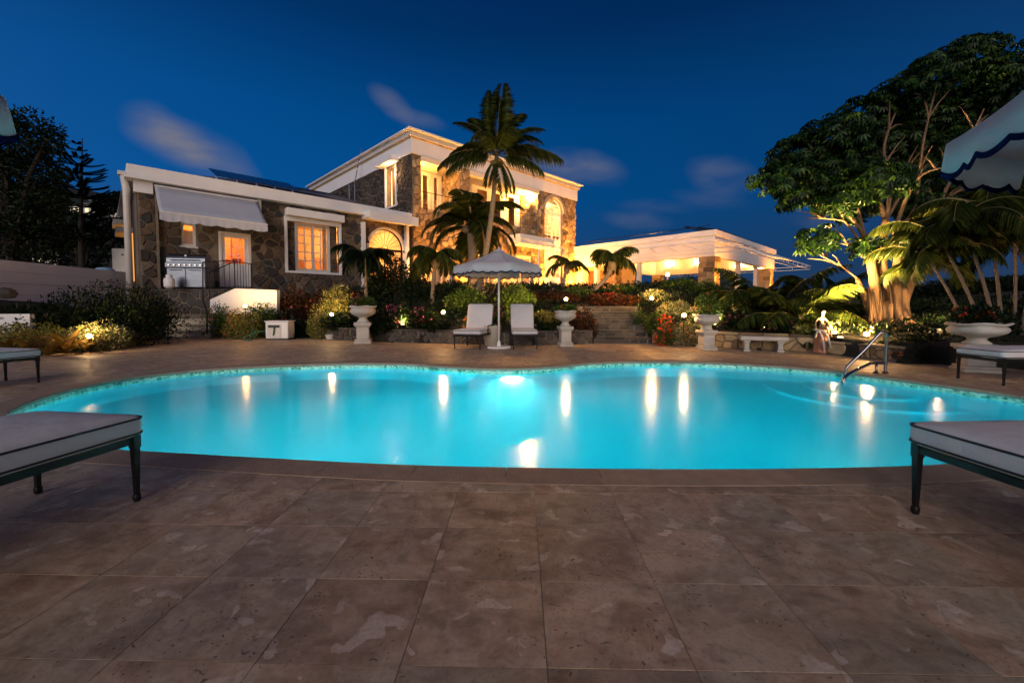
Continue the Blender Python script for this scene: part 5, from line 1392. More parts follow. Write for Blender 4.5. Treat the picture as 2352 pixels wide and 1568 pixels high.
# seated statue
def skin_figure(name, joints, edges, mat, parent, sub=2, root=0):
    me = bpy.data.meshes.new(name); me.from_pydata([j[0] for j in joints], edges, []); o = bpy.data.objects.new(name, me); COL.objects.link(o)
    sk = o.modifiers.new('skin', 'SKIN'); me.skin_vertices or me.attributes
    for i, j in enumerate(joints): me.skin_vertices[0].data[i].radius = (j[1], j[1] if len(j) < 3 else j[2])
    me.skin_vertices[0].data[root].use_root = True
    ss = o.modifiers.new('sub', 'SUBSURF'); ss.levels = sub; ss.render_levels = sub
    me.materials.append(mat); o.parent = parent; return o
sq = A(1886, 800, 10.05); sq.z = .32; k_ = .46
stt = thing('seated_statue', 'small golden brown statue of a seated nude figure on a terracotta block beneath the palms', 'statue', (sq.x, sq.y, .30))
def J(x, y, z, r_, r2=None): return ((x * k_, y * k_, z * k_ + .28), r_ * k_) if r2 is None else ((x * k_, y * k_, z * k_ + .28), r_ * k_, r2 * k_)
jt = [J(0, 0, .10, .15, .12), J(-.01, .0, .28, .11, .085), J(-.03, .02, .48, .13, .09), J(-.03, .02, .60, .07), J(-.01, 0, .68, .045), J(.02, -.02, .74, .06), J(.03, -.03, .84, .085, .095), J(.03, -.03, .93, .06),
      J(.14, -.01, .57, .05), J(.22, -.08, .38, .042), J(.14, -.26, .26, .032), J(.10, -.34, .24, .025), J(-.18, .02, .56, .05), J(-.28, .06, .34, .042), J(-.24, .10, .12, .032), J(-.26, .06, .03, .028),
      J(.08, -.10, .09, .095), J(.13, -.42, .22, .065), J(.13, -.48, -.06, .052), J(.13, -.50, -.32, .034), J(.13, -.60, -.36, .03), J(-.08, -.10, .08, .095), J(-.06, -.44, .12, .065), J(.02, -.42, -.16, .05), J(.04, -.44, -.36, .034), J(.05, -.54, -.40, .03)]
skin_figure('body', jt, [(0, 1), (1, 2), (2, 3), (3, 4), (4, 5), (5, 6), (6, 7), (2, 8), (8, 9), (9, 10), (10, 11), (2, 12), (12, 13), (13, 14), (14, 15), (0, 16), (16, 17), (17, 18), (18, 19), (19, 20), (0, 21), (21, 22), (22, 23), (23, 24), (24, 25)], M['bronze'], stt)
MB().lathe([(.034, .50), (.040, .52), (.036, .55), (.012, .565)], 12, (.03 * k_, -.03 * k_, .28 + .84 * k_ - .50), ).build('hair_bun', M['bronze'], stt, local=True, smooth=True)
MB().lathe([(.20, -.28), (.18, -.1), (.16, .12), (.12, .27)], 9, (0, 0, .0)).build('block', M['terracotta'], stt, local=True)
# pair of curved pale rails rising from the bed
hr = thing('curved_ladder_rail', 'pair of curved pale metal rails standing in front of the statue', 'rail', tuple(G(1895, 812)))
for k, (x0, x1) in enumerate(((1872, 1893), (1880, 1908))):
    Y_ = 9.75 - .1 * k; a, b, c = A(x0, 756 + 3 * k, Y_ + .25), A((x0 * .45 + x1 * .55), 764, Y_ + .15), G(x1, 812); c.z = 0
    MB().tube(spline([G(x0 - 6, 800) * 1, A(x0 - 2, 770, Y_ + .3), a, b, A(x1 - 2, 785, Y_), Vector((c.x, c.y, 0))][2:] if k == 0 else [A(x0 - 8, 775, Y_ + .35), a, b, A(x1 - 3, 785, Y_), Vector((c.x, c.y, 0))]), .022, 8).build('rail', M['white_trim'], hr, smooth=True)

# ================================================================== pool handrail
e_ = G(1941, 866); f0 = G(1997, 853); Yh = 6.55
hrl = thing('pool_handrail', 'polished steel pool handrail bent over the entry steps', 'handrail', (G(2027, 858).x, G(2027, 858).y, 0))
def rail_pts(dx, dy):
    g = G(2026, 858); g = Vector((g.x, g.y, 0)); top = Vector((g.x + .0, g.y, A(2020, 760, g.y).z)); bot = A(1941, 868, g.y + .05)
    bot = Vector((bot.x, g.y + .05, -.35)); up_ = A(1942, 852, g.y + .05); up_ = Vector((up_.x, g.y + .05, max(up_.z, .02)))
    return [Vector((dx, dy, 0)) + p for p in (bot, up_, up_ + (top - up_) * .12 + Vector((0, 0, .04)), up_ + (top - up_) * .5 + Vector((0, 0, .02)), top + Vector((-.07, 0, -.045)), top + Vector((-.005, 0, -.005)), top + Vector((.045, 0, -.06)), Vector((g.x + .055, g.y, .45)), Vector((g.x + .05, g.y, 0)))]
rp = rail_pts(0, 0)
MB().tube(spline(rp), .024, 10).build('rail', M['chrome'], hrl, smooth=True)
g = G(2026, 858)
lo_ = [Vector((G(1958, 868).x, g.y - .25, -.3)), Vector((G(1958, 868).x + .02, g.y - .25, -.02)), A(1992, 838, g.y - .1), Vector((g.x - .16, g.y, A(2000, 834, g.y).z)), Vector((g.x + .05, g.y, A(2026, 834, g.y).z))]
MB().tube(spline(lo_), .024, 10).build('lower_rail', M['chrome'], hrl, smooth=True)
MB().tube([(g.x - .12, g.y - .02, 0), (g.x - .12, g.y - .02, A(2012, 834, g.y).z)], .02, 10).build('post', M['chrome'], hrl, smooth=True)
for dx in (.05, -.12): MB().lathe([(.05, 0.012), (.05, .02), (.03, .035)], 16, (g.x + dx, g.y - (.02 if dx < 0 else 0), 0)).build('flange', M['chrome'], hrl)

# ================================================================== chaise longues
def cushion(mb_name, x0, x1, y0, y1, z0, z1, parent, crown=.03, rad=.06, M_=None):
    """soft box cushion built in local coordinates, with piping along both seams"""
    nx_, ny_ = 14, 22; vs = []; fs = []
    def outline(n=12):
        out = []
        for (cx_, cy_, a0_) in ((x1 - rad, y1 - rad, 0), (x0 + rad, y1 - rad, 90), (x0 + rad, y0 + rad, 180), (x1 - rad, y0 + rad, 270)):
            for k in range(n + 1): a = R(a0_ + 90 * k / n); out.append((cx_ + rad * math.cos(a), cy_ + rad * math.sin(a)))
        return out
    ol = outline(); n = len(ol); mx, my = (x0 + x1) / 2, (y0 + y1) / 2
    rings = []
    def ring(k, z, bulge=0): return [(mx + (x - mx) * k + bulge * (1 if x > mx else -1) * 0, my + (y - my) * k, z) for x, y in ol]
    zz = z1 - z0
    lay = [(.0, z0 + .0), (.9, z0), (.975, z0 + .004), (.992, z0 + .02), (1.0, z0 + zz * .35), (1.0, z0 + zz * .65), (.994, z1 - .018), (.975, z1 - .001), (.90, z1 + crown * .35), (.75, z1 + crown * .7), (.5, z1 + crown * .95), (.25, z1 + crown), (.0, z1 + crown)]
    for k, z in lay: rings.append(ring(max(k, .001), z))
    vs = [p for r_ in rings for p in r_]
    for i in range(len(rings) - 1):
        for j in range(n): fs.append((i * n + j, i * n + (j + 1) % n, (i + 1) * n + (j + 1) % n, (i + 1) * n + j))
    if M_ is not None: vs = [tuple(M_ @ Vector(v)) for v in vs]
    co = MB().add(vs, fs).build(mb_name, M['cushion'], parent, smooth=True, local=True)
    for z in (z0 + .018, z1 - .016):
        P = [Vector((mx + (x - mx) * 1.0, my + (y - my) * 1.0, z)) for x, y in ol]; P.append(P[0])
        if M_ is not None: P = [M_ @ p for p in P]
        MB().tube(P, .006, 6, cap=False).build('piping', M['piping'], co, local=True, smooth=True)
    return co
def lounger(label, loc, rz, back=0, L_=1.98, W_=.70, arms=False, group='white cushioned chaise longues by the pool'):
    """foot end at the origin pointing to +y, head end at -y"""
    t_ = thing('chaise_longue', label, 'chaise longue', loc, 0, group); hw_ = W_ / 2; zf = .375
    fr_ = MB()
    for x in (-hw_, hw_ - .035): fr_.box(x, x + .030, -L_, 0, zf - .036, zf)
    for y in (-.035, -L_ * .42, -L_): fr_.box(-hw_ + .035, hw_ - .035, y, y + .035, zf - .045, zf - .005)
    for k in range(9): fr_.box(-hw_ + .035, hw_ - .035, -L_ + .15 + k * .2, -L_ + .19 + k * .2, zf - .012, zf - .002)
    fr_.build('frame', M['black'], t_, local=True)
    for x in (-hw_ + .015, hw_ - .015):
        for y in (-.02, -L_ * .60, -L_ + .03):
            lg = MB().tube([(x, y, zf + .012), (x, y, zf - .06), (x, y, zf - .061), (x, y, .05)], [.028, .028, .023, .015], 4, sq=True)
            lg.build('leg', M['black'], t_, local=True); 
            MB().lathe([(.014, .0), (.020, .012), (.020, .035), (.014, .05)], 10, (x, y, 0)).build('foot', M['black'], t_, local=True, smooth=True)
    sl_ = L_ * (.60 if back else 1)
    cushion('seat_cushion', -hw_ - .015, hw_ + .015, -sl_, .03, zf + .006, zf + .125, t_, crown=.03)
    if back:
        Mt = Matrix.Translation((0, -sl_ - .02, zf + .03)) @ Matrix.Rotation(R(-back), 4, 'X')
        cushion('back_cushion', -hw_ - .01, hw_ + .01, -.80, 0, .0, .10, t_, crown=.015, M_=Mt)
    if arms:
        for x in (-hw_ - .03, hw_ + .03):
            y0 = -sl_ + .10
            MB().tube(spline([(x, y0 + .32, zf - .03), (x, y0 + .34, zf + .16), (x, y0 + .28, zf + .22), (x, y0 - .1, zf + .22), (x, y0 - .16, zf + .16), (x, y0 - .16, .02)]), .016, 6).build('armrest', M['black'], t_, local=True, smooth=True)
    t_.rotation_euler = (0, 0, rz); return t_
nl = G(330, 1141)
lounger('near left chaise longue, its foot end over the pool edge, lit warm along the side', (nl.x - .335, nl.y + .02, 0), R(-8), W_=.72)
nr = G(2088, 1173)
lounger('near right chaise longue with dark piping, its corner cutting across the pool', (nr.x + .34, nr.y + .01, 0), R(3), W_=.70)
fl_ = G(100, 876)
lounger('far left chaise longue on the deck in front of the bromeliads', (fl_.x - .33, fl_.y + .03, 0), R(-13), W_=.72)
fr1 = G(2203, 869); fr2 = G(2299, 885)
lounger('far right chaise longue in front of the widest urn', (fr1.x - .02, (fr1.y + fr2.y) / 2, 0), R(92), W_=.62)
cl = G(1070, 801)
lounger('chaise longue with raised back left of the white parasol pole', (cl.x + .04, cl.y - .12, 0), R(180 - 14), back=74, W_=.74, L_=1.7, arms=True)
crr = G(1206, 801)
lounger('chaise longue with raised back right of the white parasol pole', (crr.x, crr.y - .14, 0), R(180 + 3), back=74, W_=.64, L_=1.7, arms=True)
# tall cream planter pot
q = G(1128, 797); q.z = 0; q.y += .45
pp = thing('planter_pot', 'tall cream tapered planter pot behind the parasol pole', 'pot', tuple(q))
MB().lathe([(.17, 0), (.19, .03), (.24, .25), (.265, .50), (.27, .56), (.28, .58), (.265, .585), (.24, .56), (.22, .45)], 28, q).build('pot', M['pot'], pp, smooth=True)

# ================================================================== parasols
def parasol(label, loc, rot, R_=1.2, rim=2.14, apex=2.72, pole=True, seed=0):
    t_ = thing('parasol', label, 'parasol', tuple(loc), 0, 'white scalloped parasols with navy trim'); c = Vector(loc); rnd = random.Random(seed)
    cor = [c + Vector((R_ * math.cos(rot + math.pi / 4 * k), R_ * math.sin(rot + math.pi / 4 * k), rim)) for k in range(8)]; top = c + Vector((0, 0, apex))
    for k in range(8):
        a, b = cor[k], cor[(k + 1) % 8]; vs = []; fs = []; n = 8; ns = 7
        for i in range(ns + 1):
            u_ = .10 + .90 * i / ns
            for j in range(n + 1):
                v = j / n; e = a.lerp(b, v); p = top.lerp(e, u_); p = p + Vector((0, 0, -.035 * math.sin(math.pi * u_) * (1 - 0) - .02 * math.sin(math.pi * v) * u_)); vs.append(p)
        for i in range(ns):
            for j in range(n): q = i * (n + 1) + j; fs.append((q, q + 1, q + n + 2, q + n + 1))
        po = MB().add(vs, fs).build('canopy_panel', M['canvas'], t_, smooth=True); s_ = po.modifiers.new('t', 'SOLIDIFY'); s_.thickness = .004
        # valance with scallops and trim
        vs = []; fs = []; tr = []; n = 32; out = ((a + b) / 2 - c); out.z = 0; out.normalize()
        for j in range(n + 1):
            v = j / n; e = a.lerp(b, v) + Vector((0, 0, -.02 * math.sin(math.pi * v))); w_ = .022 * math.sin(v * 9 + k * 1.7 + seed) + .02
            d_ = .19 + .035 * abs(math.sin(math.pi * 4 * v)); lo = e + out * w_ + Vector((0, 0, -d_)); vs += [e + out * .003, e + out * w_ * .6 - Vector((0, 0, d_ * .5)), lo]
            vs.append(lo + out * .004 + Vector((0, 0, .022))); tr.append(lo)
        for j in range(n): q = 4 * j; fs += [(q, q + 1, q + 5, q + 4), (q + 1, q + 2, q + 6, q + 5)]
        vo = MB().add(vs, fs).build('valance', M['canvas'], t_, smooth=True); s_ = vo.modifiers.new('t', 'SOLIDIFY'); s_.thickness = .003
        m_ = MB(); tv = []
        for j, p in enumerate(tr): tv += [p + out * .004 + Vector((0, 0, .026)), p + out * .004 - Vector((0, 0, .006)), p - out * .005 - Vector((0, 0, .006)), p - out * .005 + Vector((0, 0, .026))]
        for j in range(n): q = 4 * j; m_.f += [(q, q + 1, q + 5, q + 4), (q + 1, q + 2, q + 6, q + 5), (q + 2, q + 3, q + 7, q + 6), (q + 3, q, q + 4, q + 7)]
        m_.v = [tuple(p) for p in tv]; m_.build('trim', M['navy'], vo)
        MB().tube([top - Vector((0, 0, .07)), cor[k] - Vector((0, 0, .022))], .009, 6).build('rib', M['white_trim'], t_)
        md = top.lerp(cor[k], .52) - Vector((0, 0, .05)); MB().tube([c + Vector((0, 0, rim - .12)), md], .007, 6).build('strut', M['white_trim'], t_)
    MB().lathe([(R_ * .16, apex - .085), (R_ * .10, apex - .03), (.02, apex + .02)], 8, c).build('vent_cap', M['canvas'], t_); MB().lathe([(.02, apex + .02), (.022, apex + .05), (.008, apex + .07)], 10, c).build('finial', M['white'], t_)
    MB().tube([c + Vector((0, 0, .05)), c + Vector((0, 0, apex - .02))], .025, 12).build('pole', M['white'], t_, smooth=True)
    MB().lathe([(.05, rim - .18), (.05, rim - .08)], 12, c).build('runner', M['white'], t_)
    vs = []; n = 48; m_ = MB(); base = [(c.x + (.30 + .012 * math.cos(k * math.pi)) * math.cos(2 * math.pi * k / n), c.y + (.30 + .012 * math.cos(k * math.pi)) * math.sin(2 * math.pi * k / n)) for k in range(n)]
    m_.add([(x, y, 0.004) for x, y in base] + [(x, y, .05) for x, y in base] , [tuple(range(n, 2 * n))] + [(i, (i + 1) % n, n + (i + 1) % n, n + i) for i in range(n)]); m_.build('base_plate', M['white'], t_)
    MB().lathe([(.06, .05), (.05, .14), (.03, .20)], 14, c).build('pole_socket', M['white'], t_)
    return t_
pc_ = G(1146, 799); parasol('white parasol with navy scalloped trim between the two raised chaise longues', (pc_.x, pc_.y, 0), R(16), apex=A(1150, 573, pc_.y).z, R_=1.20, rim=A(1150, 614, pc_.y).z)
parasol('large close parasol corner hanging into the top right of the photo', (3.51, 1.76, 0), R(131), seed=3)
parasol('corner of a close white parasol at the top left edge of the photo', (-3.17, 1.11, 0), R(54.8), seed=5)
# ================================================================== plants
NR = np.random.default_rng(11)
def unit(v): return v / np.maximum(np.linalg.norm(v, axis=1, keepdims=True), 1e-9)
def leaves(P, D, L, W, fold=.25, up=None, rng=NR):
    """one kite leaf (two faces, folded on the midrib) per row: base P, direction D"""
    n = len(P); D = unit(D); r_ = unit(rng.normal(size=(n, 3))) if up is None else up
    S_ = unit(np.cross(D, r_)); Nn = np.cross(S_, D)
    L = np.asarray(L).reshape(-1, 1) * np.ones((n, 1)); W = np.asarray(W).reshape(-1, 1) * np.ones((n, 1))
    mid = P + D * L * .45; a = P; b = mid + S_ * W / 2 + Nn * W * fold; c = P + D * L - Nn * L * .08; d = mid - S_ * W / 2 + Nn * W * fold
    V = np.stack([a, b, c, d], 1).reshape(-1, 3); i = np.arange(n)[:, None] * 4
    F = np.concatenate([i + np.array([[0, 1, 2]]), i + np.array([[0, 2, 3]])], 0); return V, F
def blob_pts(blobs, n, rng=NR, shell=.55, lump=True):
    """points in the outer shell of each ellipsoid (x, y, z, rx, ry, rz), with outward directions"""
    vol = np.array([b[3] * b[4] * b[5] for b in blobs]) ** (2 / 3); cnt = np.maximum((n * vol / vol.sum()).astype(int), 8); P = []; D = []
    for b, c in zip(blobs, cnt):
        u = unit(rng.normal(size=(c, 3))); r_ = 1 - shell * rng.random((c, 1)) ** 2
        if lump:
            k = 9; cen = unit(rng.normal(size=(k, 3))); dd = u @ cen.T; r_ = r_ * (1 + .16 * (dd.max(1, keepdims=True) ** 6) - .10 * rng.random((c, 1)))
        P.append(np.array(b[:3]) + u * r_ * np.array(b[3:])); D.append(u)
    return np.concatenate(P), np.concatenate(D)
def flowers(parent, P, D, mat, size, rng=NR, name='flowers'):
    """clusters of small petals"""
    k = 6; n = len(P); PP = np.repeat(P, k, 0) + rng.normal(size=(n * k, 3)) * size * .45; DD = unit(np.repeat(D, k, 0) + rng.normal(size=(n * k, 3)) * .8)
    V, F = leaves(PP, DD, size, size * .8, fold=.1, rng=rng); return npmesh(name, V, F, M[mat], parent, kind='stuff')
def bush(name, label, px, top, wpx, Y, mat, n=2200, leaf=.085, cat='bush', base=None, fl=None, group=None, dep=None, dens=.55, spiky=0, aspect=.45, seed=None, kx=6, zlow=None):
    rng = np.random.default_rng(seed if seed is not None else int(px * 7 + top))
    c = A(px, top, Y); x = c.x; z1 = c.z; z0 = ground_z(x, Y) - .05 if base is None else base
    if zlow is not None: z0 = A(px, zlow, Y).z
    W_ = wpx / 2 * Y / FPX; h = max(z1 - z0, .25); dep = dep or min(W_ * .8, 1.1)
    t_ = thing(name, label, cat, (x, Y, z0), 0, group); blobs = []
    for k in range(kx):
        fx = (k + .5) / kx * 2 - 1; bw = W_ / kx * 1.9; hh = h * (1 - .30 * fx * fx) * rng.uniform(.80, 1.0)
        blobs.append((x + fx * (W_ - bw * .55), Y + rng.uniform(-.3, .3) * dep, z0 + hh * .52, bw, dep * rng.uniform(.7, 1), hh * .5))
    for k in range(3): blobs.append((x + rng.uniform(-.6, .6) * W_, Y - dep * .5, z0 + h * .28, W_ * .4, dep * .6, h * .30))
    P, D = blob_pts(blobs, n, rng, dens)
    Dd = unit(D * .7 + rng.normal(size=D.shape) * .55 + np.array([0, 0, .25 + spiky])); Ls = leaf * rng.uniform(.6, 1.3, len(P))
    V, F = leaves(P, Dd, Ls, Ls * aspect, rng=rng); npmesh('foliage', V, F, M[mat], t_, kind='stuff')
    st = MB()
    for k in range(7):
        a = rng.uniform(-.8, .8); st.tube([(x + a * W_ * .3, Y, z0 - .05), (x + a * W_ * .5, Y + rng.uniform(-.1, .1), z0 + h * .4), (x + a * W_ * .8, Y + rng.uniform(-.2, .2), z0 + h * .75)], [.02, .014, .006], 5)
    st.build('stems', M['palmbark'], t_, kind='stuff')
    if fl:
        fm, fn, fs_ = fl; Pf, Df = blob_pts(blobs, fn * 3, rng, .06); ok = Df[:, 1] < .25; Pf, Df = Pf[ok][:fn], Df[ok][:fn]; flowers(t_, Pf + Df * .04, Df, fm, fs_, rng)
    return t_
# ---- left side
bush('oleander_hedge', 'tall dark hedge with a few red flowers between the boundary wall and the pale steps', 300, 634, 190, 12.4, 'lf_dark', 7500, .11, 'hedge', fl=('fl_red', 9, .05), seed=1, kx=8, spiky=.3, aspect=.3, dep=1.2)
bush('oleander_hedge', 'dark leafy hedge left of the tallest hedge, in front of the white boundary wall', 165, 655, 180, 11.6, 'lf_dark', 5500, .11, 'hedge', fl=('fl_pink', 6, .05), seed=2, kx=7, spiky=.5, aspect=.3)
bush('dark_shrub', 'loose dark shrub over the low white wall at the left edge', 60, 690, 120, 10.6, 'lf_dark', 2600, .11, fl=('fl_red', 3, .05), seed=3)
bush('dark_shrub', 'dark bush directly left of the pale steps, with orange light glinting through', 345, 668, 70, 14.0, 'lf_dark', 3600, .10, fl=('fl_orange', 22, .045), seed=4)
bush('variegated_shrub', 'bright variegated shrub under the dark hedge, behind the bromeliads', 225, 735, 100, 10.7, 'lf_var', 4200, .06, seed=5, dep=.6)
bush('variegated_shrub', 'low golden green shrub between the bromeliads and the white wall at far left', 120, 738, 90, 10.3, 'lf_gold', 3000, .06, seed=6, dep=.5)
bush('variegated_shrub', 'small golden shrub at the deck corner right of the bromeliads', 272, 752, 60, 11.4, 'lf_gold', 2200, .06, seed=7, dep=.5)
bush('variegated_shrub', 'golden leaves at the left edge above the bromeliads', 40, 735, 90, 9.9, 'lf_gold', 1700, .07, seed=8, dep=.5)
def strap_plant(label, px, py, Y, n, L, seed, mat='lf_brom', name='bromeliad', group='bromeliads behind the far left chaise longue', w_=.055, lift=1.0, cat='plant'):
    rng = random.Random(seed); c = A(px, py, Y); z0 = max(ground_z(c.x, Y), 0) if out_dist(c.x, Y) > .05 else .0; t_ = thing(name, label, cat, (c.x, Y, z0), 0, group)
    for k in range(n):
        a = 2 * math.pi * (k + rng.random() * .6) / n; el = R(rng.uniform(35, 80)) * lift; l_ = L * rng.uniform(.7, 1.1); vs = []; m_ = 6
        d_ = Vector((math.cos(a), math.sin(a), 0)); sd_ = Vector((-math.sin(a), math.cos(a), 0)); p = Vector((c.x, Y, z0 + .02)); e_ = el
        for q in range(m_ + 1):
            ww = w_ * (1 - (q / m_) ** 2.5) * (.7 + .5 * math.sin(math.pi * min(q / m_ + .15, 1))); up = Vector((0, 0, 1))
            vs += [p - sd_ * ww + up * ww * .35, p, p + sd_ * ww + up * ww * .35]; p = p + (d_ * math.cos(e_) + up * math.sin(e_)) * (l_ / m_); e_ -= R(rng.uniform(6, 16))
        fs = []
        for q in range(m_): b = q * 3; fs += [(b, b + 1, b + 4, b + 3), (b + 1, b + 2, b + 5, b + 4)]
        MB().add(vs, fs).build('leaf', M[mat], t_, smooth=True)
    return t_
for k, (px, Y, n, L, lab) in enumerate([(15, 9.2, 13, .75, 'broad yellow bromeliad at the very left edge behind the chaise longue'), (62, 9.3, 14, .80, 'golden bromeliad just above the far left cushion'),
        (110, 9.35, 14, .85, 'upright golden bromeliad rising over the corner of the far left cushion'), (150, 9.7, 15, .95, 'tallest bromeliad with long bright strap leaves'),
        (196, 10.2, 12, .70, 'dull orange bromeliad right of the tallest one'), (232, 10.7, 11, .60, 'smallest bromeliad at the right end of the row, by the deck corner')]):
    strap_plant(lab, px, 800, Y, n, L, 100 + k, w_=.06)
# ---- bed between the pale steps and the parasol
B = [('dark_shrub', 'bush with orange red flowers behind the garden hose', 505, 686, 62, 14.9, 'lf_green', 1800, .08, ('fl_red', 26, .045)),
     ('flowering_shrub', 'floodlit shrub in front of the white parapet', 563, 702, 90, 14.6, 'lf_gold', 2400, .07, ('fl_orange', 18, .045)),
     ('flowering_shrub', 'low shrub with pink flowers above the white filter box', 650, 704, 100, 15.3, 'lf_dark', 2600, .08, ('fl_pink', 30, .05)),
     ('croton_shrub', 'dark croton with reddish leaves below the large wing window', 678, 656, 80, 16.0, 'lf_red', 2400, .10, None),
     ('croton_shrub', 'reddish croton beside the pale green feathery bush', 738, 662, 60, 15.6, 'lf_red', 1700, .10, ('fl_orange', 10, .04)),
     ('feathery_bush', 'pale green feathery bush, the tallest left of the first urn', 775, 646, 74, 15.0, 'lf_gold', 3200, .09, None),
     ('feathery_bush', 'yellow green lit shrub low down between the filter box and the first urn', 742, 692, 70, 14.6, 'lf_gold', 2200, .075, None),
     ('dark_shrub', 'dark leafy mound behind the white bucket', 785, 712, 90, 14.4, 'lf_dark', 2600, .09, None),
     ('croton_shrub', 'orange tinted shrub behind the first urn', 812, 665, 66, 15.2, 'lf_red', 1700, .09, ('fl_orange', 12, .04)),
     ('dark_shrub', 'tall dark round tree bush in front of the arched window', 905, 588, 120, 16.4, 'lf_dark', 6500, .10, None),
     ('dark_shrub', 'dark shrub right of the tall round bush, under the small palm', 960, 630, 80, 16.4, 'lf_dark', 2800, .10, None),
     ('flowering_shrub', 'green bank with bright pink flowers right of the first urn', 905, 696, 105, 13.5, 'lf_dark', 3200, .085, ('fl_pink', 34, .055)),
     ('flowering_shrub', 'dark bank with scattered pink flowers left of the starlit garden lamp', 975, 704, 75, 13.3, 'lf_dark', 2200, .085, ('fl_pink', 20, .05)),
     ('leafy_shrub', 'mid green shrub with a few white flowers left of the parasol pole', 1072, 655, 100, 14.6, 'lf_green', 3000, .09, ('fl_yellow', 7, .05)),
     ('dark_shrub', 'dark shrub rising behind the left raised chaise longue', 1042, 640, 90, 15.6, 'lf_dark', 2600, .10, None),
     ('flowering_shrub', 'shrub with pink bougainvillea sprays behind the tall planter pot', 1130, 705, 95, 12.9, 'lf_green', 3000, .075, ('fl_pink', 46, .055)),
     ('flowering_shrub', 'small shrub with orange flowers touching the left raised chaise longue', 1085, 725, 40, 12.7, 'lf_green', 900, .07, ('fl_orange', 14, .05)),
     ('leafy_shrub', 'loose leafy shrub just right of the parasol pole', 1185, 650, 90, 14.2, 'lf_green', 2600, .085, ('fl_yellow', 8, .045)),
     ('feathery_bush', 'bright green cushion shrub behind the right raised chaise longue', 1240, 712, 92, 13.2, 'lf_gold', 3200, .07, None),
     ('leafy_shrub', 'dark green shrub between the right chaise longue and the second urn', 1255, 742, 60, 12.5, 'lf_dark', 1600, .08, None),
     ('clipped_hedge', 'dark reddish clipped hedge behind the bright green cushion shrub', 1255, 669, 150, 15.6, 'lf_red', 4400, .07, None),
     ('croton_shrub', 'floodlit pinkish croton hanging over the wall by the second urn', 1340, 697, 62, 12.9, 'lf_red', 2600, .07, ('fl_orange', 26, .035)),
     ('clipped_hedge', 'long red flowering hedge above the grey steps', 1400, 672, 130, 15.5, 'lf_red', 4800, .07, ('fl_red', 60, .035)),
     ('leafy_shrub', 'light green shrub at the foot of the leaning palm', 1325, 658, 66, 16.4, 'lf_green', 1800, .09, None),
     ('flowering_shrub', 'row of pale orange lilies in front of the pavilion doors', 1420, 655, 110, 17.2, 'lf_green', 2200, .10, ('fl_orange', 26, .055)),
     ('floodlit_shrub', 'pale floodlit shrub at the top right of the grey steps', 1505, 664, 70, 15.2, 'lf_var', 3200, .065, ('fl_yellow', 16, .04)),
     ('floodlit_shrub', 'brightly lit variegated shrub above the orange flowers', 1555, 690, 84, 13.2, 'lf_var', 3600, .065, ('fl_yellow', 12, .04)),
     ('leafy_shrub', 'tall green shrub left of the stone pavilion column', 1555, 640, 80, 16.5, 'lf_green', 3200, .09, None),
     ('leafy_shrub', 'tall bushy green shrub in front of the stone pavilion column', 1622, 642, 80, 15.6, 'lf_green', 3400, .09, None),
     ('leafy_shrub', 'dark green shrub trailing beside the grey steps', 1508, 715, 46, 12.6, 'lf_green', 1500, .08, None),
     ('flowering_shrub', 'vivid orange red flowering shrub above the ochre wall', 1528, 722, 44, 12.0, 'lf_green', 1300, .06, ('fl_red', 70, .05)),
     ('floodlit_shrub', 'low lit shrub right of the orange red flowers, under a garden lamp', 1580, 727, 60, 11.9, 'lf_var', 2200, .06, ('fl_orange', 14, .035)),
     ('flowering_shrub', 'shrub with large pale yellow flowers right of the third urn', 1700, 690, 84, 12.4, 'lf_green', 2600, .08, ('fl_yellow', 26, .07)),
     ('dark_shrub', 'dark shrub with pink flowers behind the white bench', 1705, 722, 110, 11.6, 'lf_dark', 3400, .075, ('fl_pink', 26, .045)),
     ('dark_shrub', 'dark low shrub with pink specks right of the bench', 1790, 728, 90, 11.0, 'lf_dark', 2600, .075, ('fl_pink', 18, .04)),
     ('leafy_shrub', 'yellow green lit shrub left of the seated statue', 1842, 742, 70, 10.7, 'lf_gold', 2200, .08, ('fl_yellow', 14, .05)),
     ('leafy_shrub', 'green shrub behind the seated statue', 1915, 710, 80, 12.2, 'lf_green', 2600, .09, None),
     ('leafy_shrub', 'pale lit foliage between the statue and the big tree', 1925, 672, 90, 15.5, 'lf_var', 2600, .12, None),
     ('leafy_shrub', 'distant green tree bush seen through the pavilion, left of its stone column', 1588, 628, 70, 44, 'lf_green', 2600, .28, None),
     ('leafy_shrub', 'distant lit bush seen through the pavilion, right of its stone column', 1668, 618, 60, 43, 'lf_green', 2400, .28, None),
     ('leafy_shrub', 'mid green shrubbery on the slope right of the big tree trunk', 2120, 690, 90, 14.5, 'lf_green', 3200, .10, None),
     ('leafy_shrub', 'dark slope shrub behind the clipped hedge on the right', 2180, 715, 110, 12.5, 'lf_green', 3000, .09, None),
     ('dark_shrub', 'dark foliage behind the widest urn at the right edge', 2300, 735, 130, 10.5, 'lf_dark', 3600, .10, None)]
for nm, lab, px, top, wp, Y, mt, n, lf, fl in B:
    tall = Y > 40
    bush(nm, lab, px, top, wp, Y, mt, n, lf, 'hedge' if 'hedge' in nm else 'bush', fl=fl, dep=(3 if tall else None), base=(.5 if tall else None), aspect=.34 if nm == 'feathery_bush' else .48, kx=8 if 'hedge' in nm else 6, group=None)
bush('clipped_hedge', 'dark clipped hedge with three orange flowers, behind the pool handrail on the right', 2112, 762, 150, 8.75, 'lf_dark', 9000, .045, 'hedge', base=-.02, fl=('fl_orange', 7, .05), dep=.45, dens=.3, kx=8)
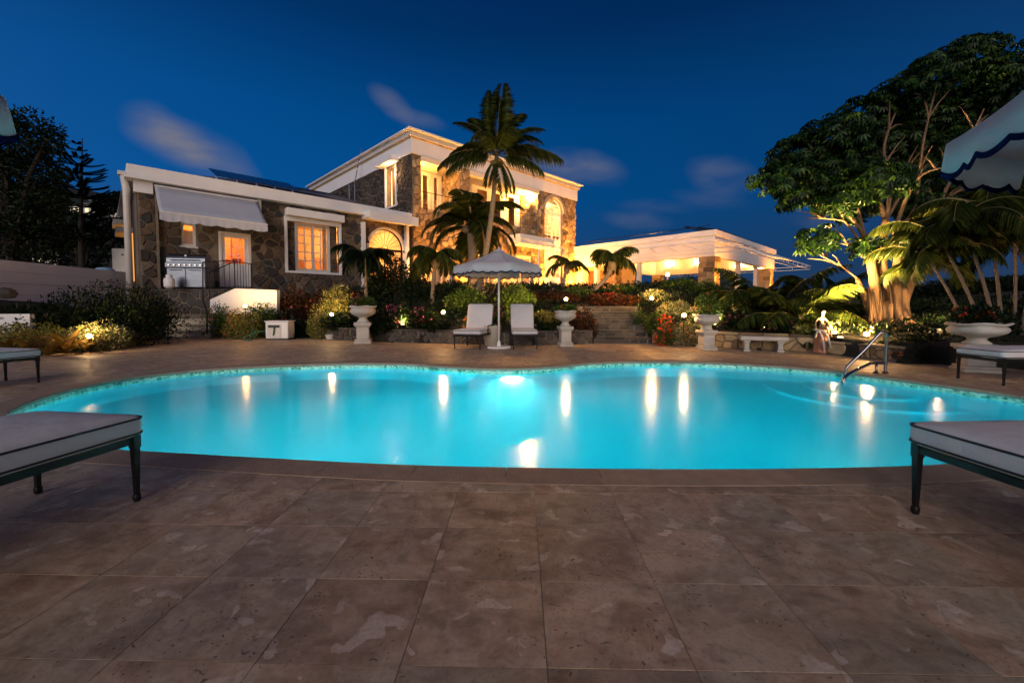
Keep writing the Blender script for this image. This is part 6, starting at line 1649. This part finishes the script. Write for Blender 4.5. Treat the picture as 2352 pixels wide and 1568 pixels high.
# urn plants
for (q, h, R_), (lab, mt, fl, sp, hh) in zip(URNS, [('pink flowering plant in the urn left of the parasol', 'lf_green', ('fl_pink', 26, .045), 0, .22), ('short lit tuft of leaves in the urn left of the grey steps', 'lf_green', ('fl_orange', 4, .04), .2, .12),
        ('large loose green shrub growing in the urn left of the bench', 'lf_green', ('fl_orange', 6, .04), .3, .52), ('red flowering plant in the widest urn', 'lf_dark', ('fl_red', 16, .04), .3, .26)]):
    t_ = thing('urn_plant', lab, 'plant', (q.x, q.y, h), 0, 'plants in the urns'); bl_ = [(q.x + dx * R_, q.y, h + hh * .45, R_ * .55, R_ * .6, hh * .6) for dx in (-.35, 0, .35)]
    P, D = blob_pts(bl_, 1300); V, F = leaves(P, unit(D + np.array([0, 0, .3]) + NR.normal(size=D.shape) * .5), .065, .03); npmesh('foliage', V, F, M[mt], t_, kind='stuff')
    Pf, Df = blob_pts(bl_, fl[1] * 2, NR, .1); flowers(t_, Pf[:fl[1]], Df[:fl[1]], fl[0], fl[2])
MB_p = GEN = None
q = pp.location; t_ = thing('pot_plant', 'dark soil and low leaves inside the tall cream planter pot', 'plant', (q.x, q.y, .45)); P, D = blob_pts([(q.x, q.y, .50, .19, .19, .10)], 350); V, F = leaves(P, D, .06, .03); npmesh('foliage', V, F, M['lf_green'], t_, kind='stuff')

# ---- palms
def frond(parent, base, az, el, L, bend, mat='lf_palm', leaflet=.42, n=30, droop=.5, w_=.035, rach=.018, tip=.35, seed=0, twist=0):
    rng = np.random.default_rng(seed); p = Vector(base); e_ = el; pts = [p.copy()]; tans = []; m_ = 12; d_ = Vector((math.cos(az), math.sin(az), 0)); up = Vector((0, 0, 1))
    for k in range(m_):
        t_ = d_ * math.cos(e_) + up * math.sin(e_); tans.append(t_); p = p + t_ * (L / m_); pts.append(p.copy()); e_ -= bend / m_ * (1 + .8 * k / m_)
    tans.append(tans[-1]); sd_ = Vector((-math.sin(az), math.cos(az), 0))
    rm = MB().tube(pts, [rach * (1 - .85 * k / m_) for k in range(m_ + 1)], 5); nb = len(rm.v)
    P = []; D = []; LL = []
    for k in range(n):
        u_ = .14 + .86 * k / (n - 1); f = u_ * m_; i = min(int(f), m_ - 1); q = pts[i].lerp(pts[i + 1], f - i); t_ = tans[i]
        ll = leaflet * (math.sin(math.pi * (u_ * .80 + .12)) ** .7)
        for s_ in (-1, 1):
            dd = sd_ * s_ + t_ * (.45 + tip * u_) - up * droop * rng.uniform(.7, 1.3) + up * .15; P.append(q); D.append(dd); LL.append(ll * rng.uniform(.85, 1.1))
    P = np.array(P); D = unit(np.array(D)); LL = np.array(LL)[:, None]; n2 = len(P)
    S_ = unit(np.cross(D, np.array([0, 0, 1.0]))); Wd = w_ * np.ones((n2, 1)); g = np.array([0, 0, -1.0])
    mid = P + D * LL * .5; tipp = P + D * LL + g * LL * (.22 + .5 * droop)
    mid = mid + g * LL * .05
    Vt = np.stack([P, mid + S_ * Wd, tipp, mid - S_ * Wd], 1).reshape(-1, 3); i = np.arange(n2)[:, None] * 4
    Ft = np.concatenate([i + np.array([[0, 1, 2]]), i + np.array([[0, 2, 3]])], 0)
    fo = npmesh('frond', Vt, Ft, M[mat], parent); rm.build('midrib', M['rattan'], fo) if False else None
    rmo = MB(); rmo.v = rm.v; rmo.f = rm.f; o = rmo.build('midrib', M['rattan'], None); L0 = ROOT[root_of(parent).name][0]
    o.data.transform(Matrix.Translation(-L0)); o.parent = fo
    return fo
def palm(name, label, base, top, rt, crown, mat='lf_palm', lean=.0, group=None, shaft=0, cat='palm'):
    t_ = thing(name, label, cat, tuple(base), 0, group); base, top = Vector(base), Vector(top); pts = []
    for k in range(15):
        u_ = k / 14; p = base.lerp(top, u_); p.x += lean * math.sin(math.pi * u_); pts.append(p)
    MB().tube(pts, [rt[0] + (rt[1] - rt[0]) * (k / 14) ** .6 + (.006 if k % 2 else 0) for k in range(15)], 10).build('trunk', M['palmbark'], t_, smooth=True)
    if shaft: MB().lathe([(rt[1] * 1.2, -shaft), (rt[1] * 2.4, -shaft * .6), (rt[1] * 2.0, -.1), (rt[1] * .8, .1)], 10, top).build('crown_shaft', M['palmbark'], t_, smooth=True)
    for k, (az, el, L, bend, dr) in enumerate(crown): frond(t_, top + Vector((0, 0, -.05)), R(az), R(el), L, R(bend), mat, seed=k, droop=dr, leaflet=.32 * L if L < 1.6 else .235 * L, w_=.013 if L < 1.6 else .012, n=40 if L < 2 else 60)
    return t_
Yc = 16.0; cb = A(1095, 600, Yc); cb.z = ground_z(cb.x, Yc); ct = A(1141, 356, Yc)
s_ = Yc / FPX
crown = [(76, 85, 3.2, 18, .26), (58, 74, 3.0, 40, .3), (40, 60, 2.7, 62, .38), (102, 83, 3.1, 22, .26), (124, 72, 2.9, 42, .32), (138, 56, 2.4, 66, .42), (12, 44, 2.4, 76, .5), (165, 46, 2.3, 78, .5), (-2, 26, 2.6, 52, .7),
         (181, 24, 2.4, 60, .7), (-14, 4, 2.0, 46, .8), (193, 8, 2.1, 50, .8), (-62, 64, 2.1, 100, .5), (-118, 62, 2.0, 104, .5), (25, 66, 2.5, 55, .4), (155, 70, 2.5, 50, .4), (-40, -42, 1.7, 36, .4), (-62, -60, 1.8, 18, .3), (-130, -52, 1.3, 26, .3)]
coco = palm('coconut_palm', 'tall leaning coconut palm with dark windblown crown in front of the tall house', cb, ct, (.14, .075), crown, lean=.12)
for k in range(7):
    a = k * .9; c = ct + Vector((.17 * math.cos(a), .17 * math.sin(a), -.28 - .05 * (k % 3))); MB().lathe([(.02, -.12), (.08, -.06), (.10, .0), (.07, .08), (.02, .11)], 10, c).build('coconut', M['lf_brom'], coco, smooth=True)
def ring_crown(n, el0, el1, L, bend, dr, seed=0, az0=0, mats=None):
    r_ = random.Random(seed); return [(az0 + 360 * k / n + r_.uniform(-14, 14), r_.uniform(el0, el1), L * r_.uniform(.8, 1.1), bend * r_.uniform(.8, 1.2), dr) for k in range(n)]
Yd = 18.0; tp = A(1083, 520, Yd); bs = Vector((tp.x, Yd, ground_z(tp.x, Yd)))
palm('date_palm', 'broad feathery date palm with arching fronds behind the coconut palm trunk', bs, tp, (.22, .20), ring_crown(19, 8, 75, 2.6, 95, .3, 3), lean=.05, shaft=.3)
Ye = 15.5; tp = A(1000, 588, Ye); bs = A(992, 690, Ye); bs.z = ground_z(bs.x, Ye)
palm('small_palm', 'small palm with pale slim trunk left of the parasol', bs, tp, (.085, .07), ring_crown(16, 10, 70, 1.35, 95, .6, 5), shaft=.45)
Yg = 15.6; tp = A(838, 585, Yg); bs = A(842, 680, Yg); bs.z = ground_z(bs.x, Yg)
palm('small_palm', 'dark small palm in front of the arched window of the wing', bs, tp, (.07, .06), ring_crown(15, 0, 60, 1.25, 80, .7, 6), mat='lf_dark', shaft=.3)
Yh_ = 17.5; tp = A(1302, 604, Yh_); bs = A(1292, 665, Yh_); bs.z = ground_z(bs.x, Yh_)
palm('small_palm', 'slim small palm in front of the tall arched door', bs, tp, (.07, .06), ring_crown(10, 15, 70, 1.1, 90, .4, 7), shaft=.45)
Yi = 16.8; tp = A(1407, 592, Yi); bs = A(1352, 668, Yi); bs.z = ground_z(bs.x, Yi)
palm('leaning_palm', 'small palm with a strongly curved leaning trunk before the pavilion', bs, tp, (.085, .08), ring_crown(18, 5, 80, 1.15, 100, .7, 8), lean=.28, shaft=.5)
def clump(name, label, px, Y, n, L, el, seed, mat='lf_palm', bend=70, group=None, z0=None):
    r_ = random.Random(seed); x = A(px, 700, Y).x; z = ground_z(x, Y) if z0 is None else z0; t_ = thing(name, label, 'palm', (x, Y, z), 0, group)
    for k in range(n):
        az = R(360 * k / n + r_.uniform(-20, 20)); frond(t_, Vector((x + .12 * math.cos(az), Y + .12 * math.sin(az), z)), az, R(r_.uniform(*el)), L * r_.uniform(.8, 1.15), R(bend * r_.uniform(.8, 1.2)), mat, leaflet=.26 * L, n=30, seed=seed + k, droop=.45, w_=.03)
    return t_
clump('areca_palm', 'bushy low palm with broad arching fronds right of the stone pavilion column', 1770, 12.6, 18, 2.2, (45, 85), 201)
clump('areca_palm', 'low palm with drooping green fronds between the pavilion and the statue', 1835, 11.6, 14, 1.9, (30, 75), 202)
clump('areca_palm', 'pale lit palm clump beyond the statue, against the sky', 1900, 16.5, 14, 2.3, (40, 85), 203, mat='lf_green')
clump('fern_palm', 'low fern like palm whose fronds arch over the statue', 1868, 10.9, 10, 1.1, (20, 70), 204, mat='lf_green')
# ---- slender cane palms on the right
def cane(label, px0, py0, px1, py1, Y, seed, n=7, L=1.35, mat='lf_palm'):
    a, b = A(px0, py0, Y), A(px1, py1, Y); x = a.x; a.z = max(ground_z(a.x, Y) - .05, a.z - .6)
    return palm('cane_palm', label, a, b, (.035, .022), ring_crown(n, 0, 70, L, 90, .5, seed), mat=mat, lean=.06, group='slender cane palms at the right edge')
for k, (c, lab) in enumerate([((2225, 758, 2135, 600, 8.9), 'leftmost bright cane stem leaning left over the clipped hedge'), ((2262, 750, 2165, 560, 8.6), 'second leaning cane stem, crossing in front of the big tree foliage'),
        ((2292, 742, 2205, 500, 8.4), 'third leaning cane stem with broad drooping fronds'), ((2302, 735, 2262, 480, 8.9), 'upright cane stem rising behind the left side of the widest urn'),
        ((2330, 730, 2322, 440, 9.3), 'tall upright cane stem behind the widest urn'), ((2345, 740, 2375, 520, 8.2), 'cane stem leaning right at the right edge'),
        ((2400, 740, 2330, 560, 9.8), 'cane stem partly hidden at the far right edge')]):
    cane(lab, *c, seed=300 + k)
# ================================================================== big tree
def umbrella_tree():
    Yt = 10.6; b = A(2035, 770, Yt); b.z = ground_z(b.x, Yt) - .1
    t_ = thing('umbrella_tree', 'huge spreading tree with floodlit buttressed trunk and dark domed crown', 'tree', tuple(b)); S_ = Yt / FPX; r_ = random.Random(9)
    def W(px, py, dy=0): p = A(px, py, Yt + dy); return p
    # trunk: fused stems and roots
    tr = MB()
    stems = [([(2010, 775), (2012, 690), (2000, 600), (1985, 540)], .15, .07, -.1), ([(2030, 775), (2030, 680), (2025, 590), (2035, 500)], .16, .08, .0), ([(2050, 772), (2052, 690), (2062, 600), (2055, 520)], .14, .07, -.15),
             ([(2065, 775), (2075, 700), (2095, 640), (2110, 560)], .14, .06, .2), ([(1998, 775), (1992, 700), (1968, 640)], .12, .05, .25), ([(2040, 770), (2040, 690), (2044, 665)], .26, .13, .35)]
    for k, (pp_, r0, r1, dy) in enumerate(stems):
        pts = spline([W(x, y, dy * (1 if i else 1)) for i, (x, y) in enumerate(pp_)], 5); n = len(pts); pts[0].z = b.z
        tr.tube(pts, [r0 * (1.35 - .35 * min(1, i / 4)) + (r1 - r0) * i / (n - 1) for i in range(n)], 10)
    for k in range(13):
        a = 2 * math.pi * k / 13 + .2; l_ = r_.uniform(.45, .8); pts = [b + Vector((math.cos(a) * .25, math.sin(a) * .25, .9 + r_.uniform(-.2, .4))), b + Vector((math.cos(a) * .36, math.sin(a) * .36, .45)), b + Vector((math.cos(a) * l_, math.sin(a) * l_, .12)), b + Vector((math.cos(a) * l_ * 1.35, math.sin(a) * l_ * 1.35, -.02))]
        tr.tube(spline(pts, 4), [.10 + .012 * math.sin(i) for i in range(13)][:13], 7)
    for k in range(26):   # aerial roots
        x = r_.uniform(1990, 2085); p0_ = W(x, r_.uniform(640, 700), r_.uniform(-.25, .1) - .1); p1_ = W(x + r_.uniform(-8, 8), 770, -.25); p1_.z = b.z; tr.tube([p0_, p0_.lerp(p1_, .5) + Vector((r_.uniform(-.04, .04), -.04, 0)), p1_], [.015, .03, .035], 5)
    tr.build('trunk', M['bark'], t_, smooth=True)
    limbs = [([(1985, 545), (1955, 500), (1905, 478), (1862, 468)], .07), ([(1985, 545), (1965, 470), (1930, 430), (1890, 425)], .07), ([(2035, 505), (2010, 440), (1975, 380), (1930, 350)], .08), ([(2035, 505), (2045, 420), (2030, 340), (2060, 250)], .08),
             ([(2055, 525), (2085, 450), (2120, 400), (2190, 380)], .07), ([(2110, 565), (2140, 490), (2200, 440), (2290, 420)], .07), ([(1995, 600), (1965, 570), (1935, 560), (1895, 552)], .045), ([(2055, 525), (2100, 480), (2120, 330), (2150, 200)], .07),
             ([(2035, 505), (2075, 430), (2075, 380)], .06), ([(1968, 640), (1930, 610), (1880, 585)], .035), ([(2000, 590), (1950, 520), (1925, 505), (1850, 500)], .05), ([(2062, 600), (2090, 540), (2150, 510), (2165, 470)], .06), ([(2110, 565), (2190, 400), (2260, 250)], .07)]
    for pp_, r0 in limbs:
        pts = spline([W(x, y, r_.uniform(-.5, .6) * (i / (len(pp_) - 1))) for i, (x, y) in enumerate(pp_)], 5); n = len(pts)
        lo = MB().tube(pts, [r0 * .72 * (1 - .7 * i / (n - 1)) for i in range(n)], 8).build('limb', M['bark'], t_, smooth=True)
        for j in (n // 2, 3 * n // 4):
            p = pts[j]; q = MB()
            for s_ in range(2): e = p + Vector((r_.uniform(-.6, .6), r_.uniform(-.4, .4), r_.uniform(.2, .7))); q.tube([p, p.lerp(e, .5) + Vector((0, 0, .05)), e], [.025, .016, .006], 5)
            q.build('branches', M['bark'], lo, kind='stuff')
    L_ = [(1790, 400, 50), (1835, 350, 62), (1850, 420, 55), (1910, 310, 62), (1920, 380, 70), (1985, 262, 60), (2000, 340, 78), (2060, 215, 62), (2080, 300, 85), (2000, 415, 62), (2125, 175, 55), (2150, 250, 75), (2195, 128, 50), (2245, 118, 50),
          (2235, 200, 75), (2310, 150, 60), (2320, 240, 85), (2170, 340, 85), (2110, 400, 72), (2250, 320, 85), (2200, 430, 72), (2290, 420, 80), (2385, 190, 90), (2400, 340, 110), (1945, 440, 50), (2060, 455, 46), (2350, 480, 80), (2240, 520, 60), (2150, 500, 40), (1822, 450, 34), (1905, 462, 34), (1965, 480, 36), (2115, 474, 44), (2165, 500, 44), (1875, 545, 40), (1985, 560, 30), (2075, 560, 34)]
    blobs = []
    for (x, y, r2) in L_:
        dy = r_.uniform(-.7, .9) + (1.2 if r2 > 70 else 0); c = W(x, y, dy); rr = r2 * S_ * 1.02; blobs.append((c.x, c.y, c.z, rr * 1.05, rr * 1.25, rr * .74))
    for (x, y, r2) in [(2010, 330, 110), (2120, 290, 130), (2240, 300, 140), (1900, 400, 80), (2300, 430, 110)]:
        c = W(x, y, 1.9); rr = r2 * S_; blobs.append((c.x, c.y, c.z, rr, rr, rr * .6))
    rng = np.random.default_rng(4); P, D = blob_pts(blobs, 7800, rng, .5); k = 8; n = len(P)
    # palmate clusters: eight drooping leaflets round a stalk end
    ax = unit(D + np.array([0, 0, .9]) + rng.normal(size=D.shape) * .35); t1 = unit(np.cross(ax, rng.normal(size=ax.shape))); t2 = np.cross(ax, t1); VV = []; sz = rng.uniform(.13, .21, (n, 1))
    Ps = []; Ds = []; Ls = []
    for j in range(k):
        a = 2 * math.pi * j / k; d_ = unit(t1 * math.cos(a) + t2 * math.sin(a) - ax * .25 + np.array([0, 0, -.45])); Ps.append(P + d_ * .02); Ds.append(d_); Ls.append(sz)
    V, F = leaves(np.concatenate(Ps), np.concatenate(Ds), np.concatenate(Ls), np.concatenate(Ls) * .36, fold=.3, rng=rng, up=np.tile(ax, (k, 1)))
    npmesh('crown', V, F, M['lf_tree'], t_, kind='stuff')
umbrella_tree()
bush('tree_root_fern', 'lit grass and ferns at the foot of the floodlit tree', 1960, 765, 90, 10.4, 'lf_gold', 1500, .10, 'plant', aspect=.15, spiky=.8)
# ---- left background: leafy tree, norfolk pine, dark tree line, distant houses
def blob_tree(name, label, Y, lumps, mat, n, leaf, trunk_px, seed, ycent=None):
    r_ = random.Random(seed); rng = np.random.default_rng(seed); S_ = Y / FPX; x0 = A(trunk_px, 700, Y).x; t_ = thing(name, label, 'tree', (x0, Y, 0)); blobs = []
    for (x, y, r2) in lumps: c = A(x, y, Y + r_.uniform(-.1, .1) * Y * .5); blobs.append((c.x, c.y, c.z, r2 * S_, r2 * S_, r2 * S_ * .8))
    P, D = blob_pts(blobs, n, rng, .6); V, F = leaves(P, unit(D + rng.normal(size=D.shape) * .7 - np.array([0, 0, .25])), leaf * rng.uniform(.6, 1.3, len(P)), leaf * .45, rng=rng); npmesh('crown', V, F, M[mat], t_, kind='stuff')
    tr = MB(); zt_ = max(b[2] for b in blobs); tr.tube([(x0, Y, 0), (x0 + .2, Y, zt_ * .5), (x0, Y, zt_ * .85)], [.35, .22, .08], 9)
    for b in blobs[::2]: tr.tube([(x0 + .1, Y, zt_ * .35), (b[0] * .6 + x0 * .4, b[1] * .6 + Y * .4, b[2] * .6 + zt_ * .2), b[:3]], [.14, .08, .03], 6)
    tr.build('trunk', M['dark_bark'], t_); return t_
blob_tree('leafy_tree', 'dark leafy tree filling the upper left edge', 15.5, [(20, 330, 62), (70, 300, 50), (105, 320, 34), (40, 400, 75), (95, 400, 46), (118, 355, 22), (30, 480, 80), (105, 480, 50), (130, 450, 22), (60, 560, 70), (-60, 350, 80), (-60, 480, 90), (125, 540, 34), (20, 280, 30)], 'lf_dark', 15000, .16, 20, 41)
blob_tree('leafy_tree', 'dark tree mass behind the white boundary wall', 26, [(150, 500, 30), (180, 540, 40), (230, 520, 30), (260, 560, 36), (120, 560, 40), (200, 590, 34), (285, 545, 20), (60, 600, 60)], 'lf_far', 5200, .24, 180, 42)
blob_tree('leafy_tree', 'low dark tree on the skyline just left of the house', 60, [(262, 462, 16), (240, 474, 20), (285, 470, 14), (225, 458, 8), (275, 448, 9)], 'lf_far', 1800, .5, 260, 43)
def norfolk(Y=24.0):
    b = A(189, 620, Y); t_ = thing('norfolk_pine', 'dark norfolk pine with flat tiers of branches against the sky left of the house', 'tree', (b.x, Y, 0)); top = A(189, 318, Y)
    MB().tube([(b.x, Y, 0), (b.x, Y, top.z * .5), tuple(top)], [.20, .12, .02], 8).build('trunk', M['dark_bark'], t_); r_ = random.Random(4); S_ = Y / FPX
    for (py, rad, n) in [(330, 10, 4), (345, 17, 4), (362, 24, 5), (378, 40, 5), (396, 46, 6), (414, 48, 6), (432, 54, 6), (452, 56, 7), (472, 60, 7), (495, 60, 7), (520, 62, 6), (548, 60, 6)]:
        z = A(189, py, Y).z
        for k in range(n):
            az = 2 * math.pi * k / n + r_.uniform(-.3, .3) + py; L = rad * S_ * r_.uniform(.8, 1.08); P = []; D = []; m_ = 16; pts = []
            for q in range(m_ + 1): u_ = q / m_; pts.append(Vector((b.x + math.cos(az) * L * u_, Y + math.sin(az) * L * u_, z - .12 * L * u_ + .34 * L * u_ * u_ + .0)))
            sd_ = Vector((-math.sin(az), math.cos(az), 0)); 
            for q in range(2, m_ + 1):
                for s_ in (-1, 1):
                    for e in (0, .5): P.append(pts[q] * (1 - e / 2) + pts[q - 1] * (e / 2)); D.append(sd_ * s_ + (pts[q] - pts[q - 1]).normalized() * 1.1 + Vector((0, 0, .10)))
            V, F = leaves(np.array(P), np.array(D), L * .26 + .05, .10, rng=NR, up=np.tile(np.array([[0, 0, 1.0]]), (len(P), 1))); npmesh('branch', V, F, M['lf_far'], t_)
norfolk()
def far_house(label, px, py, D, w_, lit):
    c = A(px, py, D); t_ = thing('distant_house', label, 'house', tuple(c), 0, 'lit houses on the far hill')
    MB().fbox(Frame(c, 0), -w_ / 2, w_ / 2, -5, 0, -3.5, 0).build('wall', M['white_trim'], t_); MB().fbox(Frame(c, 0), -w_ / 2 - .5, w_ / 2 + .5, -5.5, .5, .01, .5).build('roof', M['roof'], t_)
    for k in range(lit): MB().fbox(Frame(c, 0), -w_ / 2 + .8 + k * 2.4, -w_ / 2 + 2.0 + k * 2.4, .01, .06, -2.6, -1.2).build('window', M['far_light'], t_)
for k, (px, py, D, w_, lit, lab) in enumerate([(68 + 120, 470, 150, 9, 3, 'distant lit house on the dark hill behind the norfolk pine'), (262, 478, 170, 10, 3, 'distant lit house on the hill left of the downspout'), (238, 462, 190, 12, 2, 'distant house highest on the dark hill'),
        (105, 577, 90, 6, 1, 'single tiny distant light low between the dark trees')]): far_house(lab, px, py, D, w_, lit)

# ---- ground cover over the beds and the slope
rng = np.random.default_rng(77); P = []
while len(P) < 42000:
    x, y = rng.uniform(-13, 16), rng.uniform(7, 24); d_ = out_dist(x, y)
    if d_ < .35 or tz(x, y) < 0 or rng.random() > (1 if d_ < 4 else .45): continue
    if y - HO.y > (x - HO.x) * .98 - .5 and x < 12: continue
    P.append((x, y, tz(x, y) + .05 + rng.random() * .22))
P = np.array(P); D = rng.normal(size=P.shape) * .8 + np.array([0, -.2, 1.0]); Ls = rng.uniform(.06, .14, len(P)); V, F = leaves(P, D, Ls, Ls * .5, rng=rng)
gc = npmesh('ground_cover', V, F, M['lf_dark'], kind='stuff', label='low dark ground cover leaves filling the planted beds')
for k, (px, top, wp, Y, mt, lab) in enumerate([(1760, 668, 120, 17, 'lf_dark', 'dark shrub mass below the open pavilion, right of its stone column'), (1850, 672, 120, 19, 'lf_green', 'shrub mass on the slope right of the pavilion'), (1960, 668, 130, 20, 'lf_dark', 'dark slope shrubs behind the big tree trunk, on its left'),
        (2090, 655, 150, 19, 'lf_dark', 'dark slope shrubs behind the big tree trunk, on its right'), (2220, 640, 170, 18, 'lf_dark', 'dark dense shrubs behind the cane palms'), (2350, 630, 160, 17, 'lf_dark', 'dark dense shrubs at the right edge behind the cane palms'),
        (2170, 745, 90, 10.9, 'lf_green', 'green shrub between the clipped hedge and the cane palms'), (2060, 735, 60, 12.3, 'lf_green', 'green shrub behind the right side of the tree trunk'), (1470, 700, 40, 13.6, 'lf_green', 'green tuft at the upper right of the grey steps'),
        (1650, 700, 90, 12.2, 'lf_dark', 'dark green shrub behind the third urn'), (1610, 700, 60, 12.6, 'lf_var', 'floodlit shrub left of the third urn'), (600, 690, 70, 15.0, 'lf_green', 'green shrub right of the lamp before the white parapet'),
        (1000, 735, 60, 12.9, 'lf_dark', 'dark shrub under the brightest garden lamp'), (1210, 735, 70, 12.5, 'lf_dark', 'dark shrub behind the right raised chaise longue'), (870, 735, 70, 13.2, 'lf_dark', 'dark shrub low behind the first urn'), (690, 735, 90, 15.0, 'lf_dark', 'dark shrub low behind the filter box')]):
    bush('slope_shrub' if Y > 16 else 'dark_shrub', lab, px, top, wp, Y, mt, int(2600 * wp / 80), .085 * (Y / 13), seed=500 + k)
# ================================================================== garden lamps
def garden_lamp(label, px, py, Y, watt, col=(1, .42, .09), r_=.045, post=True):
    p = A(px, py, Y); z0 = max(ground_z(p.x, p.y), p.z - .45)
    t_ = thing('garden_lamp', label, 'lamp', tuple(p), 0, 'garden lamps among the plants')
    MB().tube([Vector((p.x, p.y, min(z0, p.z - .1))), p - Vector((0, 0, .09))], .012, 6).build('stake', M['black'], t_)
    MB().lathe([(.02, -.10), (.045, -.085), (.05, -.055), (.045, -.05)], 12, p).build('housing', M['black'], t_)
    MB().lathe([(.02, -.048), (.048, -.03), (.056, .0), (.042, .036), (.010, .052)], 12, p).build('bulb', M['lamp'], t_, smooth=True)
    point('garden_lamp_light', p + Vector((0, -.08, .10)), watt * .45, col, r_, t_)
    q = p + Vector((0, -.12, .05)); spot('garden_lamp_beam', q, q + Vector((0, 1.0, .75)), watt * 3.2, (1, .58, .20), t_, 150, r_)
garden_lamp('garden lamp glowing in front of the white parapet', 563, 703, 14.25, 42)
garden_lamp('brightest garden lamp, just left of the left raised chaise longue', 1018, 717, 12.35, 99, (1, .50, .16), .06)
garden_lamp('garden lamp glowing above the second urn', 1300, 687, 12.6, 102, (1, .50, .16))
garden_lamp('garden lamp at the top right of the grey steps', 1497, 685, 13.7, 223)
garden_lamp('garden lamp between the orange red flowers and the third urn', 1571, 724, 11.1, 90, (1, .54, .20))
garden_lamp('floodlight at the foot of the big tree, beside its trunk', 1990, 767, 9.45, 196, (1, .52, .18), .06)
garden_lamp('added unseen lamp tucked low into the variegated shrubs behind the bromeliads', 205, 772, 10.15, 55, (1, .62, .26))  # unseen lamp, added to brighten the shrubs and bromeliads
TG = 'floodlights at the foot of the big tree'
for lab, px, py, Y, ax, ay, w_, cn in (('floodlight left of the trunk of the big tree, aimed up into its crown', 1930, 775, 9.6, 1915, 440, 9000, 95), ('floodlight right of the trunk of the big tree, behind the clipped hedge', 2125, 772, 9.8, 2110, 430, 8000, 90), ('floodlight behind the big tree trunk, aimed into the crown', 2040, 768, 12.2, 2060, 380, 12000, 110)):
    flood(A(px, py, Y), A(ax, ay, 10.8), lab, w_, (1, .62, .20), cn, TG)
garden_lamp('added unseen lamp tucked behind the clipped hedge, right of the big tree', 2150, 760, 9.6, 110, (1, .60, .26))  # added lamp without a visible source, lights the plants behind the hedge
garden_lamp('added unseen lamp low among the palms beside the statue', 1915, 765, 10.6, 150, (1, .62, .26))  # unseen, put in to light the dark palms
garden_lamp('added unseen lamp low under the pale green feathery bush', 762, 722, 13.9, 54, (1, .60, .25))  # no lamp visible here; added to light the feathery bush
garden_lamp('added unseen lamp on the house side of the coconut palm trunk', 1105, 672, 17.2, 432, (1, .50, .17))  # added out of sight, for warm light behind the trunk
garden_lamp('uplight in the lily bed before the pavilion', 1430, 668, 19.5, 374, (1, .52, .20))

GG = 'added floodlights among the shrubs'  # unseen lamps added to brighten the dark planting
for lab, px, py, Y, ax, ay, aY, w_ in (('added low floodlight behind the white bench, aimed into the palms', 1752, 752, 11.3, 1780, 640, 13.2, 900), ('added low floodlight left of the statue, aimed into the fern palms', 1850, 740, 11.3, 1850, 660, 12.8, 500),
        ('added low floodlight behind the third urn', 1640, 745, 11.6, 1620, 660, 14.6, 1000), ('added low floodlight among the shrubs right of the parasol pole', 1190, 735, 12.6, 1190, 660, 15, 600),
        ('added low floodlight in the bank right of the first urn', 925, 745, 13.0, 940, 650, 16, 420), ('added low floodlight beneath the slope shrubs between the palms and the big tree', 1925, 730, 13.0, 1930, 650, 17, 700)):
    flood(A(px, py, Y), A(ax, ay, aY), lab, w_, (1, .66, .22), 130, GG)
